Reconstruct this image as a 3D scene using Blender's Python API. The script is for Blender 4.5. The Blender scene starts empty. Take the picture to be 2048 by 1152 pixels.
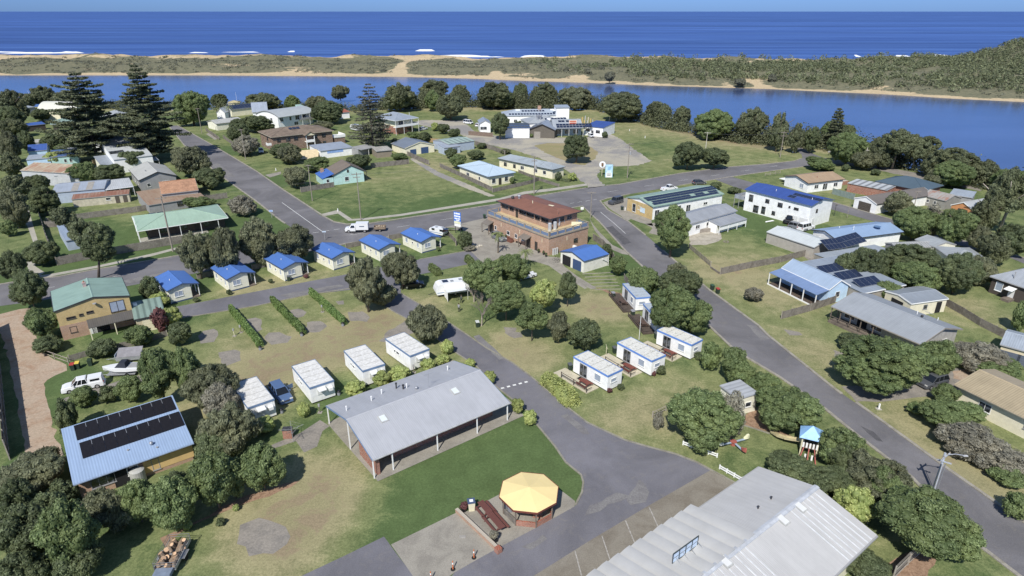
import bpy, bmesh, math, random
from math import sin, cos, tan, atan, atan2, pi, radians, sqrt, hypot, floor
from mathutils import Vector, Matrix, noise
from mathutils.geometry import tessellate_polygon
random.seed(7)
SC = bpy.context.scene
COL = SC.collection
# ---------------------------------------------------------------- camera, sky, sun, exposure
FPX, CAMH = 1285.0, 50.0                      # focal length in photograph pixels, drone height in metres
PT = atan(554/1285)                           # pitch below the horizon
cd = bpy.data.cameras.new('camera'); cam = bpy.data.objects.new('camera', cd); COL.objects.link(cam)
cam.location = (0, 0, CAMH); cam.rotation_euler = (pi/2-PT, 0, 0)
cd.sensor_width = 36; cd.lens = 36*FPX/2048; cd.clip_start = 1; cd.clip_end = 90000
SC.camera = cam
SUN_AZ, SUN_EL = radians(73), radians(47)     # direction in which shadows fall, height of the sun
W = bpy.data.worlds.new('World'); SC.world = W; W.use_nodes = True
nt = W.node_tree; bg = nt.nodes['Background']; sk = nt.nodes.new('ShaderNodeTexSky')
sk.sky_type = 'NISHITA'; sk.sun_disc = False; sk.sun_elevation = SUN_EL
sx, sy = -cos(SUN_AZ), -sin(SUN_AZ)
sk.sun_rotation = atan2(sx, sy); sk.altitude = 50; sk.air_density = 1.0; sk.dust_density = 0.3; sk.ozone_density = 3.0
tcw = nt.nodes.new('ShaderNodeTexCoord'); sp = nt.nodes.new('ShaderNodeSeparateXYZ'); nt.links.new(tcw.outputs['Generated'], sp.inputs[0])
mr = nt.nodes.new('ShaderNodeMapRange'); mr.interpolation_type = 'SMOOTHSTEP'; nt.links.new(sp.outputs[2], mr.inputs[0]); mr.inputs[1].default_value = -0.02; mr.inputs[2].default_value = 0.45; mr.inputs[3].default_value = 1; mr.inputs[4].default_value = 0
mx = nt.nodes.new('ShaderNodeMix'); mx.data_type = 'RGBA'; mx.blend_type = 'MULTIPLY'; nt.links.new(mr.outputs[0], mx.inputs[0]); nt.links.new(sk.outputs[0], mx.inputs[6]); mx.inputs[7].default_value = (0.27, 0.50, 1.22, 1)   # clear blue down to the horizon
nt.links.new(mx.outputs[2], bg.inputs[0]); bg.inputs[1].default_value = 0.085
sd = bpy.data.lights.new('sun', 'SUN'); sd.energy = 3.9; sd.angle = radians(0.53); sd.color = (1, 0.965, 0.90)
sun = bpy.data.objects.new('sun', sd); COL.objects.link(sun)
sun.rotation_euler = Vector((cos(SUN_AZ)*cos(SUN_EL), sin(SUN_AZ)*cos(SUN_EL), -sin(SUN_EL))).to_track_quat('-Z', 'Y').to_euler()
sun.location = (0, -50, 120)
SC.view_settings.view_transform = 'Standard'; SC.view_settings.look = 'None'
SC.view_settings.gamma = 1; SC.view_settings.exposure = 0.35; SC.view_settings.use_curve_mapping = False
SC.render.engine = 'CYCLES'; SC.cycles.max_bounces = 6; SC.cycles.transparent_max_bounces = 6
# ---------------------------------------------------------------- where a point of the photograph stands on a level plane
def P(x, y, z=0.0):
    a = (x-1024)/FPX; b = (576-y)/FPX
    fy = cos(PT)+b*sin(PT); up = b*cos(PT)-sin(PT)
    k = (CAMH-z)/-up
    return Vector((a*k, fy*k, z))
def ppm(p): return FPX/sqrt(p[0]**2+p[1]**2+(CAMH-p[2])**2)     # photograph pixels per metre there
# ---------------------------------------------------------------- objects
def tag(o, label=None, cat=None, group=None, kind=None):
    if label: o['label'] = label
    if cat: o['category'] = cat
    if group: o['group'] = group
    if kind: o['kind'] = kind
    return o
def link(name, me, parent=None, loc=(0,0,0), rz=0.0):
    o = bpy.data.objects.new(name, me); COL.objects.link(o); o.location = loc
    if rz: o.rotation_euler = (0, 0, rz)
    if parent: o.parent = parent
    return o
def thing(name, label, cat, loc, rz=0.0, group=None):
    return tag(link(name, None, None, loc, rz), label, cat, group)
class MB:
    def __init__(s): s.v = []; s.f = []; s.m = []
    def add(s, vs, fs, m=0):
        n = len(s.v); s.v += [tuple(p) for p in vs]; s.f += [tuple(i+n for i in f) for f in fs]; s.m += [m]*len(fs); return s
    def quad(s, a, b, c, d, m=0): return s.add([a,b,c,d], [(0,1,2,3)], m)
    def hexa(s, p, m=0): return s.add(p, [(0,3,2,1),(4,5,6,7),(0,1,5,4),(1,2,6,5),(2,3,7,6),(3,0,4,7)], m)
    def box(s, x0, x1, y0, y1, z0, z1, m=0):
        return s.hexa([(x0,y0,z0),(x1,y0,z0),(x1,y1,z0),(x0,y1,z0),(x0,y0,z1),(x1,y0,z1),(x1,y1,z1),(x0,y1,z1)], m)
    def rbox(s, c, u, l, w, z0, z1, m=0):       # box centred at c, long axis u (2d unit)
        ux, uy = u; vx, vy = -uy, ux; q = []
        for a, b in ((-1,-1),(1,-1),(1,1),(-1,1)): q.append((c[0]+ux*a*l/2+vx*b*w/2, c[1]+uy*a*l/2+vy*b*w/2))
        return s.hexa([(x,y,z0) for x,y in q]+[(x,y,z1) for x,y in q], m)
    def prism(s, poly, z0, z1, m=0):
        n = len(poly); vs = [(x,y,z0) for x,y in poly]+[(x,y,z1) for x,y in poly]
        return s.add(vs, [tuple(range(n-1,-1,-1)), tuple(range(n,2*n))]+[(i,(i+1)%n,(i+1)%n+n,i+n) for i in range(n)], m)
    def slab(s, poly, t, m=0):                  # 3d polygon thickened upward by t
        n = len(poly); vs = [tuple(p) for p in poly]+[(p[0],p[1],p[2]+t) for p in poly]
        return s.add(vs, [tuple(range(n-1,-1,-1)), tuple(range(n,2*n))]+[(i,(i+1)%n,(i+1)%n+n,i+n) for i in range(n)], m)
    def ext(s, prof, axis, a0, a1, m=0):        # 2d profile pulled along x or y ; prof gives (other, z)
        n = len(prof)
        mk = (lambda a, p: (a, p[0], p[1])) if axis == 'x' else (lambda a, p: (p[0], a, p[1]))
        vs = [mk(a0,p) for p in prof]+[mk(a1,p) for p in prof]
        return s.add(vs, [tuple(range(n-1,-1,-1)), tuple(range(n,2*n))]+[(i,(i+1)%n,(i+1)%n+n,i+n) for i in range(n)], m)
    def tube(s, pts, r, n=6, r2=None, m=0, cap=True):
        pts = [Vector(p) for p in pts]; rings = []; k = len(pts)
        for i, p in enumerate(pts):
            d = (pts[min(i+1,k-1)]-pts[max(i-1,0)]).normalized()
            a = d.orthogonal().normalized() if abs(d.z) < 0.99 else Vector((1,0,0)); b = d.cross(a).normalized(); a = b.cross(d)
            rr = r if r2 is None else r+(r2-r)*i/max(1,k-1)
            rings.append([p+a*rr*cos(2*pi*j/n)+b*rr*sin(2*pi*j/n) for j in range(n)])
        vs = [q for ring in rings for q in ring]; fs = []
        for i in range(k-1):
            for j in range(n): fs.append((i*n+j, i*n+(j+1)%n, (i+1)*n+(j+1)%n, (i+1)*n+j))
        if cap: fs += [tuple(range(n-1,-1,-1)), tuple(range((k-1)*n, k*n))]
        return s.add(vs, fs, m)
    def lathe(s, prof, cx=0, cy=0, n=12, m=0):  # prof of (r, z)
        vs = [(cx+r*cos(2*pi*j/n), cy+r*sin(2*pi*j/n), z) for r, z in prof for j in range(n)]; fs = []
        for i in range(len(prof)-1):
            for j in range(n): fs.append((i*n+j, i*n+(j+1)%n, (i+1)*n+(j+1)%n, (i+1)*n+j))
        fs += [tuple(range(n-1,-1,-1)), tuple(range((len(prof)-1)*n, len(prof)*n))]
        return s.add(vs, fs, m)
    def mesh(s, name, mats, smooth=False):
        me = bpy.data.meshes.new(name); me.from_pydata(s.v, [], s.f)
        if not isinstance(mats, (list, tuple)): mats = [mats]
        for q in mats: me.materials.append(q)
        if len(mats) > 1: me.polygons.foreach_set('material_index', s.m)
        if smooth: me.polygons.foreach_set('use_smooth', [True]*len(me.polygons))
        me.update(); return me
    def build(s, name, mats, parent=None, loc=(0,0,0), rz=0.0, smooth=False):
        return link(name, s.mesh(name, mats, smooth), parent, loc, rz)
# ---------------------------------------------------------------- materials
class NT:
    def __init__(s, name, rough=0.8, spec=0.3, metal=0.0):
        s.mat = bpy.data.materials.new(name); s.mat.use_nodes = True; s.t = s.mat.node_tree; s.n = s.t.nodes
        s.b = s.n['Principled BSDF']; s.b.inputs['Roughness'].default_value = rough; s.b.inputs['Metallic'].default_value = metal
        s.b.inputs['Specular IOR Level'].default_value = spec; s.co = s.n.new('ShaderNodeTexCoord').outputs['Object']
    def L(s, a, b): s.t.links.new(a, b)
    def put(s, v, inp):
        if hasattr(v, 'links') or isinstance(v, bpy.types.NodeSocket): s.L(v, inp)
        else: inp.default_value = v if not (isinstance(v, tuple) and len(v) == 3 and len(inp.default_value) == 4) else (*v, 1)
    def scale(s, v, co=None):
        n = s.n.new('ShaderNodeVectorMath'); n.operation = 'MULTIPLY'; s.L(co or s.co, n.inputs[0]); n.inputs[1].default_value = v; return n.outputs[0]
    def noise(s, sc, det=4, rough=0.6, co=None, dist=0.0):
        n = s.n.new('ShaderNodeTexNoise'); n.inputs['Scale'].default_value = sc; n.inputs['Detail'].default_value = det
        n.inputs['Roughness'].default_value = rough; n.inputs['Distortion'].default_value = dist; s.L(co or s.co, n.inputs['Vector']); return n.outputs['Fac']
    def voro(s, sc, co=None, f='F1'):
        n = s.n.new('ShaderNodeTexVoronoi'); n.inputs['Scale'].default_value = sc; s.L(co or s.co, n.inputs['Vector']); return n
    def math(s, op, a, b=0.0, c=0.0):
        n = s.n.new('ShaderNodeMath'); n.operation = op; s.put(a, n.inputs[0]); s.put(b, n.inputs[1]); s.put(c, n.inputs[2]); return n.outputs[0]
    def rng(s, v, a, b, c=0.0, d=1.0, smooth=True):
        n = s.n.new('ShaderNodeMapRange'); s.L(v, n.inputs[0]); n.interpolation_type = 'SMOOTHSTEP' if smooth else 'LINEAR'
        for i, q in enumerate((a,b,c,d)): n.inputs[i+1].default_value = q
        return n.outputs[0]
    def mix(s, f, a, b, mode='MIX'):
        n = s.n.new('ShaderNodeMix'); n.data_type = 'RGBA'; n.blend_type = mode; s.put(f, n.inputs[0]); s.put(a, n.inputs[6]); s.put(b, n.inputs[7]); return n.outputs[2]
    def mul(s, c, v):                            # colour times value
        n = s.n.new('ShaderNodeVectorMath'); n.operation = 'SCALE'
        if isinstance(c, tuple): n.inputs[0].default_value = c[:3]
        else: s.L(c, n.inputs[0])
        s.put(v, n.inputs['Scale']); return n.outputs[0]
    def xyz(s, co=None):
        n = s.n.new('ShaderNodeSeparateXYZ'); s.L(co or s.co, n.inputs[0]); return n.outputs
    def attr(s, a):
        n = s.n.new('ShaderNodeAttribute'); n.attribute_name = a; return n.outputs['Fac']
    def rand(s): return s.n.new('ShaderNodeObjectInfo').outputs['Random']
    def color(s, c): s.put(c, s.b.inputs['Base Color']); return s
    def bump(s, h, st=0.3, d=0.05):
        n = s.n.new('ShaderNodeBump'); n.inputs['Strength'].default_value = st; n.inputs['Distance'].default_value = d
        s.L(h, n.inputs['Height']); s.L(n.outputs[0], s.b.inputs['Normal']); return s
MC = {}
def mat_plain(name, col, rough=0.75, var=0.18, sc=1.3, spec=0.3, metal=0.0, dirt=0.0):
    if name in MC: return MC[name]
    t = NT(name, rough, spec, metal)
    a = t.rng(t.noise(sc, 5, 0.65), 0.25, 0.75, 1-var, 1+var)
    c = t.mul(col, a)
    if dirt: c = t.mix(t.rng(t.noise(sc*0.6, 6, 0.7, dist=0.4), 0.52, 0.72, 0, dirt), c, (0.16, 0.13, 0.09))
    t.color(c); MC[name] = t.mat; return t.mat
def mat_roof(name, col, axis='x', pitch=0.3, rough=0.5, spec=0.35, rust=0.0, dirt=0.25, rib=0.12, metal=0.0, rcol=(0.30,0.12,0.05)):
    key = name+'_'+axis
    if key in MC: return MC[key]
    col = tuple(q*0.8 for q in col); t = NT(key, rough, spec, metal); X = t.xyz(); c1 = X[0] if axis == 'x' else X[1]
    w = t.math('SINE', t.math('MULTIPLY', c1, 2*pi/pitch)); w = t.rng(w, -1, 1, 0, 1, False)
    st = (2.5, 0.22, 0.3) if axis == 'x' else (0.22, 2.5, 0.3)
    streak = t.noise(1.0, 5, 0.7, t.scale(st)); blot = t.noise(0.35, 5, 0.7)
    c = t.mul(col, t.math('MULTIPLY', t.rng(streak, 0.25, 0.8, 1.08, 1-dirt*0.5), t.rng(w, 0.05, 0.6, 1-rib, 1.0)))
    c = t.mul(c, t.rng(blot, 0.3, 0.75, 1.06, 1-dirt*0.45))
    c = t.mix(t.rng(t.math('ADD', t.math('MULTIPLY', streak, 0.6), t.math('MULTIPLY', blot, 0.5)), 0.63-0.3*rust, 0.72-0.2*rust, 0, min(1, 0.25+rust) if rust else 0.0), c, rcol)
    t.color(c); t.bump(w, 0.5, 0.02); MC[key] = t.mat; return t.mat
def mat_tile(name, col, col2):
    if name in MC: return MC[name]
    t = NT(name, 0.85, 0.2); X = t.xyz()
    b = t.n.new('ShaderNodeTexBrick'); t.L(t.scale((1,1,1)), b.inputs['Vector']); b.inputs['Scale'].default_value = 1.0
    b.inputs['Brick Width'].default_value = 0.33; b.inputs['Row Height'].default_value = 0.34; b.inputs['Mortar Size'].default_value = 0.035; b.inputs['Mortar Smooth'].default_value = 1
    b.inputs['Color1'].default_value = (*col, 1); b.inputs['Color2'].default_value = (*col2, 1); b.inputs['Mortar'].default_value = (*[q*0.55 for q in col], 1)
    c = t.mul(b.outputs[0], t.rng(t.noise(0.5, 6, 0.7), 0.3, 0.75, 1.2, 0.72)); t.color(c); t.bump(b.outputs[1], -0.4, 0.03)
    MC[name] = t.mat; return t.mat
def mat_brick(name, col, col2, mort=(0.45,0.40,0.33)):
    if name in MC: return MC[name]
    t = NT(name, 0.9, 0.15); X = t.xyz(); cb = t.n.new('ShaderNodeCombineXYZ')
    t.L(t.math('ADD', X[0], X[1]), cb.inputs[0]); t.L(X[2], cb.inputs[1])
    b = t.n.new('ShaderNodeTexBrick'); t.L(cb.outputs[0], b.inputs['Vector']); b.inputs['Scale'].default_value = 1.0
    b.inputs['Brick Width'].default_value = 0.24; b.inputs['Row Height'].default_value = 0.086; b.inputs['Mortar Size'].default_value = 0.01
    b.inputs['Color1'].default_value = (*col, 1); b.inputs['Color2'].default_value = (*col2, 1); b.inputs['Mortar'].default_value = (*mort, 1)
    t.color(t.mul(b.outputs[0], t.rng(t.noise(0.7, 6, 0.7), 0.3, 0.75, 1.12, 0.85))); t.bump(b.outputs[1], -0.3, 0.01)
    MC[name] = t.mat; return t.mat
def mat_board(name, col, pitch=0.2, vert=False, rough=0.65, rib=0.25, var=0.1):
    if name in MC: return MC[name]
    t = NT(name, rough, 0.3); X = t.xyz()
    c1 = t.math('ADD', X[0], X[1]) if vert else X[2]
    w = t.math('FRACT', t.math('DIVIDE', c1, pitch)); line = t.rng(w, 0.0, 0.14, 1-rib, 1)
    t.color(t.mul(t.mul(col, line), t.rng(t.noise(1.1, 5, 0.7), 0.3, 0.75, 1+var, 1-var))); t.bump(w, 0.3, 0.02); MC[name] = t.mat; return t.mat
def mat_leaf(name, c1, c2, trans=0.32, sun=0.0):
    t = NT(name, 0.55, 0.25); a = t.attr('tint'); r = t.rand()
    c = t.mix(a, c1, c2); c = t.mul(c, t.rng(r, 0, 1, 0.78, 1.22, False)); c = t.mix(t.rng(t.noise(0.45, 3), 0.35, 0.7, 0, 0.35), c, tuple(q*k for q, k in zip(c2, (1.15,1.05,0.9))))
    t.color(c); tr = t.n.new('ShaderNodeBsdfTranslucent'); t.L(c, tr.inputs[0]); m = t.n.new('ShaderNodeMixShader'); m.inputs[0].default_value = trans
    t.L(t.b.outputs[0], m.inputs[1]); t.L(tr.outputs[0], m.inputs[2]); t.L(m.outputs[0], t.n['Material Output'].inputs[0]); MC[name] = t.mat; return t.mat
# ground surfaces (world coordinates: every such object sits at the origin)
def mat_grass():
    t = NT('grass_turf', 0.9, 0.1); d = t.attr('dry')
    n1 = t.noise(0.055, 5, 0.62, dist=0.3); n2 = t.noise(0.33, 6, 0.7, dist=0.5); n3 = t.noise(3.5, 4, 0.7); n4 = t.noise(14, 2, 0.6)
    s = t.math('ADD', t.math('MULTIPLY', n1, 0.55), t.math('MULTIPLY', n2, 0.45)); s = t.math('ADD', s, t.math('MULTIPLY', t.math('SUBTRACT', n3, 0.5), 0.22))
    s = t.math('ADD', s, t.math('MULTIPLY', t.math('SUBTRACT', d, 0.5), 0.62))
    g = t.mix(t.rng(s, 0.30, 0.52), (0.118,0.172,0.066), (0.240,0.268,0.118)); g = t.mix(t.rng(s, 0.48, 0.72), g, (0.385,0.350,0.195))
    bare = t.rng(t.math('ADD', s, t.math('MULTIPLY', n2, 0.35)), 0.93, 1.05, 0, 0.75); g = t.mix(bare, g, (0.30,0.23,0.155))
    g = t.mul(g, t.math('MULTIPLY', t.rng(n3, 0.25, 0.8, 0.66, 0.98), t.math('MULTIPLY', t.rng(n2, 0.28, 0.72, 0.86, 1.13), t.rng(n4, 0.25, 0.75, 0.82, 1.16))))
    t.color(g); t.bump(n3, 0.5, 0.08); return t.mat
def mat_asphalt(name, col, warm=(0.20,0.18,0.16)):
    col, warm = tuple(q*0.8 for q in col), tuple(q*0.8 for q in warm); t = NT(name, 0.85, 0.25); n1 = t.noise(0.09, 5, 0.65, dist=0.6); n2 = t.noise(0.8, 6, 0.75, dist=0.8); n3 = t.noise(9, 3, 0.8)
    c = t.mul(col, t.rng(n1, 0.3, 0.7, 0.80, 1.2)); c = t.mix(t.rng(n2, 0.50, 0.72, 0, 0.5), c, warm); c = t.mul(c, t.rng(n3, 0.25, 0.75, 0.84, 1.16))
    c = t.mix(t.rng(t.noise(0.28, 7, 0.8, dist=1.5), 0.60, 0.66, 0, 0.22), c, tuple(q*0.62 for q in col)); t.color(c); t.bump(n3, 0.3, 0.02); return t.mat
def mat_stone(name, col, col2, sc=0.5, fine=9, joints=0.0, rough=0.9, lo=0.4, hi=0.65):
    if 'white' not in name: col, col2 = tuple(q*0.8 for q in col), tuple(q*0.8 for q in col2)
    t = NT(name, rough, 0.2); n1 = t.noise(sc, 6, 0.7, dist=0.5); n2 = t.noise(fine, 3, 0.8)
    c = t.mix(t.rng(n1, lo, hi), col, col2); c = t.mul(c, t.rng(n2, 0.25, 0.75, 0.8, 1.18)); t.color(c); t.bump(n2, 0.35, 0.02); return t.mat
GRASS = mat_grass()
ASPH = mat_asphalt('asphalt', (0.205,0.198,0.208), (0.26,0.24,0.215)); ASPB = mat_asphalt('bluish_asphalt', (0.205,0.200,0.222), (0.27,0.25,0.235))
CONC = mat_stone('concrete', (0.40,0.37,0.315), (0.31,0.285,0.245), 0.35)
CONC2 = mat_stone('stained_concrete', (0.315,0.285,0.235), (0.225,0.195,0.155), 0.22, lo=0.35, hi=0.7)
PATHM = mat_stone('pale_concrete', (0.52,0.49,0.42), (0.43,0.41,0.35), 0.4)
GRAV = mat_stone('gravel', (0.36,0.325,0.28), (0.26,0.24,0.215), 0.5, 4, lo=0.35, hi=0.7)
GRAVP = mat_stone('car_park_gravel', (0.50,0.46,0.37), (0.33,0.315,0.30), 0.045, 2.5, lo=0.42, hi=0.58)
DIRT = mat_stone('orange_dirt', (0.52,0.41,0.31), (0.42,0.28,0.19), 0.4, 3, lo=0.4, hi=0.75)
BARK = mat_stone('wood_chip', (0.42,0.28,0.19), (0.27,0.17,0.11), 2.5, 8)
LINE = mat_plain('road_paint', (0.72,0.72,0.70), 0.8, 0.15)
DARK = mat_plain('painted_doorway_shade', (0.02,0.02,0.022), 0.9, 0.1)  # near-black colour painting the shade inside open doorways
WHITE = mat_plain('white_paint', (0.86,0.86,0.84), 0.55, 0.05); CREAM = mat_plain('cream_paint', (0.76,0.70,0.50), 0.6, 0.05)
TRIM = mat_plain('grey_trim', (0.34,0.34,0.34), 0.5, 0.08); DTRIM = mat_plain('dark_trim', (0.05,0.05,0.055), 0.5, 0.08)
STEEL = mat_plain('galvanised_steel', (0.42,0.43,0.45), 0.45, 0.12, metal=0.5); BLACKP = mat_plain('black_plastic', (0.018,0.018,0.02), 0.45, 0.1)
RUBBER = mat_plain('rubber', (0.02,0.02,0.02), 0.85, 0.1); REDP = mat_plain('red_paint', (0.45,0.05,0.04), 0.5, 0.08)
TIMBER = mat_stone('weathered_timber', (0.26,0.215,0.175), (0.17,0.14,0.12), 1.2, 7); POSTM = mat_stone('bleached_post', (0.50,0.45,0.38), (0.38,0.34,0.29), 1.5, 7); TIMB2 = mat_stone('grey_paling', (0.30,0.272,0.24), (0.19,0.17,0.148), 0.8, 6)
POLEM = mat_stone('grey_pole', (0.40,0.355,0.30), (0.30,0.26,0.22), 1.5, 7); REDW = mat_plain('red_brown_stain', (0.19,0.062,0.045), 0.55, 0.15)
TRUNK = mat_stone('tree_bark', (0.23,0.19,0.15), (0.12,0.10,0.085), 2.0, 9); PALETR = mat_stone('pale_bark', (0.52,0.46,0.38), (0.33,0.28,0.22), 1.0, 6)
def glass():
    t = NT('window_glass', 0.08, 0.9); t.color(t.mix(t.rng(t.noise(0.9, 2), 0.42, 0.6), (0.015,0.017,0.02), (0.10,0.115,0.14))); return t.mat
GLASS = glass()
CURT = mat_board('curtained_glass', (0.33,0.38,0.46), 0.16, True, 0.2, 0.3)
def solar_mat():
    t = NT('solar_cells', 0.14, 0.7); X = t.xyz(); fx = t.math('FRACT', t.math('DIVIDE', X[0], 0.25)); fy = t.math('FRACT', t.math('DIVIDE', X[1], 0.25))
    m = t.math('MULTIPLY', t.rng(fx, 0, 0.08), t.rng(fy, 0, 0.08)); t.color(t.mix(m, (0.10,0.12,0.16), (0.013,0.02,0.05))); return t.mat
SOLAR = solar_mat()
# ================================================================ SETTING: water, ground, sandbar, roads
WL = -1.0
def interp(t, x):
    if x <= t[0][0]: return t[0][1]
    for (a, b), (c, d) in zip(t, t[1:]):
        if x <= c: return b+(d-b)*(x-a)/(c-a)
    return t[-1][1]
def wline(pts, z=0.0): return sorted((P(x, y, z).x, P(x, y, z).y) for x, y in pts)
SHORE = wline([(-500,214),(0,213),(400,219),(700,222),(900,214),(1190,219),(1310,254),(1380,266),(1470,284),(1590,292),(1700,308),(1800,335),(1900,362),(2048,398),(2400,520)], WL)
NEARB = wline([(-600,149),(0,150),(400,150),(700,152),(810,153),(960,157),(1024,160),(1180,165),(1300,170),(1536,177),(1640,182),(1760,187),(1900,196),(2048,203),(2400,222)], WL)
CREST = wline([(-600,112),(0,112.5),(1000,116),(1300,118),(1536,119.5),(1800,120.5),(2048,121),(2500,122)], 7)
def smooth(a, b, x):
    t = max(0.0, min(1.0, (x-a)/(b-a))); return t*t*(3-2*t)
def water_mat(name, c1, c2, sx, sy, rough, bump=0.25, spec=0.5):
    t = NT(name, rough, spec); v = t.scale((sx, sy, 1)); n = t.noise(1.0, 6, 0.62, v, 0.2); m = t.noise(0.22, 5, 0.65, t.scale((0.35, 1, 1)))
    big = t.noise(1.0, 3, 0.5, t.scale((sx*0.12, sy*0.15, 1)))
    c = t.mix(t.rng(n, 0.36, 0.66), c1, c2); c = t.mul(c, t.rng(big, 0.3, 0.7, 0.62, 0.98)); t.color(c); t.bump(m, bump, 0.5); return t.mat
def sheet(name, z, x0, x1, y0, y1, m):
    o = MB().quad((x0,y0,z),(x1,y0,z),(x1,y1,z),(x0,y1,z)).build(name, m); return tag(o, kind='structure')
sheet('sea', WL, -60000, 60000, 640, 70000, water_mat('sea_water', (0.038,0.090,0.315), (0.086,0.175,0.47), 0.0022, 0.030, 0.45, 0.6, 0.2))
sheet('river', WL-0.004, -1500, 1500, 90, 655, water_mat('river_water', (0.050,0.085,0.205), (0.072,0.112,0.250), 0.012, 0.03, 0.17, 0.06, 0.5))
# ---- town ground: one sheet that dips under the river
DRY = [(900,1000,9,-.42),(1080,920,10,-.40),(985,870,8,-.22),(1130,960,5,-.35),(820,1060,7,-.28),(650,950,6,.42),(600,1100,8,.25),(700,1010,5,.3),(560,870,5,-.35),(480,800,8,.35),(560,720,12,.4),(660,700,9,.5),(760,640,7,.4),(700,790,4,-.5),(640,770,4,-.4),
 (470,1000,5,.2),(560,1060,4,.5),(300,830,7,.1),(130,760,4,-.4),(250,830,6,-.1),(860,610,5,.3),(1000,680,6,.45),(1060,720,6,.35),(1180,600,6,.3),(1215,620,5,.35),(1230,760,6,-.2),(1330,780,8,.25),(1200,860,7,.4),(1290,840,6,.2),(1470,900,6,.2),(1500,930,6,-.35),(1560,890,5,.1),
 (1700,720,9,.15),(1600,690,7,.2),(1800,850,7,.35),(1920,930,8,.25),(2000,1000,7,.35),(1860,1130,7,.1),(1950,1120,6,-.1),(1980,650,8,.15),(1900,600,5,.3),(1600,600,10,.25),(1520,560,9,.2),(1430,540,7,.35),(1480,500,9,.15),(1560,480,6,-.35),(1500,440,9,-.3),(1250,520,6,-.6),(1290,440,6,-.3),
 (800,360,18,.12),(760,400,10,-.1),(900,400,9,-.1),(640,390,6,-.2),(560,360,6,-.5),(450,300,8,-.4),(700,430,5,-.2),(880,420,12,-.35),(1010,410,8,-.3),(350,520,22,-.6),(150,560,14,-.7),(240,540,14,-.7),(440,500,12,-.6),(20,470,10,-.1),(80,460,5,.1),(140,440,6,-.2),(270,420,9,.1),(440,540,9,.25),(540,570,9,.3),(630,550,9,.2),(720,530,7,0),(450,590,6,.2),(860,525,7,-.2),
 (1300,270,40,.22),(1450,280,35,.15),(1280,290,18,-.3),(1350,350,14,0),(1230,345,10,-.2),(1170,230,25,.1),(960,215,20,.3),(1130,300,12,.45),(870,300,14,.1),(880,330,9,.2),(1040,360,8,-.1),(1700,340,14,0),(1680,385,10,.1),(1580,420,8,.1),(1860,360,20,.1),(1900,385,10,-.3),(1960,520,12,0),(470,560,5,.3),(60,940,5,-.2),(100,950,4,-.4)]
DW = []
for x, y, r, v in DRY:
    p = P(x, y); DW.append((p.x, p.y, r*(1+p.y*0.0012), v))
def steps(lo, a, b, hi, fine, coarse):
    r = []; x = lo
    while x < a: r.append(x); x += max(coarse*min(1, (a-x)/80+0.15), fine)
    x = a
    while x < b: r.append(x); x += fine
    while x <= hi: r.append(x); x += max(coarse*min(1, (x-b)/80+0.15), fine)
    return r
xs = steps(-900, -150, 190, 1000, 2.2, 30); ys = steps(-60, 36, 300, 520, 2.2, 12)
vs = []; fs = []; dry = []
for y in ys:
    for x in xs:
        s = interp(SHORE, x)-y; z = -3+3*smooth(-8, 5, s) if s < 5 else 0.0
        if s > 5: z += 0.0
        vs.append((x, y, z)); d = 0.40
        if s < 16: d += 0.3
        for bx, by, br, bv in DW:
            q = ((x-bx)**2+(y-by)**2)/(br*br)
            if q < 6: d += bv*math.exp(-q)
        dry.append(max(0.09, min(1, d)))
nx = len(xs)
for j in range(len(ys)-1):
    for i in range(nx-1): fs.append((j*nx+i, j*nx+i+1, (j+1)*nx+i+1, (j+1)*nx+i))
me = bpy.data.meshes.new('ground'); me.from_pydata(vs, [], fs); me.materials.append(GRASS)
at = me.attributes.new('dry', 'FLOAT', 'POINT'); at.data.foreach_set('value', dry)
tag(link('ground', me), kind='structure')
# ---- sandbar between river and sea
def bar_h(x, y):
    yn, yc = interp(NEARB, x), interp(CREST, x); d = y-yn; Wd = yc-yn; v = d/Wd
    n = noise.fractal(Vector((x*0.018, y*0.03, 0)), 1, 2, 4); n2 = noise.noise(Vector((x*0.012, 7, 0)))
    z = -2.5+1.8*smooth(-12, 0, d)+1.2*smooth(0, 9, d)+(2.6+n2*1.6)*smooth(7, 26, d)
    z += (2.2+2.4*n)*smooth(0.12, 0.4, v)*smooth(9, 40, d); z += 2.2*smooth(0.72, 0.95, v)*(1+0.6*n)
    z -= 11*smooth(8, 62, y-yc)
    hx = (x-560)/84; hy = (y-640)/110; z += 30*math.exp(-(hx*hx+hy*hy))*smooth(20, 120, d)*(1+0.25*n)
    return z, v, d, n
xs = steps(-1500, -560, 620, 1500, 4.5, 40); rows = 74
vs = []; fs = []; veg = []
BLOW = [(800,138,11,9),(815,130,10,8),(790,146,16,7),(930,148,14,5),(990,146,14,4),(1130,158,30,6),(1160,154,20,6),(1060,156,22,5),(1540,170,12,9),(1560,172,16,8),(1600,176,10,5),(1460,163,10,4),(1440,166,9,4),(200,144,20,3),(250,146,20,3)]
BL = [(P(x, y, 3), rx, ry) for x, y, rx, ry in BLOW]
for x in xs:
    yn, yc = interp(NEARB, x), interp(CREST, x)
    for j in range(rows+1):
        y = yn-14+(yc+64-yn+14)*(j/rows); z, v, d, n = bar_h(x, y)
        vs.append((x, y, z)); g = smooth(4-2*smooth(0, 120, x), 10-4*smooth(0, 120, x), d+7*n)*(0.74+0.5*n-0.62*smooth(0.80, 0.97, v)*smooth(420, 250, x))
        for c, rx, ry in BL:
            k = ppm(c); q = ((x-c.x)*k/rx)**2+((y-c.y)/(ry*4.2))**2
            if q < 4: g -= 1.1*math.exp(-q)
        if x > 150: g += 0.3*smooth(150, 300, x)*smooth(12, 30, d)*smooth(1.0, 0.85, v)
        veg.append(max(0, min(1, g)))
k = rows+1
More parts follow.
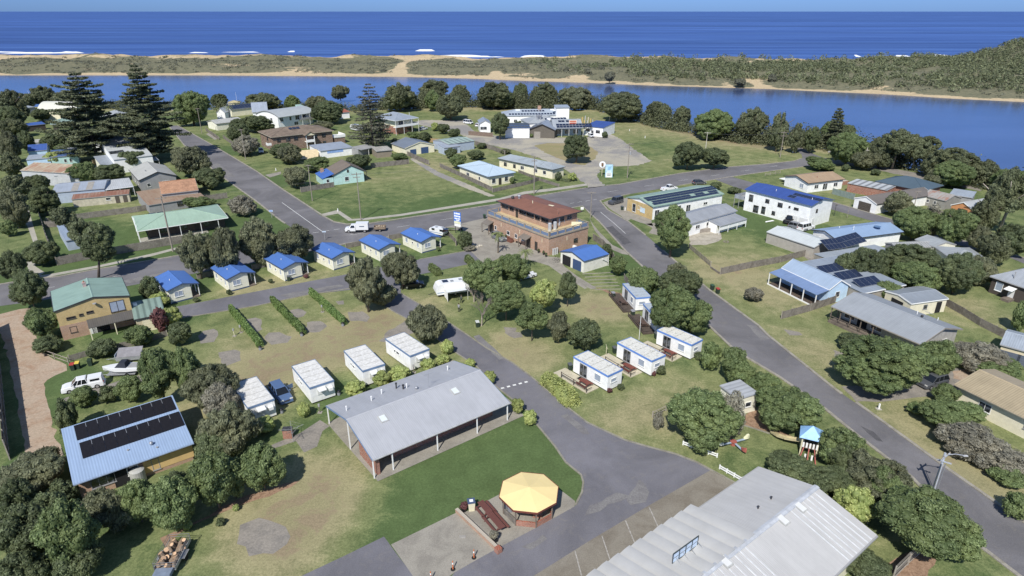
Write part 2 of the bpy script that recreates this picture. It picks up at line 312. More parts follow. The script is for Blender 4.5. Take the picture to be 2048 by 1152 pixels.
for i in range(len(xs)-1):
    for j in range(rows): fs.append((i*k+j, (i+1)*k+j, (i+1)*k+j+1, i*k+j+1))
t = NT('dune_sand_and_scrub', 0.95, 0.1); a = t.attr('veg'); n = t.noise(0.09, 6, 0.75, t.scale((0.55, 1, 1)), 0.4); n2 = t.noise(0.5, 4, 0.7)
s = t.math('ADD', a, t.math('MULTIPLY', t.math('SUBTRACT', n, 0.5), 2.1))
c = t.mix(t.rng(s, 0.28, 0.40), t.mix(t.rng(n2, 0.3, 0.7), (0.53,0.43,0.28), (0.42,0.33,0.21)), t.mix(t.rng(n2, 0.3, 0.7), (0.115,0.122,0.080), (0.205,0.19,0.125)))
t.color(c); t.bump(n, 0.6, 1.5)
me = bpy.data.meshes.new('sandbar'); me.from_pydata(vs, [], fs); me.materials.append(t.mat)
me.attributes.new('veg', 'FLOAT', 'POINT').data.foreach_set('value', veg); me.polygons.foreach_set('use_smooth', [True]*len(fs))
tag(link('sandbar', me), kind='structure')
# ---- surf
fm = mat_plain('sea_foam', (0.86,0.88,0.90), 0.8, 0.06); mb = MB()
for x0, x1, y in [(-120,55,104.6),(0,120,106.8),(55,165,106.6),(120,152,105.2),(575,590,103.8),(830,870,102),(850,985,113.2),(905,1010,114.2),(1040,1095,114.4),(960,980,113),(1712,1722,113.4),(1750,1755,113.2),(1758,1766,112.6),(1790,1822,112.8),(1828,1905,112.6),(1880,1945,113.2),(380,420,105.5),(440,520,104.8)]:
    a, b = P(x0, y, WL), P(x1, y, WL); n = max(4, int((b.x-a.x)/5)); top = []; bot = []
    for i in range(n+1):
        f = i/n; x = a.x+(b.x-a.x)*f; w = (2+13*max(0, noise.noise(Vector((x*0.02, y*3, 0)))+.3))*min(1, 5*f, 5*(1-f)); yy = a.y+8*noise.noise(Vector((x*0.008, y, 3)))
        top.append((x, yy+w, WL+0.05+1.6*min(1, w/9))); bot.append((x, yy-w*.6, WL+0.05))
    for i in range(n): mb.quad(bot[i], bot[i+1], top[i+1], top[i])
tag(mb.build('surf_foam', fm), kind='stuff')
# ---- flat surfaces
def poly(name, px, z, m, jit=0.0, kind='structure', sub=0):
    pts = [P(x, y, z) for x, y in px]
    if jit:
        q = []
        for a, b in zip(pts, pts[1:]+pts[:1]):
            n = max(1, int((b-a).length/1.1))
            for i in range(n):
                p = a.lerp(b, i/n); r = jit*noise.noise(Vector((p.x*0.7, p.y*0.7, len(px)))); s = jit*noise.noise(Vector((p.x*0.7, p.y*0.7, 40)))
                q.append(Vector((p.x+r*1.6, p.y+s*1.6, z)))
        pts = q
    tri = tessellate_polygon([pts]); me = bpy.data.meshes.new(name); me.from_pydata([tuple(p) for p in pts], [], [tuple(f) for f in tri])
    me.update()
    if me.polygons and sum(p.normal.z for p in me.polygons) < 0: me.flip_normals()
    me.materials.append(m); return tag(link(name, me), kind=kind)
def ribbon(name, px, w, z0, z1, m, side=0, pts=None, kind='structure', gap=None):
    pts = pts or [P(x, y, z0) for x, y in px]; L = []; n = len(pts)
    for i in range(n):
        d = (pts[min(i+1, n-1)]-pts[max(i-1, 0)]); d.z = 0; d.normalize(); v = Vector((-d.y, d.x, 0)); c = pts[i]+v*side*w/2
        L.append((c-v*w/2, c+v*w/2))
    mb = MB()
    for (a, b), (c, d) in zip(L, L[1:]):
        mb.hexa([(a.x,a.y,z0),(c.x,c.y,z0),(d.x,d.y,z0),(b.x,b.y,z0),(a.x,a.y,z1),(c.x,c.y,z1),(d.x,d.y,z1),(b.x,b.y,z1)])
    return tag(mb.build(name, m), kind=kind)
R1T = [(-300,600),(0,569),(68,557.7),(121,552.7),(186,540),(302,521),(353,512),(480,488),(600,466),(648,460),(700,451),(739,447),(774,443),(865,428),(990,409),(1069,393),(1120,384),(1178,375),(1238,369),(1359,347),(1459,334),(1536,328),(1589,322),(1605,316),(1603,309),(1592,300),(1584,296)]
R1B = [(1601,294),(1612,301),(1637,312),(1664,320),(1712,324),(1790,338),(1870,352),(1870,358),(1760,340),(1700,331),(1640,327),(1617,332),(1536,343),(1460,354),(1358,371),(1260,388),(1214,397),(1180,410),(1100,424),(975,435),(882,456),(801,471),(690,489),(540,520),(400,545),(240,575),(68,603),(0,612),(-300,660)]
poly('main_road', R1T+R1B, 0.012, ASPH)
poly('side_street', [(337,251),(355,251),(385,268),(423,289),(512,342),(540,360),(567,380),(610,408),(640,430),(668,444),(693,449),(720,452),(640,474),(600,466),(557,438),(512,402),(453,360),(415,330),(368,290)], 0.016, ASPH)
poly('beach_street', [(1150,400),(1200,401),(1215,420),(1256,443),(1301,478),(1326,501),(1356,527.5),(1417,579),(1515,650),(1536,671),(1658,769),(1711,806),(1816,880),(1891,935),(2048,1045),(2300,1220),(2120,1220),(2036,1151),(1946,1082),(1821,953),(1716,872),(1646,815),(1560,755),(1471,702),(1421,655),(1340,585),(1288,536),(1251,502),(1200,445),(1178,425),(1165,412)], 0.020, ASPH)
poly('back_street', [(1430,359),(1462,353),(1530,372),(1600,388),(1657,402),(1790,441),(1934,484),(2027,510),(2200,560),(2200,590),(2048,527),(2014,513),(1934,495),(1790,455),(1657,417),(1560,395),(1480,378)], 0.024, ASPH)
poly('boat_ramp_track', [(1664,319),(1712,322),(1763,332),(1850,350),(1960,372),(1960,382),(1860,362),(1763,342),(1712,332),(1664,326)], 0.016, GRAV, 0.5)
PARK = [(330,618),(360,612),(512,583),(600,566),(686,550),(838,519),(940,501),(980,496),(1000,515),(905,535),(840,549),(800,561),(802,587),(839.5,609),(880,634),(927,665),(974,697),(1024,725),(1064,755),(1136.5,816),(1174,845),(1249,880),(1301,895),(1349,907.5),(1394,925),(1421.5,940),(1289,1016),(1180,1081),(1074,1147.5),(1020,1180),(880,1180),(909,1145),(965,1113),(1024,1081),(1091.5,1045),(1149,1013),(1164,985),(1166.5,965),(1162,950),(1131.5,925),(1109,892),(1074,850),(1050,818),(1019.5,795),(987,770),(952,732),(912,706),(860,668),(829,646),(784,622),(755,600),(713,578),(620,589),(512,612),(360,637),(325,645)]
poly('park_road', PARK, 0.012, ASPB)
poly('asphalt_pad', [(768,1073),(690,1111),(609,1149),(560,1175),(850,1190),(826,1150),(795,1110)], 0.012, ASPB)
poly('forecourt', [(882,456),(975,435),(1004,452),(1048,480),(1098,513),(1130,516),(1165,525),(1166,530),(1118,520),(1140,545),(1148,552),(1175,570),(1190,578),(1182,578),(1160,568),(1110,535),(1060,520),(1000,515),(970,530),(940,501),(925,498),(945,480),(930,462),(905,455)], 0.020, CONC)
poly('carport_apron', [(1421.5,940),(1289,1016),(1180,1081),(1074,1147.5),(1040,1170),(1200,1190),(1300,1120),(1474,968),(1447,950)], 0.020, CONC2)
for i, (a, b) in enumerate([((1298,1014),(1320,1062)),((1251,1041.5),(1273,1095)),((1204,1072),(1223,1129)),((1150,1102),(1163,1152))]):
    p, q = P(*a), P(*b); ribbon('parking_line', None, 0.11, 0.024, 0.028, mat_plain('worn_line', (0.36,0.34,0.31), .8, .35, 3), pts=[p, q])
poly('patio', [(782,1089),(913,1025),(935,1022),(1002,987),(1050,968),(1110,975),(1128,985),(1150,1002),(1149,1013),(1091.5,1045),(1024,1081),(965,1113),(909,1145),(860,1180),(826,1152)], 0.016, CONC)
poly('verandah_slab', [(655,846),(659.5,852.5),(755.7,962.5),(1048,831),(1019,800),(905,720)], 0.05, CONC)
poly('footpath', [(640,840),(659,852),(645,862),(634,893),(608,905),(592,882),(560,893),(545,897),(543,890),(600,866)], 0.012, GRAV)
poly('driveway', [(-300,680),(0,628),(40,618),(67,615),(80,640),(72,672),(87,705),(110,718),(135,730),(130,742),(92,760),(90,790),(102,830),(103,855),(118,880),(127,910),(95,930),(62,945),(50,940),(46,880),(34,800),(22,750),(14,700),(0,665),(-300,720)], 0.012, DIRT, 0.35)
poly('boat_driveway', [(118,800),(150,790),(225,765),(300,745),(330,735),(335,748),(240,778),(160,802),(122,812)], 0.016, GRAV, 0.25)
poly('gravel_driveway', [(1683,773),(1712,771),(1745,777),(1800,750),(1850,735),(1910,735),(1950,740),(1940,765),(1900,790),(1870,793),(1830,795),(1770,803),(1712,803)], 0.024, GRAV, 0.15)
poly('dirt_patch', [(1905,742),(1950,732),(1962,745),(1925,762),(1908,756)], 0.028, DIRT, 0.2)
poly('car_park', [(820,246),(844,240),(925,241),(948,262),(1010,275),(1060,275),(1112,275),(1170,276),(1203,262),(1213,264),(1243,279),(1266,297),(1303,322),(1276,331),(1225,333),(1200,340),(1193,352),(1199,362),(1212,371),(1178,377),(1172,368),(1150,352),(1125,336),(1074,314),(1024,299),(980,290),(945,280),(920,268),(870,256)], 0.012, GRAVP, 0.6)
poly('lawn_island', [(1068,291),(1095,286),(1140,287),(1180,293),(1196,304),(1190,317),(1170,330),(1150,328),(1120,318),(1090,305)], 0.018, mat_stone('dry_grass', (0.33,0.30,0.15), (0.40,0.33,0.19), 0.1, 3), 0.5)
poly('lane', [(819,318),(826,316),(880,345),(940,370),(990,392),(978,393),(930,376),(870,350)], 0.012, GRAVP, 0.25)
poly('drive_apron', [(1178,435),(1187,450),(1200,465),(1225,490),(1251,502),(1260,510),(1245,508),(1226,500),(1205,480),(1190,462)], 0.024, CONC)
poly('hall_forecourt', [(1206,405),(1224,398),(1262,395),(1268,420),(1302,440),(1306,452),(1280,445),(1262,438),(1256,441),(1220,418)], 0.026, CONC, 0.1)
poly('hall_driveway', [(1297,466),(1315,470),(1330,475),(1378,472),(1380,460),(1345,452),(1310,445),(1290,448),(1305,456)], 0.026, CONC, 0.1)
poly('shed_apron', [(1378,470),(1384,460),(1420,447),(1443,460),(1442,470),(1443,480),(1420,488),(1400,490),(1380,490)], 0.012, mat_stone('shell_gravel', (0.55,0.50,0.41), (0.40,0.36,0.29), 0.6, 4), 0.3)
for a in [[(68,552),(100,548),(200,530),(300,508),(368,491),(368,495),(300,513),(200,534.5),(100,553),(68,556)], [(38,420),(58,420),(66,450),(76,482),(66,484),(56,455)], [(55,513),(72,517),(70,532),(90,545),(68,556),(60,545),(53,530)]]:
    poly('footpath', a, 0.016, PATHM)
poly('footpath', [(643,428),(675,420),(680,422),(704,438),(730,436),(800,428),(900,412),(1000,396),(1048,383),(1100,377),(1172,367),(1176,371),(1100,382),(1050,388),(1000,401),(900,416.5),(800,432),(725,440.5),(697,441.5),(676,427),(650,432)], 0.016, PATHM)
for a in [[(412,268),(420,264),(440,276),(430,280)], [(530,350),(548,346),(562,343),(562,348),(540,355)], [(925,460),(890,459),(880,462),(925,456)]]:
    poly('crossover', a, 0.020, CONC)
for i, px in enumerate([[(478,1050),(520,1038),(560,1045),(574,1070),(570,1090),(545,1108),(500,1110),(480,1085)], [(403,662),(425,658),(440,668),(425,685),(400,686),(395,672)], [(440,705),(465,697),(482,705),(478,722),(450,732),(438,720)],
  [(488,640),(510,635),(528,645),(522,658),(505,668),(495,655)], [(535,668),(560,664),(585,674),(575,686),(545,688),(532,680)], [(580,620),(600,616),(612,625),(600,637),(585,635)], [(612,645),(640,642),(655,652),(640,664),(612,664)],
  [(698,625),(725,622),(742,634),(735,643),(700,642)], [(672,603),(685,601),(686,610),(674,611)], [(760,682),(780,662),(812,640),(830,652),(829,667),(800,672),(775,684)], [(1008,655),(1030,655),(1045,672),(1032,678),(1012,668)], [(1565,660),(1600,664),(1610,672),(1580,668)], [(1540,470),(1640,500),(1700,520),(1640,530),(1580,500)], [(1668,700),(1685,705),(1684,718),(1666,712)]]):
    poly('gravel_patch', px, 0.008, GRAV, 0.45)
poly('playground_bark', [(1482,838),(1500,822),(1520,812),(1532,830),(1555,858),(1600,880),(1620,900),(1590,880),(1560,870),(1530,862),(1510,856),(1484,848)], 0.012, BARK, 0.1)
poly('garden_bed', [(1190,575),(1300,600),(1330,640),(1300,620)], 0.008, BARK, 0.2)
for a in [[(318,1078),(420,1030),(470,1000),(540,975),(600,962),(560,985),(470,1015),(380,1052),(330,1092)], [(1750,1152),(1790,1115),(1850,1090),(1890,1095),(1870,1130),(1850,1160)]]:
    poly('garden_bed', a, 0.008, BARK, 0.3)
# driveway stepping strips beside the garage
for i in range(6):
    y0, y1 = 548+i*6.2, 545+i*6.6; x0, x1 = 1165+i*5, 1226+i*3.2
    ribbon('paving_strip', [(x0, y0), (x1, y1)], 0.28, 0.0, 0.03, CONC)
ribbon('paving_strip', [(1113,524),(1150,552),(1190,577)], 0.75, 0.0, 0.028, CONC)
ribbon('paving_strip', [(1091,524),(1130,552),(1172,577)], 0.7, 0.0, 0.028, CONC)
# kerbs
KB = mat_stone('kerb_concrete', (0.43,0.40,0.34), (0.30,0.275,0.23), 0.9)
for px in [[(-300,600),(0,569),(68,557.7),(121,552.7),(186,540),(302,521),(353,512),(480,488),(560,473)], [(570,447),(557,438),(512,402),(453,360),(415,330),(368,290),(337,251)], [(355,251),(423,289),(512,342),(567,380),(610,408),(648,433),(668,444),(693,448.5),(739,447),(865,428),(990,409),(1069,393),(1172,376)],
  [(1212,371),(1238,369),(1359,347),(1459,334),(1536,328),(1589,322),(1603,317)], [(975,435),(1100,424),(1165,412),(1178,425),(1200,445),(1251,502),(1288,536),(1340,585),(1421,655),(1471,702),(1560,755),(1646,815),(1716,872),(1821,953),(1946,1082),(2036,1151),(2100,1200)],
  [(1326,501),(1356,527.5),(1417,579),(1515,650),(1536,671),(1658,769),(1683,788)], [(1712,805),(1816,880),(1891,935),(2048,1045),(2200,1150)], [(1260,388),(1214,397),(1200,402),(1215,420),(1256,443),(1290,470)], [(540,519),(690,488),(801,470.5),(880,457)], [(1657,402),(1790,441),(1934,484),(2027,510),(2160,550)],
  [(1358,371),(1460,354),(1536,343),(1617,332)]]:
    ribbon('kerb', px, 0.42, 0.0, 0.13, KB)
KP = mat_stone('pale_edging', (0.36,0.34,0.28), (0.26,0.24,0.19), 0.9)
for px in [[(360,637),(512,612),(620,589),(708,576)], [(755,600),(784,622),(829,646),(860,668),(912,706),(952,732),(987,770),(1019.5,795),(1050,818),(1074,850),(1109,892),(1131.5,925),(1162,950),(1166.5,965),(1164,985),(1151,1010)],
  [(802,587),(839.5,609),(880,634),(927,665),(974,697),(1024,725),(1064,755),(1136.5,816),(1174,845),(1249,880),(1301,895),(1349,907.5),(1394,925),(1421.5,940),(1474,968)], [(838,519),(940,501)], [(545,1152),(320,1085)][:0], [(1484,850),(1510,858),(1540,868)], [(90,1160),(180,1110),(300,1085)][:0]]:
    if px: ribbon('edging', px, 0.22, 0.0, 0.10, KP)
# painted lines
def dashes(px, step, dash, w=0.12, z=(0.024, 0.028)):
    pts = [P(*p) for p in px]; acc = 0
    for a, b in zip(pts, pts[1:]):
        L = (b-a).length; d = (b-a)/L; s = -acc
        while s < L:
            if s+dash > 0 and s+dash <= L: ribbon('road_marking', None, w, z[0], z[1], LINE, pts=[a+d*max(0, s), a+d*(s+dash)])
            s += step
        acc = (L-s+step) % step
ribbon('road_marking', [(564,405),(646,464)], 0.12, 0.024, 0.028, LINE)
dashes([(625,466),(700,455)], 2.6, 1.5); dashes([(700,470),(980,424)], 12, 3.5, 0.09); dashes([(60,582),(300,541),(420,521)], 14, 4, 0.09)
dashes([(1140,407),(1200,398)], 2.6, 1.4, z=(0.028,0.032)); ribbon('road_marking', [(1201,424),(1230,448),(1251,467)], 0.10, 0.028, 0.032, LINE)
dashes([(1002,777),(1064,761)], 0.95, 0.5, 0.35, (0.014, 0.018)); dashes([(1215,384),(1590,326)], 14, 4, 0.09)
t_ = [P(1620,323), P(1700,328)]

PATCH = mat_stone('tar_patch', (0.115,0.112,0.12), (0.15,0.145,0.15), .8, 8); WORN = mat_stone('worn_seal', (0.27,0.26,0.255), (0.21,0.2,0.205), .5, 6)
for i, (px, m) in enumerate([([(700,462),(745,454),(770,456),(740,464),(705,468)],PATCH),([(980,430),(1030,420),(1045,423),(1000,434)],PATCH),([(1210,455),(1225,452),(1262,485),(1250,490)],PATCH),([(1495,650),(1512,652),(1540,678),(1520,680)],WORN),([(1720,850),(1745,862),(1770,885),(1750,880)],PATCH),([(420,330),(436,326),(470,352),(455,356)],WORN),([(240,562),(330,544),(345,548),(260,566)],WORN),
  ([(1250,1000),(1280,960),(1300,985),(1290,1000),(1262,1010)],WORN),([(1180,1010),(1235,985),(1260,992),(1200,1020),(1165,1032)],WORN),([(1045,1095),(1090,1070),(1098,1078),(1060,1100)],WORN),([(945,672),(958,670),(1010,716),(1000,720)],WORN),([(1120,830),(1135,828),(1180,868),(1165,868)],WORN),([(560,590),(680,568),(690,572),(580,596)],WORN)]):
    poly('road_patch', px, 0.0300+0.0005*i, m, 0.28)
# ================================================================ BUILDINGS: a builder, then each building by its eave corners
WC = {}
SIDE_R = {'f': 0.0, 'r': pi/2, 'b': pi, 'l': -pi/2}
FR_W = mat_plain('white_frame', (0.72,0.72,0.70), 0.5, 0.05); FR_D = mat_plain('brown_frame', (0.09,0.075,0.065), 0.5, 0.1); FR_G = mat_plain('grey_frame', (0.30,0.30,0.31), 0.5, 0.1)
def window(par, loc, rz, w, h, fr=None, gl=None, name='window', nm=None):
    fr = fr or FR_W; gl = gl or GLASS; key = (round(w, 2), round(h, 2), fr.name, gl.name)
    if key not in WC:
        mb = MB(); b = 0.07; d = -0.06
        mb.box(-w/2,w/2,d,0.02,0,b); mb.box(-w/2,w/2,d,0.02,h-b,h); mb.box(-w/2,-w/2+b,d,0.02,b,h-b); mb.box(w/2-b,w/2,d,0.02,b,h-b)
        n = max(0, int(round(w/0.95))-1) if nm is None else nm
        for i in range(n):
            x = -w/2+w*(i+1)/(n+1); mb.box(x-0.03,x+0.03,d,0.02,b,h-b)
        mb.box(-w/2-0.05,w/2+0.05,d-0.05,0.02,-0.06,0)
        WC[key] = (mb.mesh('window_frame', fr), MB().box(-w/2+b,w/2-b,-0.015,0.01,b,h-b).mesh('window_pane', gl))
    a, g = WC[key]; o = link(name, a, par, loc, rz); p = link('pane', g, par, (0,0,0)); p.parent = o; return o
def frame(A, B, C=None, BL=None, e=3.0, W=None):
    a, b = P(*A, e), P(*B, e); u = b-a; L = u.length; u.normalize(); v = Vector((-u.y, u.x, 0))
    if W is None: W = ((P(*BL, e)-a) if BL else (P(*C, e)-b)).dot(v)
    return a, u, v, L, W
def clip_y(poly, y, keep_low):
    out = []
    for p, q in zip(poly, poly[1:]+poly[:1]):
        ip = (p[0] <= y) == keep_low; iq = (q[0] <= y) == keep_low
        if ip: out.append(p)
        if ip != iq:
            t = (y-p[0])/(q[0]-p[0]); out.append((y, p[1]+(q[1]-p[1])*t))
    return out
class House: pass
def house(name, label, A, B, C=None, BL=None, e=3.0, W=None, cat='house', group=None, roof='gable', ridge='u', rise=1.2, rp=0.5, over=0.4,
          wall=None, rmat=('corrugated', (0.6,0.6,0.62), 0.3), z0=0.0, wins=(), doors=(), posts=(), gut=None, t=0.09, deck=None, gable=None, cap=True, tile=None, plinth=None, fr=None, gl=None, rkw={}, L=None, beam=False):
    a, u, v, L0, W = frame(A, B, C, BL, e, W); L = L or L0
    if isinstance(over, (int, float)): over = (over,)*4
    ol, orr, of, ob = over; rz = atan2(u.y, u.x)
    root = thing(name, label, cat, (a.x, a.y, z0), rz, group)
    H = House(); H.root = root; H.L = L; H.W = W; H.e = e-z0; H.u = u; H.v = v; H.rz = rz; e = e-z0; H.over = over
    h_along, D = (L, W) if ridge == 'u' else (W, L)      # along the ridge, across it
    def zr(s):                                            # roof height at distance s across the ridge direction
        if roof in ('gable', 'hip'): m = rp*D; return e+rise*(s/m if s <= m else (D-s)/(D-m))
        if roof == 'skillion': return e+rise*s/D
        if roof == 'arch': q = 2*s/D-1; return e+rise*(1-q*q)
        return e
    H.zr = zr; H.ridge = ridge; H.rise = rise; H.roof = roof
    x0, x1, y0, y1 = ol, L-orr, of, W-ob; H.ext = (x0, x1, y0, y1)
    wall = wall or WHITE
    s0, s1 = (y0, y1) if ridge == 'u' else (x0, x1); a0, a1 = (x0, x1) if ridge == 'u' else (y0, y1)
    ax = 'x' if ridge == 'u' else 'y'
    if roof == 'gable' or roof == 'arch' or roof == 'skillion':
        top = [(s0+(s1-s0)*i/12, zr(s0+(s1-s0)*i/12)-0.03) for i in range(12, -1, -1)] if roof == 'arch' else \
              ([(s1, zr(s1)-0.03), (rp*D, zr(rp*D)-0.03), (s0, zr(s0)-0.03)] if roof == 'gable' and s0 < rp*D < s1 else [(s1, zr(s1)-0.03), (s0, zr(s0)-0.03)])
        prof = [(s0, 0), (s1, 0)]+top
        if ax == 'y':
            MB().ext(prof, 'y', a0, a1).build('wall', wall, root)
        else: MB().ext(prof, 'x', a0, a1).build('wall', wall, root)
    else:
        mo = min(ol, orr, of, ob) if roof == 'hip' else 0
        MB().box(x0, x1, y0, y1, 0, e+(rise/(D/2))*max(0, mo)*0.5-0.02).build('wall', wall, root)
    H.wall_z = lambda s: zr(s)
    if plinth: MB().box(x0-0.03, x1+0.03, y0-0.03, y1+0.03, 0, plinth[0]).build('plinth', plinth[1], root)
    nm, col, pitch = rmat
    def rm(axis): return tile or mat_roof(nm, col, axis, pitch, **rkw)
    rax = 'x' if ridge == 'u' else 'y'
    def pt(s, al, z): return (al, s, z) if ridge == 'u' else (s, al, z)
    capm = mat_plain(nm+'_cap', tuple(q*0.82 for q in col), 0.5, 0.08); gm = gut or TRIM
    def gutter(p, q):
        p, q = Vector(p), Vector(q); d = (q-p); l = d.length; d.normalize(); c = (p+q)/2
        o = MB().box(-l/2, l/2, -0.11, 0.02, -0.09, 0.04).build('gutter', gm, root, c, atan2(d.y, d.x)); return o
    if roof == 'gable':
        m = rp*D
        for s0_, s1_, i in ((0, m, 0), (m, D, 1)):
            q = [pt(s0_, 0, zr(s0_)), pt(s0_, h_along, zr(s0_)), pt(s1_, h_along, zr(s1_)), pt(s1_, 0, zr(s1_))]
            if ridge == 'v': q = q[::-1]
            MB().slab(q, t).build('roof_slope', rm(rax), root)
        if cap: MB().ext([(m-0.16, zr(m)+t-0.02), (m+0.16, zr(m)+t-0.02), (m, zr(m)+t+0.06)], ax, -0.02, h_along+0.02).build('ridge_cap', capm, root)
        for s in (0, D):
            p, q = pt(s, 0, e), pt(s, h_along, e)
            if (ridge == 'u') == (s == D): p, q = q, p
            gutter(p, q)
        gf = gable or gm
        for al in (-0.025, h_along-0.015):                # barge boards
            vs = []
            mb = MB()
            for s_a, s_b in ((0, m), (m, D)):
                q = [pt(s_a, al, zr(s_a)-0.13), pt(s_b, al, zr(s_b)-0.13), pt(s_b, al+0.04, zr(s_b)-0.13), pt(s_a, al+0.04, zr(s_a)-0.13)]
                if ridge == 'v': q = q[::-1]
                mb.slab(q, 0.13+t+0.012)
            mb.build('barge_board', gf, root)
    elif roof == 'hip':
        if L >= W:
            r = W/2; R0, R1 = (r, W/2, e+rise), (L-r, W/2, e+rise)
            F = [[(0,0,e),(L,0,e),R1,R0],[(L,0,e),(L,W,e),R1],[(L,W,e),(0,W,e),R0,R1],[(0,W,e),(0,0,e),R0]]; axs = 'xyxy'
        else:
            r = L/2; R0, R1 = (L/2, r, e+rise), (L/2, W-r, e+rise)
            F = [[(0,0,e),(L,0,e),R0],[(L,0,e),(L,W,e),R1,R0],[(L,W,e),(0,W,e),R1],[(0,W,e),(0,0,e),R0,R1]]; axs = 'xyxy'
        for q, ax_ in zip(F, axs): MB().slab(q, t).build('roof_slope', rm(ax_), root)
        mb = MB(); up = Vector((0,0,t))
        for p, q in (((0,0,e),R0),((0,W,e),R0 if L >= W else R1),((L,0,e),R1 if L >= W else R0),((L,W,e),R1),(R0,R1)):
            if (Vector(p)-Vector(q)).length > 0.3: mb.tube([Vector(p)+up, Vector(q)+up], 0.09, 5)
        if cap: mb.build('ridge_cap', capm, root)
        for p, q in (((0,0,e),(L,0,e)),((L,0,e),(L,W,e)),((L,W,e),(0,W,e)),((0,W,e),(0,0,e))): gutter(p, q)
        H.zr = lambda s: e+rise*min(s, D-s)/(min(L, W)/2)
    elif roof == 'skillion':
        q = [pt(0, 0, e), pt(0, h_along, e), pt(D, h_along, e+rise), pt(D, 0, e+rise)]
        if ridge == 'v': q = q[::-1]
        MB().slab(q, t).build('roof_slope', rm(rax), root)
        for s in (0, D):
            p, q = pt(s, 0, zr(s)), pt(s, h_along, zr(s))
            if (ridge == 'u') == (s == D): p, q = q, p
            gutter(p, q)
    elif roof == 'arch':
        n = 10; mb = MB()
        for i in range(n):
            sa, sb = D*i/n, D*(i+1)/n; q = [pt(sa, 0, zr(sa)), pt(sa, h_along, zr(sa)), pt(sb, h_along, zr(sb)), pt(sb, 0, zr(sb))]
            if ridge == 'v': q = q[::-1]
            mb.slab(q, t)
        mb.build('roof_vault', rm(rax), root)
        mb = MB()
        for al in (-0.03, h_along-0.01):
            for i in range(n):
                sa, sb = D*i/n, D*(i+1)/n; q = [pt(sa, al, zr(sa)-0.18), pt(sa, al+0.04, zr(sa)-0.18), pt(sb, al+0.04, zr(sb)-0.18), pt(sb, al, zr(sb)-0.18)]
                if ridge == 'v': q = q[::-1]
                mb.slab(q, 0.18+t+0.01)
        mb.build('barge_board', gm, root)
    elif roof == 'flat':
        pass
    # windows and doors : (side, fraction along, sill, width, height[, glass, frame])
    def place(side, f):
        if side == 'f': return (x0+(x1-x0)*f, y0-0.004)
        if side == 'b': return (x0+(x1-x0)*f, y1+0.004)
        if side == 'l': return (x0-0.004, y0+(y1-y0)*f)
        return (x1+0.004, y0+(y1-y0)*f)
    H.place = place
    for w in wins:
        s, f, zz, ww, hh = w[:5]; x, y = place(s, f)
        window(root, (x, y, zz), SIDE_R[s], ww, hh, (w[6] if len(w) > 6 else fr) or FR_W, (w[5] if len(w) > 5 else gl) or GLASS)
    for w in doors:                                       # (side, fraction, width, height, material, bottom)
        s, f, ww, hh, m = w[:5]; zb = w[5] if len(w) > 5 else 0.0; x, y = place(s, f); mb = MB(); ribs = max(1, int(hh/0.4)) if ww > 1.6 else 1
        for i in range(ribs): mb.box(-ww/2, ww/2, -0.05, 0.01, zb+hh*i/ribs+0.012, zb+hh*(i+1)/ribs-0.012)
        mb.box(-ww/2-0.06, -ww/2, -0.07, 0.01, zb, zb+hh+0.06); mb.box(ww/2, ww/2+0.06, -0.07, 0.01, zb, zb+hh+0.06); mb.box(-ww/2, ww/2, -0.07, 0.01, zb+hh, zb+hh+0.06)
        mb.build('garage_door' if ww > 1.6 else 'door', m, root, (x, y, 0), SIDE_R[s])  # DARK ones are flat panels, painted shade of an opening
    for q in posts:                                       # (x fraction of L, y fraction of W, [material])
        px, py = q[0]*L, q[1]*W; px = min(max(px, 0.08), L-0.08); py = min(max(py, 0.08), W-0.08)
        h = zr(py if ridge == 'u' else px)-0.04
        MB().box(-0.06, 0.06, -0.06, 0.06, 0, h).build('post', q[2] if len(q) > 2 else WHITE, root, (px, py, 0))
    if deck: MB().box(deck[0]*L, deck[1]*L, deck[2]*W, deck[3]*W, 0, deck[4]).build('deck', deck[5], root)
    return H
def solar(H, fx, fy, nx, ny, pw=1.0, ph=1.65, gap=0.03, lift=0.13, tilt=0.0, skip=()):
    """panels in rows on the roof; (fx, fy) fractions of the first panel's corner; slope from the roof itself"""
    D = H.W if H.ridge == 'u' else H.L
    key = ('sol', pw, ph)
    if key not in WC:
        WC[key] = MB().box(0, pw, 0, ph, 0, 0.035, 0).box(-0.012, pw+0.012, -0.012, ph+0.012, -0.01, 0.028, 1).mesh('solar_panel', [SOLAR, STEEL])
    for j in range(ny):
        for i in range(nx):
            if (i, j) in skip: continue
            if H.ridge == 'u':
                x = fx*H.L+i*(pw+gap); s = fy*H.W+j*(ph+gap); sl = atan2(H.zr(s+ph*0.9)-H.zr(s+ph*0.1), ph*0.8)+tilt
                o = link('solar_panel', WC[key], H.root, (x, s, H.zr(s)+lift)); o.rotation_euler = (sl, 0, 0)
            else:
                s = fx*H.L+i*(pw+gap); y = fy*H.W+j*(ph+gap); sl = atan2(H.zr(s+pw*0.9)-H.zr(s+pw*0.1), pw*0.8)+tilt
                o = link('solar_panel', WC[key], H.root, (s, y, H.zr(s)+lift)); o.rotation_euler = (0, -sl, 0)
def vent(H, fx, fy, h=0.6, r=0.06, m=None, name='vent_pipe', n=7):
    x, y = fx*H.L, fy*H.W; s = y if H.ridge == 'u' else x
    MB().lathe([(r, -0.15), (r, h*0.8), (r*1.5, h*0.82), (r*1.5, h)], n=n).build(name, m or WHITE, H.root, (x, y, H.zr(s)+0.05))
def whirly(H, fx, fy, m=None):
    x, y = fx*H.L, fy*H.W; s = y if H.ridge == 'u' else x
    MB().lathe([(0.12,-0.1),(0.12,0.12),(0.2,0.2),(0.23,0.32),(0.17,0.44),(0.02,0.5)], n=10).build('roof_ventilator', m or STEEL, H.root, (x, y, H.zr(s)+0.05), smooth=True)
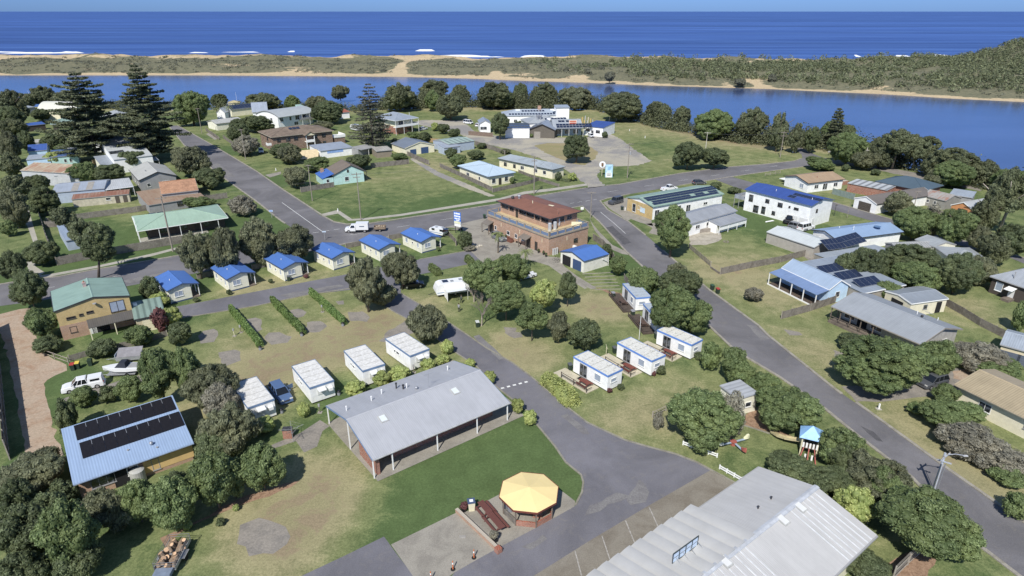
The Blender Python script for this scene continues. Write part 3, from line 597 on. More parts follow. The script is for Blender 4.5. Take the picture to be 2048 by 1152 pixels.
def skylight(H, fx, fy, w=1.0, l=1.2, m=None):
    x, y = fx*H.L, fy*H.W; s = y if H.ridge == 'u' else x; sl = atan2(H.zr(s+0.4)-H.zr(s-0.4), 0.8)
    o = MB().box(-w/2,w/2,-l/2,l/2,0,0.14).build('skylight', mat_plain('skylight_flashing', (0.42,0.42,0.40), 0.5), H.root, (x, y, H.zr(s)+0.06))
    o.rotation_euler = (sl, 0, 0) if H.ridge == 'u' else (0, -sl, 0)
    c = MB().box(-w/2+0.12,w/2-0.12,-l/2+0.12,l/2-0.12,0.141,0.19).build('dome', m or mat_plain('skylight_dome', (0.66,0.70,0.72), 0.25, 0.05), o)
def antenna(H, fx, fy, h=1.8):
    x, y = fx*H.L, fy*H.W; s = y if H.ridge == 'u' else x; mb = MB().tube([(0,0,0),(0,0,h)], 0.025, 5).tube([(-0.7,0,h-0.1),(0.7,0,h-0.1)], 0.02, 4)
    for i in range(6): mb.tube([(-0.6+i*0.24,-0.35+i*0.03,h-0.1),(-0.6+i*0.24,0.35-i*0.03,h-0.1)], 0.012, 4)
    mb.build('television_antenna', STEEL, H.root, (x, y, H.zr(s)))
def chimney(H, fx, fy, w=0.7, d=0.5, h=1.4, m=None):
    x, y = fx*H.L, fy*H.W; s = y if H.ridge == 'u' else x
    c = MB().box(-w/2,w/2,-d/2,d/2,-0.6,h).box(-w/2-0.05,w/2+0.05,-d/2-0.05,d/2+0.05,h-0.2,h-0.08).build('chimney', m or BRICKR, H.root, (x, y, H.zr(s)))
    MB().lathe([(0.11,h),(0.09,h+0.25)], n=8).build('chimney_pot', mat_plain('terracotta', (0.42,0.19,0.11)), c)
BRICKR = mat_brick('red_brick', (0.33,0.105,0.065), (0.24,0.075,0.05)); BRICKO = mat_brick('orange_brick', (0.455,0.27,0.18), (0.365,0.21,0.14)); BRICKY = mat_brick('yellow_brick', (0.60,0.45,0.215), (0.53,0.385,0.17), (0.42,0.34,0.2))
BRICKB = mat_brick('brown_brick', (0.20,0.105,0.075), (0.14,0.08,0.06)); BLOCK = mat_brick('concrete_block', (0.36,0.33,0.285), (0.31,0.285,0.25), (0.25,0.23,0.2))
WCREAM = mat_board('cream_cladding', (0.78,0.76,0.63), 0.22, rib=0.14); WWHITE = mat_board('white_cladding', (0.86,0.86,0.84), 0.25, rib=0.10); WPAN = mat_board('white_panel_wall', (0.85,0.85,0.84), 0.4, True, rib=0.07)
WGREY = mat_board('grey_weatherboard', (0.30,0.30,0.30), 0.18, rib=0.25); WBROWN = mat_board('brown_weatherboard', (0.085,0.07,0.062), 0.2, rib=0.3); WTEAL = mat_board('pale_teal_cladding', (0.47,0.66,0.62), 0.25, rib=0.10)
WBLUE = mat_board('pale_blue_weatherboard', (0.50,0.66,0.83), 0.18, rib=0.15); WCS = mat_board('cream_steel', (0.73,0.68,0.53), 0.19, True, rib=0.14); WYS = mat_board('yellow_cladding', (0.64,0.45,0.21), 0.2, rib=0.22)
WSTEEL = mat_board('grey_steel_wall', (0.46,0.47,0.48), 0.22, True, rib=0.14); WBST = mat_board('blue_grey_steel_wall', (0.40,0.46,0.55), 0.22, True, rib=0.16); WORG = mat_board('orange_weatherboard', (0.62,0.29,0.13), 0.18, rib=0.2)
WPALE = mat_board('pale_yellow_cladding', (0.78,0.73,0.55), 0.25, rib=0.08)
DGREY = mat_plain('roller_door_grey', (0.12,0.14,0.18), 0.5, 0.08); DBLUE = mat_plain('roller_door_blue', (0.05,0.09,0.19), 0.5, 0.08); DWHITE = mat_plain('door_white', (0.72,0.72,0.70), 0.5, 0.05); DDARK = mat_plain('door_dark', (0.05,0.045,0.04), 0.5, 0.1); DBRN = mat_plain('roller_door_brown', (0.10,0.085,0.07), 0.5, 0.1)
BLUETRIM = mat_plain('blue_grey_trim', (0.16,0.24,0.38), 0.5, 0.08); NAVYT = mat_plain('dark_blue_trim', (0.07,0.10,0.17), 0.5, 0.08); BLUEF = mat_plain('blue_fascia', (0.14,0.27,0.62), 0.5, 0.06)
# ---------------------------------------------------------------- holiday park: amenities block
RG = ('grey_zinc_roof', (0.50,0.51,0.54), 0.24)
H = house('amenities_block', 'long grey-roofed brick amenities block with open verandah, two square skylights on its roof', (744.5,921), (1019.5,806), BL=(648,814), e=2.7, cat='building', rise=1.7, rp=0.5,
          over=(3.4,1.2,2.3,0.6), wall=mat_brick('pale_cream_brick', (0.62,0.55,0.42), (0.56,0.48,0.36), (0.5,0.46,0.38)), rmat=RG, gut=mat_plain('pale_gutter', (0.5,0.5,0.5), 0.5), plinth=(1.15, BRICKR), rkw=dict(dirt=0.12, rib=0.07),
          wins=[('f',.12,1.3,2.2,.9),('f',.3,1.3,2.6,.9),('f',.5,1.3,2.6,.9),('f',.75,1.3,2.6,.9),('f',.9,1.3,1.6,.9)], doors=[('f',.61,.95,2.1,DDARK),('f',.2,.95,2.1,DDARK),('f',.84,.95,2.1,DDARK),('l',.5,.95,2.1,DDARK)],
          posts=[(0.005,0.01),(0.13,0.01),(0.44,0.01),(0.74,0.01),(0.985,0.01),(0.005,0.99),(0.005,0.5)], gable=BLUETRIM)
MB().box(0.6,1.0,0.4,5.2,0,2.15).build('screen_wall', BRICKR, H.root)
MB().box(3.2,18.2,2.18,2.26,0.0,1.1).build('planter_wall', BRICKR, H.root)
for f in ((0.2,0.36),(0.73,0.36)): skylight(H, *f)
for f in ((0.06,0.7),(0.24,0.72),(0.50,0.72),(0.86,0.8),(0.34,0.8)): vent(H, f[0], f[1], 0.7, 0.07)
vent(H,0.45,0.8,0.9,0.1,DTRIM,'flue'); vent(H,0.475,0.72,0.7,0.12,DTRIM,'flue'); whirly(H,0.53,0.6); antenna(H,0.6,0.53,2.2)
# manager's residence
H = house('brick_residence', 'two-storey yellow brick residence with pale green metal roof beside the orange driveway', (108,624), (259.5,592), BL=(98,584), e=5.3, cat='house', ridge='v', rise=1.1, rp=0.52, over=(0.15,0.15,0.15,0.4),
          wall=BRICKY, rmat=('pale_green_roof', (0.33,0.47,0.40), 0.3), gut=DTRIM, plinth=(2.55, BRICKO), rkw=dict(dirt=0.3), fr=FR_D,
          wins=[('f',.17,3.45,1.3,.4),('f',.31,3.6,.6,.38),('f',.43,3.75,1.0,.38),('f',.81,3.0,2.2,1.9,CURT),('f',.16,1.0,1.0,1.1),('f',.93,1.0,1.6,.7),('r',.3,3.2,1.2,1.0),('r',.6,.9,1.2,1.0),('l',.5,3.3,1.2,.9)], doors=[('f',.52,2.4,2.1,DARK),('f',.41,.9,2.05,DWHITE)])
MB().slab([(H.L*.36,-2.6,2.15),(H.L*1.02,-2.6,2.15),(H.L*1.02,-0.1,2.7),(H.L*.36,-0.1,2.7)], .1).build('patio_roof', mat_roof('dark_patio_roof', (0.14,0.13,0.12), 'x', .3), H.root)
for f in (.37,.7,1.01): MB().box(-.07,.07,-.07,.07,0,2.12).build('post', CREAM, H.root, (H.L*f,-2.5,0))
MB().lathe([(.3,0),(.3,.1),(.05,.12)], n=12).build('satellite_dish', TRIM, H.root, (H.L*.52,-.25,5.35))
MB().box(-.3,.3,-.3,.3,0,.8).box(-.22,.22,-.34,-.3,.1,.7).build('air_conditioner', WHITE, H.root, (H.L+.5,1.2,2.6))
chimney(H,.46,.62,.5,.5,.9,mat_plain('flashing_pink',(0.45,0.33,0.31)))
H = house('carport_wing', 'low single-storey wing with striped green roof attached to the yellow brick residence', (268,640), (331,627), BL=(262,609), e=2.6, cat='building', roof='skillion', ridge='u', rise=.35, over=.2,
          wall=mat_brick('cream_brick2', (0.60,0.52,0.34), (0.55,0.47,0.3)), rmat=('green_striped_roof', (0.30,0.40,0.34), 1.0), gut=DTRIM, rkw=dict(rib=0.4), doors=[('f',.5,2.4,2.1,CREAM)])
# solar house bottom left
H = house('solar_house', 'pale blue-roofed brick house with two rows of black panels at the lower left', (146,970), (387.5,886), BL=(123,878), e=2.75, roof='skillion', ridge='u', rise=1.25, over=(.35,.35,.7,.4), wall=BRICKO,
          rmat=('pale_blue_roof', (0.36,0.48,0.68), 0.28), gut=mat_plain('bluish_gutter', (0.33,0.42,0.58), .5), rkw=dict(dirt=.05, rib=.12),
          wins=[('f',.2,.9,2.4,1.4,None,FR_G),('f',.46,1.0,1.2,1.1,None,FR_W),('f',.66,.5,.8,1.6,None,FR_G),('l',.5,1,1.2,1.1)], doors=[('f',.36,1.6,2.1,DARK)])
MB().box(H.L*.55,H.L*.985,.66,.70,.5,2.4).build('cladding_panel', WYS, H.root)
key = MB().box(0,1.5,0,2.25,0,.04).mesh('pool_heating_panel', mat_plain('black_collector', (0.012,0.011,0.014), .6, .25, 4)); clip = MB().box(-.03,.03,0,.62,.045,.07).mesh('clip', STEEL)
for j, (x0, y0, sx_) in enumerate(((.115,.345,1.0),(.105,.69,1.0))):
    for i in range(9):
        w = H.L*.0975
        x = H.L*x0+i*w; y = H.W*y0; s = atan2(H.rise, H.W); k = link('collector_panel', key, H.root, (x, y, H.zr(y)+.16)); k.scale = ((w-.03)/1.5, H.W*.285/2.25, 1); k.rotation_euler = (s, 0, 0)
        if i: 
            q = link('clip', clip, k, (-.01, 1.5, 0)); q.scale = (1,1,1)
whirly(H,.665,.2); vent(H,.47,.24,.15,.1,TRIM); vent(H,.7,.12,.15,.1,TRIM)
tag(MB().lathe([(.8,0),(.8,1.6),(.5,1.75),(.1,1.8)], n=20).build('rain_tank', mat_plain('pale_grey_tank', (0.42,0.42,0.40), .6), None, P(279,962), smooth=False), 'round pale grey rain tank against the solar house wall', 'water tank')
# six cream cabins with blue roofs
BL_R = ('bright_blue_roof', (0.10,0.215,0.56), 0.26)
CAB = [((334,583),(390,569),(306,551.5),'leftmost blue-roofed cream cabin, next to the yellow brick residence'),((453,560),(507.5,546),(426,534),'second blue-roofed cream cabin from the left'),((565,539),(613,526),(531,512),'third blue-roofed cream cabin from the left, a grey bin at its corner'),
       ((664,518),(710,505),(630,493.5),'fourth blue-roofed cream cabin from the left, in front of the white work truck'),((757.6,500.5),(798,490),(720,478),'fifth blue-roofed cream cabin from the left, half behind a feathery tree'),((842,485),(881,475),(802,463),'rightmost blue-roofed cream cabin, beside the small white camper')]
for a, b, bl, lab in CAB:
    u0 = frame(a, b, BL=bl, e=2.75)
    H = house('cabin', lab, a, b, BL=bl, e=2.75, L=5.6, W=8.6, cat='cabin', group='cream cabins with blue roofs', ridge='v', rise=.75, over=(.3,1.45,.35,.35), wall=WCREAM, rmat=BL_R, gut=NAVYT, rkw=dict(dirt=.08, rib=.10),
              wins=[('f',.42,1.1,1.5,1.05,CURT),('l',.78,1.05,1.0,1.1,CURT),('l',.46,1.3,.6,.55),('l',.18,1.05,.7,1.1,CURT),('r',.6,1.1,1.2,1.0)], doors=[('r',.3,.85,2.05,DWHITE)], posts=[(.98,.06),(.98,.3),(.98,.6)], deck=(.74,.99,.04,.65,.3,TIMBER))
    vent(H,.3,.45,.3); MB().tube([(.33,.33,.1),(.33,.33,2.6)], .045, 5).build('downpipe', WHITE, H.root); MB().box(.3,H.L-1.45,.33,.37,.0,.28).build('base_skirt', NAVYT, H.root)
    for z in (.65,.95): MB().box(5.5,5.55,.5,2.5,z,z+.06).build('rail', TRIM, H.root)
    MB().box(3.0,5.55,.45,.5,.9,.96).build('rail', TRIM, H.root) if 0 else None
# ---- flat-roofed transportable cabins
ROOFW = mat_stone('mouldy_white_roof', (0.66,0.65,0.62), (0.38,0.36,0.31), .9, 3, lo=.55, hi=.8, rough=.7); ROOFS = mat_stone('speckled_white_roof', (0.66,0.65,0.60), (0.34,0.33,0.28), 2.6, 6, lo=.5, hi=.72, rough=.8)
def flat_cabin(A, B, C, lab, group, npan, roofm, wall, wins, doors, e=2.75, fasc=BLUETRIM, name='cabin', L=None, W=None):
    a, u, v, L0, W0 = frame(A, B, C, None, e); L = L or L0; W = W or W0; rz = atan2(u.y, u.x)
    root = thing(name, lab, 'cabin', (a.x, a.y, 0), rz, group)
    MB().box(.05, L-.05, .05, W-.05, .25, e-.2).build('wall', wall, root); MB().box(.2, L-.2, .2, W-.2, 0, .25).build('subfloor', DTRIM, root)
    MB().box(0, L, 0, .06, e-.26, e+.02).box(0, L, W-.06, W, e-.26, e+.02).box(0, .06, .06, W-.06, e-.26, e+.02).box(L-.06, L, .06, W-.06, e-.26, e+.02).build('fascia', fasc, root)
    long_v = W > L; N = npan; span = (W if long_v else L)-.14
    for i in range(N):
        s0 = .07+span*i/N+.06; s1 = .07+span*(i+1)/N-.06; dz = .03
        (MB().box(.07, L-.07, s0, s1, e-.2, e-.02+dz) if long_v else MB().box(s0, s1, .07, W-.07, e-.2, e-.02+dz)).build('roof_panel', roofm, root)
    class Q: pass
    H = Q(); H.root = root; H.L = L; H.W = W
    for w in wins:
        s, f, z, ww, hh = w[:5]; x, y = {'f': (L*f, .046), 'b': (L*f, W-.046), 'l': (.046, W*f), 'r': (L-.046, W*f)}[s]
        window(root, (x, y, z), SIDE_R[s], ww, hh, w[6] if len(w) > 6 else FR_W, w[5] if len(w) > 5 else GLASS)
    for s, f, ww, m in doors:
        x, y = {'f': (L*f, .046), 'b': (L*f, W-.046), 'l': (.046, W*f), 'r': (L-.046, W*f)}[s]
        window(root, (x, y, .3), SIDE_R[s], ww, 2.05, FR_G, GLASS, 'sliding_door', 1)
    return H
WC4 = [((495,816),(555,795.5),(516,752),'leftmost of the four white box cabins, beside the blue wagon'),((619,776),(668,760),(627,720),'second white box cabin from the left, with awning hood and downpipe on its end wall'),((725,742),(770,728),(727,691),'third white box cabin from the left, its end wall behind lime shrubs'),((820,712),(860,697),(813,665),'rightmost of the four white box cabins, near the park road')]
for k, (a, b, c, lab) in enumerate(WC4):
    H = flat_cabin(a, b, c, lab, 'white box cabins in a row behind the amenities block', 5, ROOFW, WPAN, [('l',.5,1.45,.9,.5),('l',.62,1.45,.5,.5),('f',.5,1.3,1.0,.7) if k == 3 else ('b',.5,1.2,1.0,.8)], [], L=3.5, W=7.3)
    MB().slab([(1.0,-.75,2.05),(2.1,-.75,2.05),(2.1,.0,2.3),(1.0,.0,2.3)], .05).box(1.0,2.1,-.02,.03,1.2,2.05).build('window_hood' if k else 'air_conditioner', DWHITE, H.root)
    MB().box(2.5,3.1,-.45,-.0,1.5,1.95).build('air_conditioner', WHITE, H.root)
E5 = [((1146.5,713),(1216,752),(1249,740),'white cabin with speckled flat roof and terrace, nearest the park road',1),((1234,684.5),(1304,722),(1334,711),'middle white cabin with speckled flat roof of the three in a stepped row',1),((1314,659.5),(1384,690),(1411.5,681),'white cabin with ribbed flat roof partly under the big tree by the street',1),
      ((1245,567),(1272,596),(1302,592),'white cabin with pale blue flat roof beside the paved stripes',2),((1286,607.5),(1314,638),(1345,632),'white cabin mostly hidden under the big tree, behind the flagpole',2)]
PICN = []
for a, b, c, lab, kd in E5:
    H = flat_cabin(a, b, c, lab, 'white cabins with blue fascia near the street', 4 if kd == 1 else 6, ROOFS if kd == 1 else mat_stone('pale_blue_grey_roof', (0.50,0.56,0.62), (0.42,0.42,0.40), .8, 6, lo=.5, hi=.8), WPAN, [('f',.72,.95,1.25,1.15,CURT),('r',.42,1.3,1.2,.65,CURT)], [('f',.31,1.5,None)], fasc=BLUEF)
    if kd == 1: MB().box(-1.6, H.L*.78, -2.5, -.02, 0, .12).build('terrace', mat_stone('cream_paving', (0.66,0.60,0.45), (0.55,0.50,0.38), .8), H.root)
    else: MB().box(-1.2, H.L*1.0, -2.2, -.02, 0, .25).build('timber_deck', mat_stone('dark_deck', (0.13,0.105,0.085), (0.09,0.07,0.06), 1.2), H.root)
    rail = mat_plain('dark_rail', (0.10,0.08,0.07), .7) ; x0, x1, y = (H.L*.02, H.L*.76, -2.42) if kd == 1 else (-1.1, H.L*.95, -2.12)
    for x in (x0, (x0+x1)/2, x1): MB().box(-.05,.05,-.05,.05,0,1.0).build('post', rail, H.root, (x, y, .1))
    for z in (.55, .95): MB().box(x0, x1, y-.02, y+.03, z, z+.07).build('rail', rail, H.root)
    for z in (.55, .95): MB().box(x1-.02, x1+.03, y, y+1.0, z, z+.07).build('rail', rail, H.root)
    w = H.root.matrix_world
    PICN.append((H.root.location, H.root.rotation_euler.z, H.L*.55, -1.35, .12 if kd == 1 else .25, lab))
    MB().box(-.5,.5,-.35,.35,0,.02).build('door_mat', BLACKP, H.root, (H.L*.31, -.45, .12 if kd == 1 else .25))
H = house('cream_cabin', 'small cream cabin with grey roof behind the big round tree at the playground', (1440,771), (1478,800), (1508,782.5), e=2.6, cat='cabin', roof='skillion', rise=.15, over=.12, wall=WCREAM, rmat=('pale_grey_roof', (0.50,0.52,0.55), .8), wins=[('r',.55,1.0,1.0,.8),('f',.5,1.2,.9,.7)], rkw=dict(rib=.2))
# ---- large hall at lower right : body lies to the left of the edge from its near to its far corner
u0 = frame((1671,1150),(1753.5,1071), e=3.1, W=1); a = u0[0]-u0[1]*26
ra = thing('reception_hall', 'big pale grey-roofed hall with ribbed sheets at the lower right corner', 'building', (a.x, a.y, 0), atan2(u0[1].y, u0[1].x))
Lh = (P(1753.5,1071,3.1)-a).length; Wh = (P(1518,935,3.1)-P(1753.5,1071,3.1)).dot(u0[2]); RM = mat_plain('pale_roof_sheet', (0.47,0.465,0.45), .5, .07, .4); mid = Wh*.5; rz_ = 1.55
MB().box(.5, Lh-.5, .5, Wh-.6, 0, 3.05).build('wall', WPALE, ra)
for al0, al1 in ((0,.001),): pass
MB().ext([(.5,3.0),(Wh-.6,3.0),(mid,3.0+rz_-.05)], 'x', .5, Lh-.5).build('gable_wall', WPALE, ra)
ribbed = mat_roof('pale_hall_roof', (0.60,0.59,0.575), 'x', .2, rkw if 0 else .5, dirt=.1, rib=.05)
MB().slab([(0,0,3.1),(Lh,0,3.1),(Lh,mid,3.1+rz_),(0,mid,3.1+rz_)], .08).build('roof_slope', ribbed, ra)
xs_ = Lh-11.2
MB().slab([(xs_,mid,3.1+rz_),(Lh,mid,3.1+rz_),(Lh,Wh,3.1),(xs_,Wh,3.1)], .08).build('roof_slope', ribbed, ra)
nP = 16; pw = 1.52
for i in range(nP):                                       # wide overlapping sheets, each one bowed
    x1 = xs_-i*pw; x0 = x1-pw; mb = MB(); k = 6
    for j in range(k):
        f0, f1 = j/k, (j+1)/k; h0, h1 = .34*(1-(1-f0)**2.2)+.02, .34*(1-(1-f1)**2.2)+.02
        xa, xb = x0+pw*f0, x0+pw*f1
        mb.hexa([(xa,mid-.02,3.1+rz_),(xb,mid-.02,3.1+rz_),(xb,Wh+.7,3.05),(xa,Wh+.7,3.05),(xa,mid-.02,3.12+rz_+h0),(xb,mid-.02,3.12+rz_+h1),(xb,Wh+.7,3.12+h1),(xa,Wh+.7,3.12+h0)])
    if x1 > -1: mb.build('roof_sheet', RM, ra)
for i in range(7):                                        # raised ribs on the street-side slope
    for base in (Lh-1.0-i*.72, Lh-13-i*.8):
        mb = MB(); z = lambda y: 3.1+rz_*y/mid+.08; mb.hexa([(base-.045,0,z(0)-.01),(base+.045,0,z(0)-.01),(base+.045,mid,z(mid)-.01),(base-.045,mid,z(mid)-.01),(base-.03,0,z(0)+.07),(base+.03,0,z(0)+.07),(base+.03,mid,z(mid)+.07),(base-.03,mid,z(mid)+.07)])
        mb.build('roof_rib', mat_plain('bright_zinc', (0.56,0.57,0.58), .5), ra)
MB().ext([(mid-.3, 3.1+rz_+.06),(mid+.3, 3.1+rz_+.06),(mid+.28, 3.1+rz_+.17),(mid, 3.1+rz_+.22),(mid-.28, 3.1+rz_+.17)], 'x', 0, Lh).build('ridge_cap', mat_plain('pale_blue_cap', (0.47,0.49,0.52), .5), ra)
MB().box(0, Lh, -.15, 0, 2.98, 3.14).build('gutter', TRIM, ra); MB().box(xs_, Lh, Wh, Wh+.15, 2.98, 3.14).build('gutter', TRIM, ra); MB().box(0, xs_, Wh+.7, Wh+.82, 2.96, 3.1).build('gutter', TRIM, ra)
HH = House(); HH.root = ra; HH.L = Lh; HH.W = Wh; HH.ridge = 'u'; HH.zr = lambda s: 3.1+rz_*(s/mid if s <= mid else (Wh-s)/(Wh-mid))
def hall_f(px):                                           # pixel on the roof -> fractions of the hall
    z = 3.9; p = P(*px, z)-Vector((a.x, a.y, 0)); return p.x*u0[1].x+p.y*u0[1].y, p.x*u0[2].x+p.y*u0[2].y
for px in ((1598,1026),(1563,1052),(1448,1137)):
    q = hall_f(px); skylight(HH, q[0]/Lh, q[1]/Wh, .9, 1.2, mat_plain('white_dome', (0.68,0.68,0.66), .4, .04))
for px in ((1515,1022),(1541,1003)):
    q = hall_f(px); vent(HH, q[0]/Lh, q[1]/Wh, .35, .08, DTRIM)
q = hall_f((1366,1118)); px_, py_ = q
sgn = MB(); Ls = 3.6
for x in (0, .9, 1.8, 2.7, 3.55): sgn.box(x-.06 if x else 0, x+.06, -.03, .03, .25, 1.35)
sgn.box(0, Ls, -.04, .04, 1.32, 1.42).box(0, Ls, -.04, .04, .2, .3).box(0, Ls, -.03, .03, .79, .83)
so = sgn.build('roof_sign', mat_plain('dark_green_frame', (0.05,0.065,0.07), .6), None, (0,0,0)); w = ra.matrix_basis @ Vector((px_-1.6, py_, HH.zr(py_)+.12)); so.location = w; so.rotation_euler = (0,0,ra.rotation_euler.z)
tag(so, 'dark-framed billboard seen from behind, standing on the pale hall roof', 'sign')
for i in range(4): MB().box(.08+i*.9,.84+i*.9,-.015,.015,.3,1.32).build('sign_panel', mat_plain('pale_blue_board', (0.55,0.66,0.80), .5), so)
for x in (.3,1.3,2.3,3.4): MB().tube([(x,-.05,.95),(x+.15,-1.3,.0)], .025, 5).build('stay', TRIM, so)
# ---- brick hotel on the corner
e1, e2 = 4.0, 7.0
a, u, v, L, W_ = frame((975.6,431),(1098,477),(1181,457),e=e1)
hr = thing('corner_motel', 'three-level orange brick building with brown hip roof and glazed balcony on the street corner', 'building', (a.x, a.y, 0), atan2(u.y, u.x))
MB().box(0, L, 0, W_, 0, e1).build('wall', BRICKO, hr)
MB().box(-.15, L+.15, -.15, W_+.15, e1, e1+.28).build('balcony_slab', mat_plain('grey_brown_concrete', (0.30,0.265,0.22), .8), hr)
q0, u_, v_, L2, W2 = frame((993,402),(1093,440.6),(1158,425),e=e2)
loc = Vector(((q0-a).dot(u), (q0-a).dot(v)))
ux0, uy0 = loc.x+.7, loc.y+.7; ux1, uy1 = loc.x+L2-.7, loc.y+W2-.7
MB().box(ux0, ux1, uy0, uy1, e1+.28, e2-.02).build('upper_wall', BRICKO, hr)
MB().box(-.1, L+.1, -.1, W_+.1, e1+.281, e1+.30).build('balcony_floor', mat_plain('ochre_tiles', (0.50,0.40,0.24), .8), hr)
RB = mat_roof('brown_red_roof', (0.30,0.142,0.098), 'x', .35, .65, dirt=.3, rib=.12); RB2 = mat_roof('brown_red_roof', (0.30,0.142,0.098), 'y', .35, .65, dirt=.3, rib=.12)
x0, y0, x1, y1 = loc.x, loc.y, loc.x+L2, loc.y+W2; r = W2/2; z = e2; rs = .8
for q, m in (([(x0,y0,z),(x1,y0,z),(x1-r,y0+r,z+rs),(x0+r,y0+r,z+rs)], RB), ([(x1,y0,z),(x1,y1,z),(x1-r,y0+r,z+rs)], RB2), ([(x1,y1,z),(x0,y1,z),(x0+r,y0+r,z+rs),(x1-r,y0+r,z+rs)], RB), ([(x0,y1,z),(x0,y0,z),(x0+r,y0+r,z+rs)], RB2)):
    MB().slab(q, .1).build('roof_slope', m, hr)
mb = MB().box(x0-.1,x1+.1,y0-.12,y0,z-.12,z+.1).box(x0-.1,x1+.1,y1,y1+.12,z-.12,z+.1).box(x0-.12,x0,y0,y1,z-.12,z+.1).box(x1,x1+.12,y0,y1,z-.12,z+.1); mb.build('gutter', DTRIM, hr)
pil = mat_plain('pilaster_stone', (0.33,0.28,0.22), .8); gb = mat_plain('bluish_glass_panel', (0.16,0.22,0.34), .15, .15, spec=.7); gbm = MB().box(-.5,.5,-.02,.02,0,.8).mesh('glass_panel', gb)
def balus(p, q, n):
    d = Vector(q)-Vector(p); l = d.length; an = atan2(d.y, d.x); st = l/n
    for i in range(n+1):
        c = Vector(p)+d*i/n; MB().box(-.14,.14,-.14,.14,0,1.15).build('pilaster', pil, hr, (c.x, c.y, e1+.28), an)
    for i in range(n):
        c = Vector(p)+d*(i+.5)/n; g = link('glass_panel', gbm, hr, (c.x, c.y, e1+.42), an); g.scale = (st-.36, 1, .72/.8)
    c = Vector(p)+d/2; MB().box(-l/2, l/2, -.1, .1, 1.08, 1.18).build('rail', pil, hr, (c.x, c.y, e1+.28), an); MB().box(-l/2, l/2, -.12, .12, 0, .16).build('parapet', pil, hr, (c.x, c.y, e1+.28), an)
balus((.05,.05), (L-.05,.05), 8); balus((L-.05,.2), (L-.05,W_-.05), 5); balus((.05,.3), (.05,W_-.05), 4); balus((L-.3,W_-.05), (.3,W_-.05), 7)
for f, w in ((.1,2.6),(.24,1.6),(.47,2.6),(.62,2.6),(.76,1.6),(.9,2.4)): window(hr, (ux0+(ux1-ux0)*f, uy0-.004, e2-1.4), 0, w, 1.2, FR_D)
for f in (.15,.42,.7): window(hr, (ux1+.004, uy0+(uy1-uy0)*f, e2-1.45), pi/2, 1.5, 1.25, FR_G)
MB().box(-.45,.45,-.05,.01,0,2.1).build('door', DDARK, hr, (ux0+(ux1-ux0)*.35, uy0, e1+.3))
for f, w, h in ((.14,.8,1.1),(.36,1.1,1.0),(.49,.9,1.0),(.6,1.1,1.0)): window(hr, (L*f, -.004, 1.1), 0, w, h, FR_W)
for f, w in ((.81,.95),(.68,1.9),(.07,1.5)): MB().box(-w/2,w/2,-.05,.02,0,2.1).build('door', DDARK, hr, (L*f, 0, 0))
window(hr, (L+.004, W_*.68, 1.3), pi/2, 1.3, 1.0, FR_D)
for f in (.04,.67):
    MB().slab([(L*f-1.3,-1.7,2.3),(L*f+1.5,-1.7,2.3),(L*f+1.5,-.02,2.9),(L*f-1.3,-.02,2.9)], .1).build('awning', mat_roof('brown_grey_awning', (0.24,0.21,0.18), 'x', .4), hr)
    for dx in (-1.2,1.4): MB().box(-.06,.06,-.06,.06,0,2.28).build('post', TIMBER, hr, (L*f+dx,-1.6,0))
for f in (.24,.55,.9): MB().box(-.06,.06,-.06,.0,0,.9).build('wall_light', CREAM, hr, (L*f,-.02,2.5))
MB().box(0,.06,-.06,.06,0,.9).build('wall_light', CREAM, hr, (L,W_*.45,2.4))
for dy in (3.2,4.8): MB().lathe([(.42,0),(.42,1.75),(.3,1.85),(.05,1.88)], n=12).build('water_heater', mat_plain('silver_tank', (0.55,0.57,0.60), .35, metal=.3), hr, (L-.9 if 0 else ux1+.55, dy, e1+.3))
MB().tube([(0,0,0),(0,0,.9)], .28, 10).build('kitchen_exhaust', STEEL, hr, (x0+L2*.19,y0+W2*.42,z+.3)); MB().lathe([(.42,.9),(.5,1.1),(.42,1.3),(.15,1.35)], n=12).build('kitchen_exhaust', STEEL, hr, (x0+L2*.19,y0+W2*.42,z+.3)); MB().lathe([(.3,0),(.34,.5),(.45,.62),(.3,.9)], n=10).build('kitchen_exhaust', DTRIM, hr, (x0+L2*.12,y0+W2*.33,z+.3))
for f in ((.46,.4),(.94,.35)): MB().tube([(0,0,0),(0,0,1.0)], .09, 6).build('vent_pipe', CREAM if f[0] < .6 else BRICKR, hr, (x0+L2*f[0], y0+W2*f[1], z+.35))
MB().box(-.7,.7,-.35,.35,0,.3).build('skylight', CREAM, hr, (x0+L2*.68,y0+W2*.6,z+.5), .3)
MB().box(-.4,.4,-.3,.3,0,.75).build('air_conditioner', WHITE, hr, (L+.5,W_*.62,0)); 
for k in range(3): MB().tube([(0,0,0),(0,0,1.5)], .22, 9).build('gas_bottle', mat_plain('gas_silver', (0.5,0.5,0.5), .4), hr, (L+.4,1.0+k*.6,0))
MB().box(-1.2,1.2,-.06,.06,0,.9).build('sun_lounge_screen', CREAM, hr, (L-2.2,W_-1.6,e1+.3), .8)
# blue garage
H = house('double_garage', 'white double garage with bright blue roof and one door raised, beside the brick motel', (1120,503), (1168,523), (1217,508), e=2.6, cat='garage', ridge='v', rise=.95, over=.12, wall=mat_board('white_steel_wall', (0.74,0.73,0.66), .3, True, rib=.12), rmat=BL_R, gut=NAVYT, rkw=dict(dirt=.06, rib=.10),
          doors=[('f',.27,2.4,2.15,DARK),('f',.72,2.4,2.15,DBLUE)])
MB().tube([(H.L+.03,H.W*.75,1.9),(H.L+.03,H.W*.98,.9)], .08, 5).build('downpipe', WHITE, H.root); MB().tube([(H.L+.06,H.W-.1,0),(H.L+.06,H.W-.1,2.6)], .06, 5).build('downpipe', WHITE, H.root)
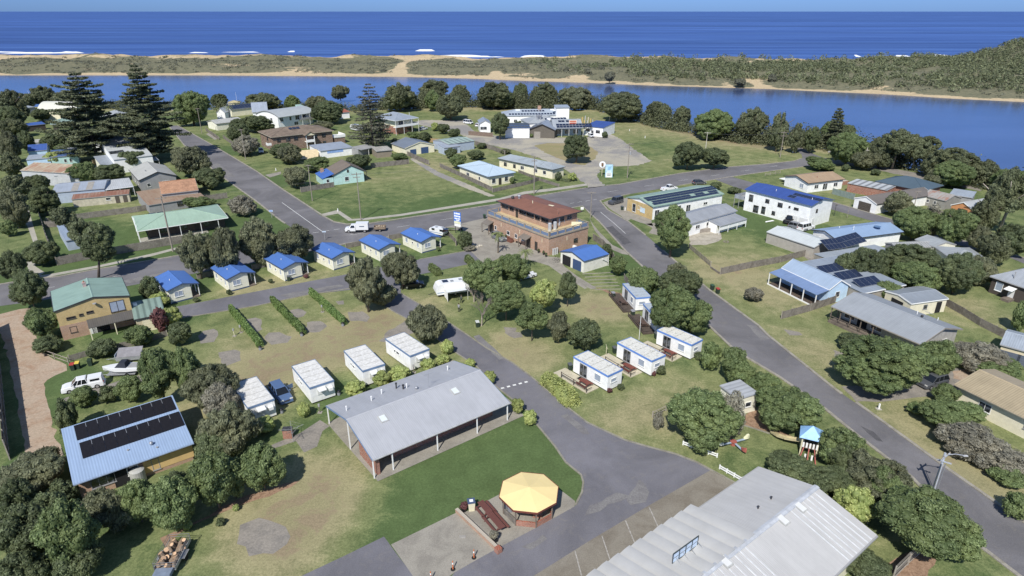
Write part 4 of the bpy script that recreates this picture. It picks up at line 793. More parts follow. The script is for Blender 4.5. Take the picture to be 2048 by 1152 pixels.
# ---- buildings right of the street
H = house('community_hall', 'orange brick hall with green metal roof covered in rows of solar panels', (1306,414), (1448.5,388), BL=(1263,393), e=3.6, cat='building', rise=1.1, over=(.3,.3,.3,.3), wall=WPAN, rmat=('green_hall_roof', (0.37,0.50,0.42), .3), gut=mat_plain('green_trim', (0.25,0.36,0.3), .5), wins=[('f',.35,1.2,2.2,1.4),('f',.5,.3,1.6,2.0,DARK if 0 else GLASS),('l',.5,1.4,1.5,1.1),('f',.06,.3,1.6,2.2),('f',.75,1.4,1.5,.8)])
MB().box(.24,.30,.3,H.W-.3,0,3.5).build('brick_front', BRICKY, H.root); window(H.root, (.235, H.W*.7, .4), -pi/2, 1.4, 2.2, FR_W); MB().box(-.05,.0,-.9,.9,0,1.3).build('noticeboard', mat_plain('pale_sign_blue', (0.6,0.72,0.8), .5), H.root, (.22,H.W*.38,1.0))
sk_ = {(8,3),(9,3),(11,3),(7,3),(12,3)}
solar(H, .035, .05, 14, 1, 1.65, 1.0); solar(H, .06, .155, 14, 1, 1.65, 1.0, skip={(8,0),(11,0)}); solar(H, .03, .27, 15, 1, 1.65, 1.0); solar(H, .03, .375, 15, 1, 1.65, 1.0)
H = house('hall_annex', 'long low blue-grey roofed annex in front of the solar panel hall', (1362,453), (1475,421.7), C=(1452,403), e=3.2, cat='building', rise=1.0, rp=.5, over=.25, wall=WWHITE, rmat=('blue_grey_roof', (0.40,0.42,0.45), .3), wins=[('f',.5,1.3,2.0,1.0),('f',.75,1.3,1.2,.8),('f',.3,1.3,1.6,1.0)])
H = house('lean_to_shed', 'low open shed with blue-grey roof and white wall on the grass behind the hall', (1440,453), (1494,438), BL=(1422,447), W=3.6, e=2.1, cat='shed', roof='skillion', rise=.5, over=(.1,.1,1.0,.1), wall=WWHITE, rmat=('blue_grey_roof', (0.40,0.42,0.45), .3), posts=[(.0,.0),(.33,0),(.66,0),(1,0)])
MB().box(0,H.L,.05,.1,1.0,2.05).build('side_wall', WWHITE, H.root)
tag(MB().hexa([(0,0,0),(7,0,0),(7,2.2,0),(0,2.2,0),(0,0,.9),(7,0,.9),(7,2.2,.9),(0,2.2,.9)]).build('timber_walkway', mat_stone('grey_boards', (0.40,0.36,0.31), (0.30,0.26,0.22), 1.2, 6), None, P(1378,468), radians(16)), 'raised grey timber walkway in front of the low annex', 'walkway')
H = house('blue_roof_house', 'two-storey white house with dark blue roof, solar panels and two white garage doors', (1489,379), (1624,412.5), (1663,398.5), e=5.7, rise=1.1, over=(.3,.3,.3,.3), wall=WWHITE, rmat=('royal_blue_roof', (0.06,0.115,0.38), .28), gut=mat_plain('slate_gutter', (0.12,0.16,0.24), .5), fr=FR_D, gable=mat_plain('slate_gutter', (0.12,0.16,0.24), .5),
          wins=[('f',.1,2.9,1.3,1.8),('f',.36,3.6,1.2,1.0),('f',.56,3.4,1.4,1.1),('f',.7,3.8,.5,.5),('f',.8,3.7,1.3,.6),('f',.2,.3,1.6,1.9),('f',.48,.9,1.0,1.0),('f',.32,.5,1.2,1.9),('r',.3,3.5,.8,.9)], doors=[('f',.78,2.2,2.1,DWHITE),('f',.93,2.2,2.1,DWHITE),('r',.2,.85,2.05,DWHITE)])
solar(H, .62, .30, 8, 1, .95, 1.35); solar(H, .60, .14, 2, 1, .95, 1.35); vent(H,.38,.3,.5); vent(H,.9,.3,.5)
MB().box(-3.2,-.1,.5,H.W*.6,2.6,2.75).build('balcony', TRIM, H.root)
for x in (-3.1,-1.6):
    for y in (.6,H.W*.55): MB().box(-.06,.06,-.06,.06,0,3.7).build('post', TRIM, H.root, (x,y,0))
MB().box(-3.15,-3.1,.5,H.W*.6,2.75,3.6).box(-3.15,-.1,.5,.55,2.75,3.6).build('balustrade', mat_plain('grey_mesh', (0.3,0.32,0.35), .5), H.root)
H = house('tan_roof_house', 'low white house with tan roof near the shoreline bend', (1567,352), (1616.6,367), (1671,353), e=3.0, ridge='v', rise=1.2, over=.4, wall=WWHITE, rmat=('tan_roof', (0.50,0.36,0.23), .35), gut=DTRIM, wins=[('f',.75,1,1.6,1.3,CURT),('r',.25,1,1.6,1.2),('r',.5,.4,1.8,1.9),('r',.8,1,1.6,1.2)])
vent(H,.75,.4,.6,.1,BRICKR); MB().box(-4.5,-.1,H.W*.2,H.W*.6,.9,1.05).build('ramp', WHITE, H.root)
tag(MB().box(0,9,0,3.4,0,1.2).build('brick_planter', BRICKR, None, P(1655,375), radians(25)), 'long raised garden bed of red brick beside the tan-roofed house', 'planter')
house('teal_roof_house', 'large low house with dark teal hip roof near the riverside track', (1750,363), (1848,383), (1879,370), e=3.0, roof='hip', rise=2.0, over=.5, wall=BRICKR, rmat=('dark_teal_roof', (0.10,0.145,0.185), .3), gut=DTRIM, wins=[('f',.8,.9,1.6,1.2),('r',.5,.9,1.6,1.2)], rkw=dict(dirt=.1, rib=.1))
house('brick_shed', 'long red brick shed with striped translucent flat roof', (1695,366), (1775,381), (1792,374), e=2.6, cat='shed', roof='skillion', rise=.25, over=.12, wall=BRICKR, rmat=('striped_white_roof', (0.55,0.57,0.58), 1.9), rkw=dict(rib=.55, dirt=.1))
H = house('brown_roof_garage', 'white garage with long brown-grey roof and dark roller door', (1708,396), (1754,409), (1822,378), e=2.7, cat='garage', ridge='v', rise=1.3, over=.15, wall=WWHITE, rmat=('brown_grey_roof', (0.225,0.20,0.18), .3), gut=DTRIM, gable=WHITE, doors=[('f',.5,3.6,2.3,DBRN)], rkw=dict(dirt=.3))
H = house('rusty_shed', 'old grey shed with partly rusted roof beside the white caravan', (1842,390), (1892,402), (1908,392), e=2.6, cat='shed', ridge='u', rise=1.1, over=.15, wall=mat_board('grey_old_wall', (0.28,0.27,0.25), .3, True), rmat=('rust_mixed_roof', (0.44,0.42,0.39), .35), rkw=dict(rust=.4, rcol=(0.34,0.13,0.07)), wins=[('f',.3,1,.8,.9),('f',.6,1,.8,.9)])
H = house('orange_house', 'orange weatherboard gable house with dark double window and pale roof', (1901,410), (1948,422), (1972,408), e=3.2, ridge='v', rise=1.5, over=.2, wall=WORG, rmat=('pale_grey_roof2', (0.50,0.52,0.53), .3), gable=WHITE, wins=[('f',.45,1.6,1.4,1.3,GLASS,FR_D),('f',.62,1.6,1.4,1.3,GLASS,FR_D)])
house('small_blue_shed', 'pale blue-grey shed roof behind the orange gable house', (1898,389), (1945,396), (1962,388), e=3.0, cat='shed', roof='skillion', rise=.4, over=.15, wall=WGREY, rmat=('pale_blue_grey_roof', (0.42,0.47,0.53), .3))
# light blue roof house, long shed, solar garage, tin roofs
H = house('light_blue_roof_house', 'broad house with light steel-blue roof and a small satellite dish between the two streets', (1622,460), (1674.5,481.5), (1785,456), e=3.0, ridge='v', rise=1.0, over=.4, wall=WPAN, rmat=('steel_blue_roof', (0.31,0.43,0.62), .3), gut=DTRIM, rkw=dict(dirt=.08, rib=.08), wins=[('f',.4,1,2,1.1)])
vent(H,.62,.38,.9); vent(H,.3,.3,.4); MB().lathe([(.1,0),(.75,.25),(.8,.3)], n=14).build('satellite_dish', mat_plain('blue_dish', (0.12,0.2,0.33), .4), H.root, (H.L*.72,H.W*.7,H.zr(H.L*.72)+.4))
H = house('long_white_shed', 'long grey-walled shed with white roof at the back of the lawn', (1533,464), (1629,495.5), (1660,481), e=2.6, cat='shed', rise=.8, over=.12, wall=mat_board('warm_grey_wall', (0.40,0.37,0.33), .3, True, rib=.08), rmat=('bright_white_roof', (0.66,0.70,0.70), .5), rkw=dict(dirt=.1, rib=.06))
H = house('solar_garage', 'flat concrete block garage with two banks of blue solar panels', (1628,508), (1690,535), (1768,497), e=2.5, cat='garage', roof='skillion', ridge='v', rise=.35, over=.1, wall=BLOCK, rmat=('pale_steel_roof', (0.42,0.46,0.50), .4))
pm2 = WC.setdefault('sp2', MB().box(0,1.36,0,1.5,0,.04,0).box(-.02,1.38,-.02,1.52,-.015,.03,1).mesh('solar_panel', [SOLAR, STEEL]))
iv = (Matrix.Translation(H.root.location) @ Matrix.Rotation(H.root.rotation_euler.z, 4, 'Z')).inverted()
for a_, b_ in (((1657,500),(1694,495)),((1695,494),(1734,482.5))):
    pa, pb = P(*a_, 3.0), P(*b_, 3.0); dd = pb-pa; an_ = atan2(dd.y, dd.x); w_ = dd.length/5
    for i in range(5):
        for j in range(2):
            R3 = Matrix.Rotation(an_, 4, 'Z') @ Matrix.Rotation(radians(24), 4, 'X'); o = link('solar_panel', pm2, H.root); M4 = iv @ (Matrix.Translation(pa+dd*i/5) @ R3 @ Matrix.Translation((0, j*1.62, 0))); o.matrix_basis = M4; o.scale = ((w_-.05)/1.36, 1.05, 1)
house('tin_roof_house', 'low house with two joined grey tin hip roofs behind the round trees', (1868,493), (1905,520), (1958,508), e=2.8, roof='hip', rise=1.0, over=.3, wall=WCREAM, rmat=('weathered_tin', (0.42,0.45,0.47), .3), rkw=dict(dirt=.3))
house('tin_roof_shed', 'low corrugated grey tin shed left of the joined hip roofs', (1770,486), (1795,498), (1868,484), e=2.6, cat='shed', ridge='v', rise=.5, over=.1, wall=WGREY, rmat=('weathered_tin2', (0.45,0.46,0.46), .6), rkw=dict(dirt=.3, rib=.35))
house('tin_roof_wing', 'grey tin roofed wing behind the joined hip roofs', (1830,479), (1868,494), (1962,500), W=6, e=2.8, cat='building', ridge='u', rise=.8, over=.1, wall=WCREAM, rmat=('weathered_tin', (0.42,0.45,0.47), .3))
tag(MB().box(0,2.4,0,1.6,0,2.1).hexa([(-.1,-.1,2.1),(2.5,-.1,2.1),(2.5,1.7,2.1),(-.1,1.7,2.1),(-.1,-.1,2.2),(2.5,-.1,2.2),(2.5,1.7,2.35),(-.1,1.7,2.35)]).box(.3,1.0,-.03,.0,.2,1.9).build('garden_shed', mat_plain('pale_blue_shed', (0.52,0.62,0.70), .5), None, P(1640,533), radians(-14)), 'tiny pale blue garden shed beside the block garage', 'shed')
# pale blue verandah house
H = house('pale_blue_house', 'pale blue gable house with long white-posted verandah facing the street', (1563,536), (1659,580), (1698,570), e=3.0, rise=1.5, over=(.25,.25,.1,.2), wall=WBLUE, rmat=('pale_blue_iron', (0.40,0.50,0.64), .28), gut=WHITE, gable=WHITE, rkw=dict(dirt=.1), wins=[('f',.6,.9,1.4,1.2,GLASS,FR_W),('f',.25,.9,1.4,1.2),('r',.5,1.0,1.1,1.2)], doors=[('f',.42,.9,2.05,DWHITE)])
MB().slab([(0,-3.0,2.45),(H.L,-3.0,2.45),(H.L,-.02,2.9),(0,-.02,2.9)], .07).build('verandah_roof', mat_roof('blue_verandah_iron', (0.24,0.34,0.56), 'x', .28), H.root)
for i in range(5): MB().box(-.07,.07,-.07,.07,0,2.44).build('post', WHITE, H.root, (H.L*i/4*.985+.08,-2.9,0))
MB().box(0,H.L,-3.0,-.02,0,.18).build('verandah_floor', mat_stone('brown_boards', (0.16,0.12,0.09), (0.1,0.08,0.07), 1), H.root); MB().box(0,H.L,-3.1,-3.0,0,.25).build('edge_board', WHITE, H.root)
H = house('solar_extension', 'low grey-roofed extension with three tilted banks of solar panels behind the pale blue house', (1727,587), (1812,570), BL=(1637,540), e=2.7, W=16, cat='building', roof='skillion', rise=.3, over=.15, wall=BLOCK, rmat=('blue_grey_sheet', (0.36,0.41,0.48), .35), gut=WHITE)
for k, (fx, fy) in enumerate(((.08,.12),(.02,.36),(-.02,.60))):
    for i in range(4): 
        for j in range(1):
            o = link('solar_panel', WC['sp2'], H.root, (H.L*(fx+.05)+i*1.4, H.W*fy+j*1.6, 2.95)); o.rotation_euler = (radians(18), 0, 0); o.scale = (1,1.5,1)
H = house('cream_shed', 'cream shed with grey roof and open doorway behind the big grey-roofed house', (1770,582), (1823,608), (1887,593), e=2.6, cat='shed', roof='gable', ridge='v', rise=.5, over=.12, wall=WCS, rmat=('slate_grey_roof', (0.32,0.355,0.40), .3), gut=WHITE, wins=[('r',.42,1.1,.9,.9,GLASS,FR_G)], doors=[('r',.8,1.0,2.1,DARK),('f',.5,2.4,2.0,DARK)])
H = house('grey_roof_house', 'wide house with blue-grey low roof and shaded timber deck, big tree in front', (1662,613), (1843,690), (1952,669), e=3.0, rise=1.5, over=(.3,.5,2.6,.5), wall=mat_plain('taupe_wall', (0.42,0.40,0.37), .7), rmat=('light_slate_roof', (0.375,0.40,0.43), .3), gut=mat_plain('taupe_trim', (0.30,0.27,0.23), .6), rkw=dict(dirt=.12, rib=.08),
          wins=[('f',.12,.9,2.0,1.3),('f',.45,.9,2.0,1.3),('r',.6,1,1.2,1.0)], doors=[('f',.28,1.6,2.05,DARK)], posts=[(.01,.02,TIMBER),(.12,.02,TIMBER),(.24,.02,TIMBER),(.36,.02,TIMBER),(.5,.02,TIMBER),(.01,.2,TIMBER)], deck=(0,.5,0,.24,.45,TIMBER))
for z in (.9,1.3): MB().box(.1,H.L*.45,.05,.1,z,z+.08).build('rail', TIMBER, H.root)
whirly(H,.72,.62,DTRIM); vent(H,.62,.75,.6); vent(H,.78,.9,.5); antenna(H,.82,.5,1.6); MB().slab([(H.L-.8,.3,1.9),(H.L+1.8,-1,.9),(H.L+1.8,2.2,.9),(H.L-.8,3.4,2.1)], .05).build('shade_sail', WHITE, H.root)
# far right
H = house('brown_house', 'dark brown weatherboard house with pale iron roof and white window frame at the right edge', (1980,553), (2075,585), (2120,560), e=3.2, roof='hip', rise=2.6, over=.35, wall=WBROWN, rmat=('silver_iron', (0.42,0.45,0.49), .28), gut=TRIM, wins=[('f',.2,.9,1.3,1.7,CURT,WHITE)], doors=[('f',.5,.9,2.0,DWHITE)])
MB().slab([(H.L*.42,-1.3,2.2),(H.L*.6,-1.3,2.2),(H.L*.6,.2,2.5),(H.L*.42,.2,2.5)], .06).build('porch_roof', WHITE, H.root); MB().box(H.L*.43,H.L*.6,-1.4,.3,0,.5).build('step', TIMBER, H.root); chimney(H,.3,.9,.7,.7,1.0,BRICKO); vent(H,.42,.1,1.4,.06,TRIM)
H = house('cream_garage', 'cream garage with pale blue roof and grey roller door at the right edge', (2000,689), (2085,712), W=7, e=3.0, cat='garage', ridge='u', rise=.9, over=.2, wall=mat_board('cream_brick3', (0.66,0.58,0.40), .3), rmat=('pale_blue_grey_roof', (0.42,0.47,0.53), .3), doors=[('f',.28,2.6,2.1,DGREY),('f',.75,2.6,2.1,DGREY)])
H = house('tan_metal_roof_house', 'tan metal-roofed cream house with timber deck at the right edge', (1909,769), (2048,836), BL=(1994,741), e=3.0, L=19, rise=1.0, rp=.55, over=(.4,.4,.6,.4), wall=WCS, rmat=('tan_iron', (0.50,0.41,0.27), .3), gut=mat_plain('beige_trim', (0.4,0.34,0.25), .5), wins=[('f',.55,1.3,3.2,1.0,GLASS,FR_G),('f',.2,1.0,1.6,1.2)], doors=[('f',.78,1.0,2.05,DDARK)], rkw=dict(rib=.18))
vent(H,.56,.16,1.1,.07,CREAM); antenna(H,.42,.8,.8)
MB().box(H.L*.62,H.L*1.2,-6,-.1,.3,.42).build('deck', TIMB2, H.root)
for i in range(4): MB().box(-.06,.06,-.06,.06,0,1.35).build('post', TIMBER, H.root, (H.L*.63+i*2.2,-5.9,0))
for z in (.75,1.2): MB().box(H.L*.62,H.L*1.2,-5.95,-5.87,z,z+.09).build('rail', TIMBER, H.root)
MB().slab([(H.L*.66,-3.6,2.0),(H.L*.86,-3.6,2.0),(H.L*.86,-.7,2.5),(H.L*.66,-.7,2.5)], .03).build('shade_screen', mat_plain('shade_cloth', (0.33,0.31,0.28), .8), H.root)
# ---- left of the side street
H = house('green_roof_house', 'long low house with pale mint hip roof and white-posted verandah behind the paling fence', (275,463), (456,435.5), BL=(248,435.6), e=3.0, roof='hip', rise=1.5, over=(2.2,.5,2.8,.5), wall=mat_brick('dark_brick', (0.12,0.09,0.075), (0.10,0.075,0.065), (0.14,0.12,0.1)), rmat=('mint_roof', (0.40,0.55,0.43), .3), gut=WHITE, wins=[('f',.2,.8,1.8,1.4,GLASS,FR_D),('f',.45,.8,1.8,1.4,GLASS,FR_D),('f',.75,.8,1.5,1.3,GLASS,FR_D)], doors=[('f',.62,.9,2.05,DDARK)],
          posts=[(0,0),(.22,0),(.45,0),(.68,0),(.88,0),(0,.25),(0,.5),(0,.75)], deck=(0.0,.75,0.0,.3,.12,PATHM), rkw=dict(dirt=.15, rib=.08))
for f in (.18,.28): MB().box(0,1.6,0,1.3,0,.06).build('solar_panel', SOLAR, H.root, (H.L*f,H.W*.88,H.e+.25))
H = house('tiled_cottage', 'grey cottage with orange terracotta tile roof beside the side street', (322,389), (397,380.5), C=(385,357), e=3.6, rise=1.6, over=.25, wall=WGREY, tile=mat_tile('orange_tiles', (0.47,0.27,0.17), (0.38,0.21,0.13)), rmat=('orange_cap', (0.42,0.2,0.11), .3), wins=[('f',.3,1.2,1.4,1.0,GLASS,FR_W)])
H = house('cottage_wing', 'low rear wing with faded tan iron roof in front of the orange tile roof', (296,411), (409,393), BL=(283,388), e=2.4, cat='building', roof='skillion', rise=.8, over=.15, wall=WGREY, rmat=('faded_tan_iron', (0.42,0.30,0.21), .35), rkw=dict(rust=.25, rcol=(0.30,0.15,0.09)), wins=[('f',.55,.9,1.5,1.1,GLASS,FR_D)])
MB().slab([(H.L*.62,H.W*.35,2.9),(H.L*.95,H.W*.35,2.9),(H.L*.95,H.W*.75,3.15),(H.L*.62,H.W*.75,3.15)], .05).build('roof_patch', mat_plain('white_sheet', (0.66,0.70,0.74), .5), H.root)
H = house('grey_weatherboard_house', 'grey weatherboard house with pale iron gable roof and white windows', (277,361.5), (354,351.5), BL=(253,340), e=3.4, ridge='v', rise=1.9, rp=.52, over=.35, wall=WGREY, rmat=('pale_iron', (0.56,0.56,0.53), .3), gut=DTRIM, wins=[('f',.22,1.1,1.0,1.1),('f',.7,1.1,2.2,1.2),('l',.3,1,.8,.9),('l',.6,1,.8,.9)], rkw=dict(dirt=.2))
vent(H,.3,.35,.5,.15,TRIM)
H = house('steep_white_house', 'white house with steep pale roof and dark window beside the Norfolk pines', (227,320), (305,311), C=(292,284), e=4.6, roof='skillion', rise=3.2, over=.1, wall=WWHITE, rmat=('pale_white_roof', (0.62,0.65,0.66), .4), rkw=dict(rib=.06))
o = MB().box(-2.2,2.2,-1.6,1.6,0,.08).build('roof_window', GLASS, H.root, (H.L*.2,H.W*.28,H.zr(H.W*.28)+.14)); o.rotation_euler = (atan2(H.rise,H.W),0,0)
H = house('verandah_skirt', 'low blue-grey verandah roof around the steep white house', (204,334), (318,320), BL=(190,318), e=2.6, cat='verandah', roof='skillion', rise=.9, over=(.3,1.5,1.5,.3), wall=WCREAM, rmat=('grey_blue_iron', (0.36,0.40,0.46), .3), posts=[(.6,0),(.75,0),(.9,0),(1,0),(.05,0)])
tag(MB().hexa([(0,0,0),(.3,0,0),(.3,6,0),(0,6,0),(0,0,2.2),(.3,0,2.2),(.3,6,1.0),(0,6,1.0)]).build('timber_screen', mat_plain('new_timber', (0.50,0.36,0.22), .7), None, P(186,332), radians(15)), 'slanted new timber screen at the end of the verandah', 'fence')
house('blue_shed', 'bright blue gable roof among the trees on the far left', (55,303), (94,300), W=8, e=3, cat='shed', rise=1.6, over=.15, wall=WBLUE, rmat=('strong_blue_roof', (0.07,0.14,0.42), .3))
house('long_blue_shed', 'long low shed with dark blue roof and pale blue wall on the far left', (100,315), (156,310), W=9, e=3.2, cat='shed', roof='skillion', rise=.9, over=.15, wall=WTEAL, rmat=('dull_blue_roof', (0.10,0.17,0.36), .3), wins=[('f',.5,1,.8,1.2),('f',.7,1,.8,1.2)])
house('pale_wall_shed', 'pale blue-walled shed below the bright blue gable on the far left', (52,320), (100,316), W=7, e=3.0, cat='shed', roof='skillion', rise=.3, over=.1, wall=WBLUE, rmat=('pale_blue_grey_roof', (0.42,0.47,0.53), .3))
house('rusted_barn', 'barn with streaky rust and cream iron roof on the far left', (40,341), (137,347), BL=(60,324), e=4.2, cat='barn', rise=1.3, over=.15, wall=WSTEEL, rmat=('rusty_cream_iron', (0.58,0.50,0.36), 1.1), rkw=dict(rust=.5, rib=.3, rcol=(0.33,0.14,0.085)))
tag(MB().box(0,7,0,4,0,3.2).box(-.2,7.2,-.2,4.2,3.2,3.4).build('grey_shed', WSTEEL, None, P(114,372), radians(5)), 'small grey flat shed beside the rusted barn', 'shed')
H = house('long_steel_shed', 'long pale blue-grey steel shed with two grey roof strips', (103,386), (209,377), C=(204,360), e=3.2, cat='shed', rise=.9, over=.1, wall=WBST, rmat=('steel_blue_iron', (0.42,0.47,0.55), .3), wins=[('f',.43,1.2,1.0,1.1,GLASS,FR_D),('f',.54,1.2,1.0,1.1,GLASS,FR_D)])
for f in (.36,.64): MB().slab([(H.L*f,.05,H.e+.1),(H.L*f+1.6,.05,H.e+.1),(H.L*f+1.6,H.W*.5,H.e+1.0),(H.L*f,H.W*.5,H.e+1.0)], .03).build('roof_strip', mat_plain('grey_strip', (0.32,0.30,0.27), .7), H.root)
house('white_carport', 'white flat-roofed open carport joined to the long steel shed', (211,380), (267,373), C=(256,358), e=2.8, cat='carport', roof='skillion', rise=.3, over=(.2,3,3,.2), wall=WGREY, rmat=('white_sheet_roof', (0.62,0.64,0.66), .5), posts=[(0,0),(.5,0),(1,0),(1,.5)], gut=WHITE)
house('rusty_low_shed', 'long low cream shed with rust-red iron roof and two brown doors', (143,399), (258,388), BL=(141,393), W=4, e=2.3, cat='shed', roof='skillion', rise=.4, over=.08, wall=mat_plain('dirty_cream_wall', (0.50,0.46,0.36), .8, .2), rmat=('rust_iron', (0.40,0.26,0.19), .9), rkw=dict(rust=.55, rib=.25, rcol=(0.26,0.11,0.07)), wins=[('f',.62,1.1,1.2,.8)], doors=[('f',.78,.9,1.9,DBRN),('f',.92,.9,1.9,DBRN)])
house('corner_shed', 'small steel-blue roofed shed at the fence corner behind the street tree', (131,482), (170,475), BL=(116,454), e=2.4, cat='shed', roof='skillion', rise=.3, over=.1, wall=WBST, rmat=('pale_steel_blue', (0.36,0.43,0.53), .3))
H = house('arched_house', 'two-storey cream house with curved white roof on the far left', (74,219), (152,219), W=13, e=5.6, roof='arch', rise=3.0, over=(1.2,.3,1.2,.5), wall=WPALE, rmat=('cream_white_roof', (0.74,0.73,0.64), .6), rkw=dict(rib=.05, dirt=.05), gut=WHITE, wins=[('f',.55,3.4,2.4,1.5),('f',.8,3.4,2.4,1.5)])
H = house('sage_roof_house', 'dark-walled house with sage green hip roof on the far left', (100,249.5), (158,245.5), W=11, e=3.6, roof='hip', rise=1.8, over=(.8,.3,.8,.5), wall=WBROWN, rmat=('sage_roof', (0.29,0.40,0.35), .3))
house('small_blue_roof_hut', 'small hut with bright blue strip roof left of the sage green roof', (54,252), (91,248), W=4.5, e=2.6, cat='hut', roof='skillion', rise=.6, over=.15, wall=WBROWN, rmat=('strong_blue_roof2', (0.07,0.15,0.46), .4))
house('pale_flat_hut', 'tiny pale-roofed hut between trees on the far left', (66,286), (87,284), W=6, e=2.3, cat='hut', roof='skillion', rise=.3, over=.1, wall=WWHITE, rmat=('cream_iron', (0.6,0.58,0.5), .4))
house('distant_grey_roof', 'low grey roof by the river beyond the arched house', (44,217), (70,214), W=8, e=3, cat='house', roof='skillion', rise=.4, over=.1, wall=WGREY, rmat=('pale_blue_grey_roof', (0.42,0.47,0.53), .3))
house('hidden_grey_house', 'grey hip-roofed house glimpsed between the two Norfolk pines', (236,233), (272,227), W=12, e=4, roof='hip', rise=2, over=.3, wall=WWHITE, rmat=('weathered_tin', (0.42,0.45,0.47), .3))
house('hidden_long_roof', 'long dark grey roof behind the foot of the Norfolk pines', (200,290), (275,278), W=12, e=3, rise=1.5, over=.3, wall=WWHITE, rmat=('slate_grey_roof', (0.32,0.355,0.40), .3))
house('grey_hut', 'small grey gabled hut in front of the foot of the Norfolk pines', (150,300), (163,298), W=7, e=2.4, cat='hut', ridge='v', rise=.8, over=.1, wall=WPALE, rmat=('weathered_tin', (0.42,0.45,0.47), .3))
# ---- between side street and lane
H = house('white_low_house', 'low white-roofed house behind the fence at the top of the side street', (432,248), (487,241.5), W=10, e=3, rise=1.1, over=.3, wall=WCREAM, rmat=('pale_iron', (0.56,0.56,0.53), .3))
H = house('curved_roof_house', 'two-storey white house with long curved grey roof and balcony', (557.7,235.4), (633,224.6), BL=(523,226.5), e=5.2, roof='arch', rise=2.2, over=(.4,1.5,1.5,.4), wall=WWHITE, rmat=('soft_grey_roof', (0.46,0.49,0.50), .4), rkw=dict(rib=.05, dirt=.1), gut=TRIM, wins=[('l',.3,2.9,1.6,1.6),('f',.1,3,1.8,1.7),('f',.35,3,1.2,1.7),('f',.55,2.9,2.2,1.9),('f',.75,2.9,2.2,1.9),('f',.5,.5,2.2,1.6)], posts=[(.6,0),(.8,0),(1,0)])
MB().box(H.L*.55,H.L,0,1.5,2.6,2.75).box(H.L*.55,H.L,0,.06,2.75,3.6).build('balcony', TRIM, H.root)
H = house('steep_blue_roof_house', 'white house with steep blue-grey gable roof near the river', (504,225), (536,223.5), W=9, e=3.6, rise=4.2, over=.3, wall=WWHITE, rmat=('blue_grey_steep', (0.38,0.43,0.52), .3), wins=[('r',.5,1,1.6,1.8)])
H = house('solar_roof_house', 'long house with dark roof covered in solar panels near the river', (462,220), (508,215), W=10, e=3.4, rise=1.6, over=.3, wall=WPALE, rmat=('dark_roof', (0.09,0.11,0.14), .4)); solar(H,.04,.08,9,2,1.6,1.9)
house('white_gable_house', 'small white gabled house among palms near the river', (432,226), (450,226), W=7, e=3.6, ridge='v', rise=2.2, over=.2, wall=WWHITE, rmat=('bright_pale_roof', (0.6,0.64,0.66), .4))
house('yellow_roof_hut', 'little yellow-cream roof at the river edge', (455,207), (480,206), W=7, e=3.2, cat='hut', roof='hip', rise=1, over=.2, wall=WPALE, rmat=('yellow_cream_roof', (0.60,0.52,0.30), .4))
house('green_tower_hut', 'small mint green two-storey hut between river trees', (598,213), (608,212), W=4, e=6.5, cat='hut', roof='skillion', rise=.4, over=.05, wall=WTEAL, rmat=('mint_sheet', (0.45,0.62,0.55), .4))
H = house('brown_tile_house', 'large two-storey brick house with brown tiled hip roof and three skylights', (542,275), (668,261.5), BL=(515,263), e=5.6, roof='hip', rise=2.0, over=(.6,.6,.7,.6), wall=BRICKB, tile=mat_tile('brown_tiles', (0.235,0.185,0.145), (0.185,0.145,0.115)), rmat=('brown_cap', (0.23,0.19,0.15), .3), gut=mat_plain('beige_gutter', (0.5,0.45,0.36), .5), fr=FR_D, wins=[('f',.1,3.4,1.4,1.4),('f',.25,3.4,1.8,1.4),('f',.38,3.4,1.6,1.4),('f',.7,3.4,1.8,1.4),('f',.85,3.4,1.6,1.4),('f',.85,.9,1.4,1.0),('l',.4,3.4,1.4,1.4)])
for i in range(3): 
    o = MB().box(0,1.3,0,1.9,0,.08).build('skylight', SOLAR, H.root, (H.L*.36+i*1.5,H.W*.30,H.zr(H.W*.30)+.2)); o.rotation_euler = (atan2(H.rise,H.W/2),0,0)
x = H.L*.52; MB().box(x-.2,x+3.2,-1.8,.6,2.5,2.65).build('balcony', WHITE, H.root)
for dx in (-.1,3.1): MB().box(x+dx-.12,x+dx+.12,-1.75,-1.5,0,5.2).build('column', WHITE, H.root)
MB().box(x,x+3,-1.75,-1.68,2.7,3.5).build('balustrade', WHITE, H.root); MB().ext([(x-.5,5.15),(x+3.5,5.15),(x+1.5,6.3)], 'y', -2.0, 1.4).build('portico_gable', CREAM, H.root); MB().slab([(x-.8,-2.3,5.2),(x+1.5,-2.3,6.5),(x+1.5,2.2,6.5),(x-.8,2.2,5.2)][::1], .1).slab([(x+1.5,-2.3,6.5),(x+3.8,-2.3,5.2),(x+3.8,2.2,5.2),(x+1.5,2.2,6.5)], .1).build('portico_roof', mat_tile('brown_tiles', (0.2,0.15,0.11), (0.2,0.15,0.11)), H.root)
MB().box(H.L+.1,H.L+5,1,8,2.5,2.7).box(H.L+4.9,H.L+5,1,8,2.7,3.7).box(H.L+.1,H.L+5,.95,1.05,2.7,3.7).build('terrace', WHITE, H.root); MB().box(H.L+.3,H.L+4.8,1.2,7.8,0,2.5).build('undercroft', BRICKB, H.root); MB().box(-1.5,-.1,.3,2.6,2.5,2.65).box(-1.5,-1.4,.3,2.6,2.65,3.5).box(-1.5,-.1,.25,.32,2.65,3.5).build('balcony', WHITE, H.root)
house('blue_grey_garage', 'low garage with blue-grey roof and blue band on its white wall', (640,302.5), (706,294.5), C=(693.5,284), e=2.8, cat='garage', roof='skillion', rise=.4, over=.15, wall=WWHITE, rmat=('blue_grey_roof2', (0.40,0.45,0.53), .4), doors=[('f',.45,6,1.0,mat_plain('sky_blue_band', (0.28,0.42,0.72), .5),1.6)])
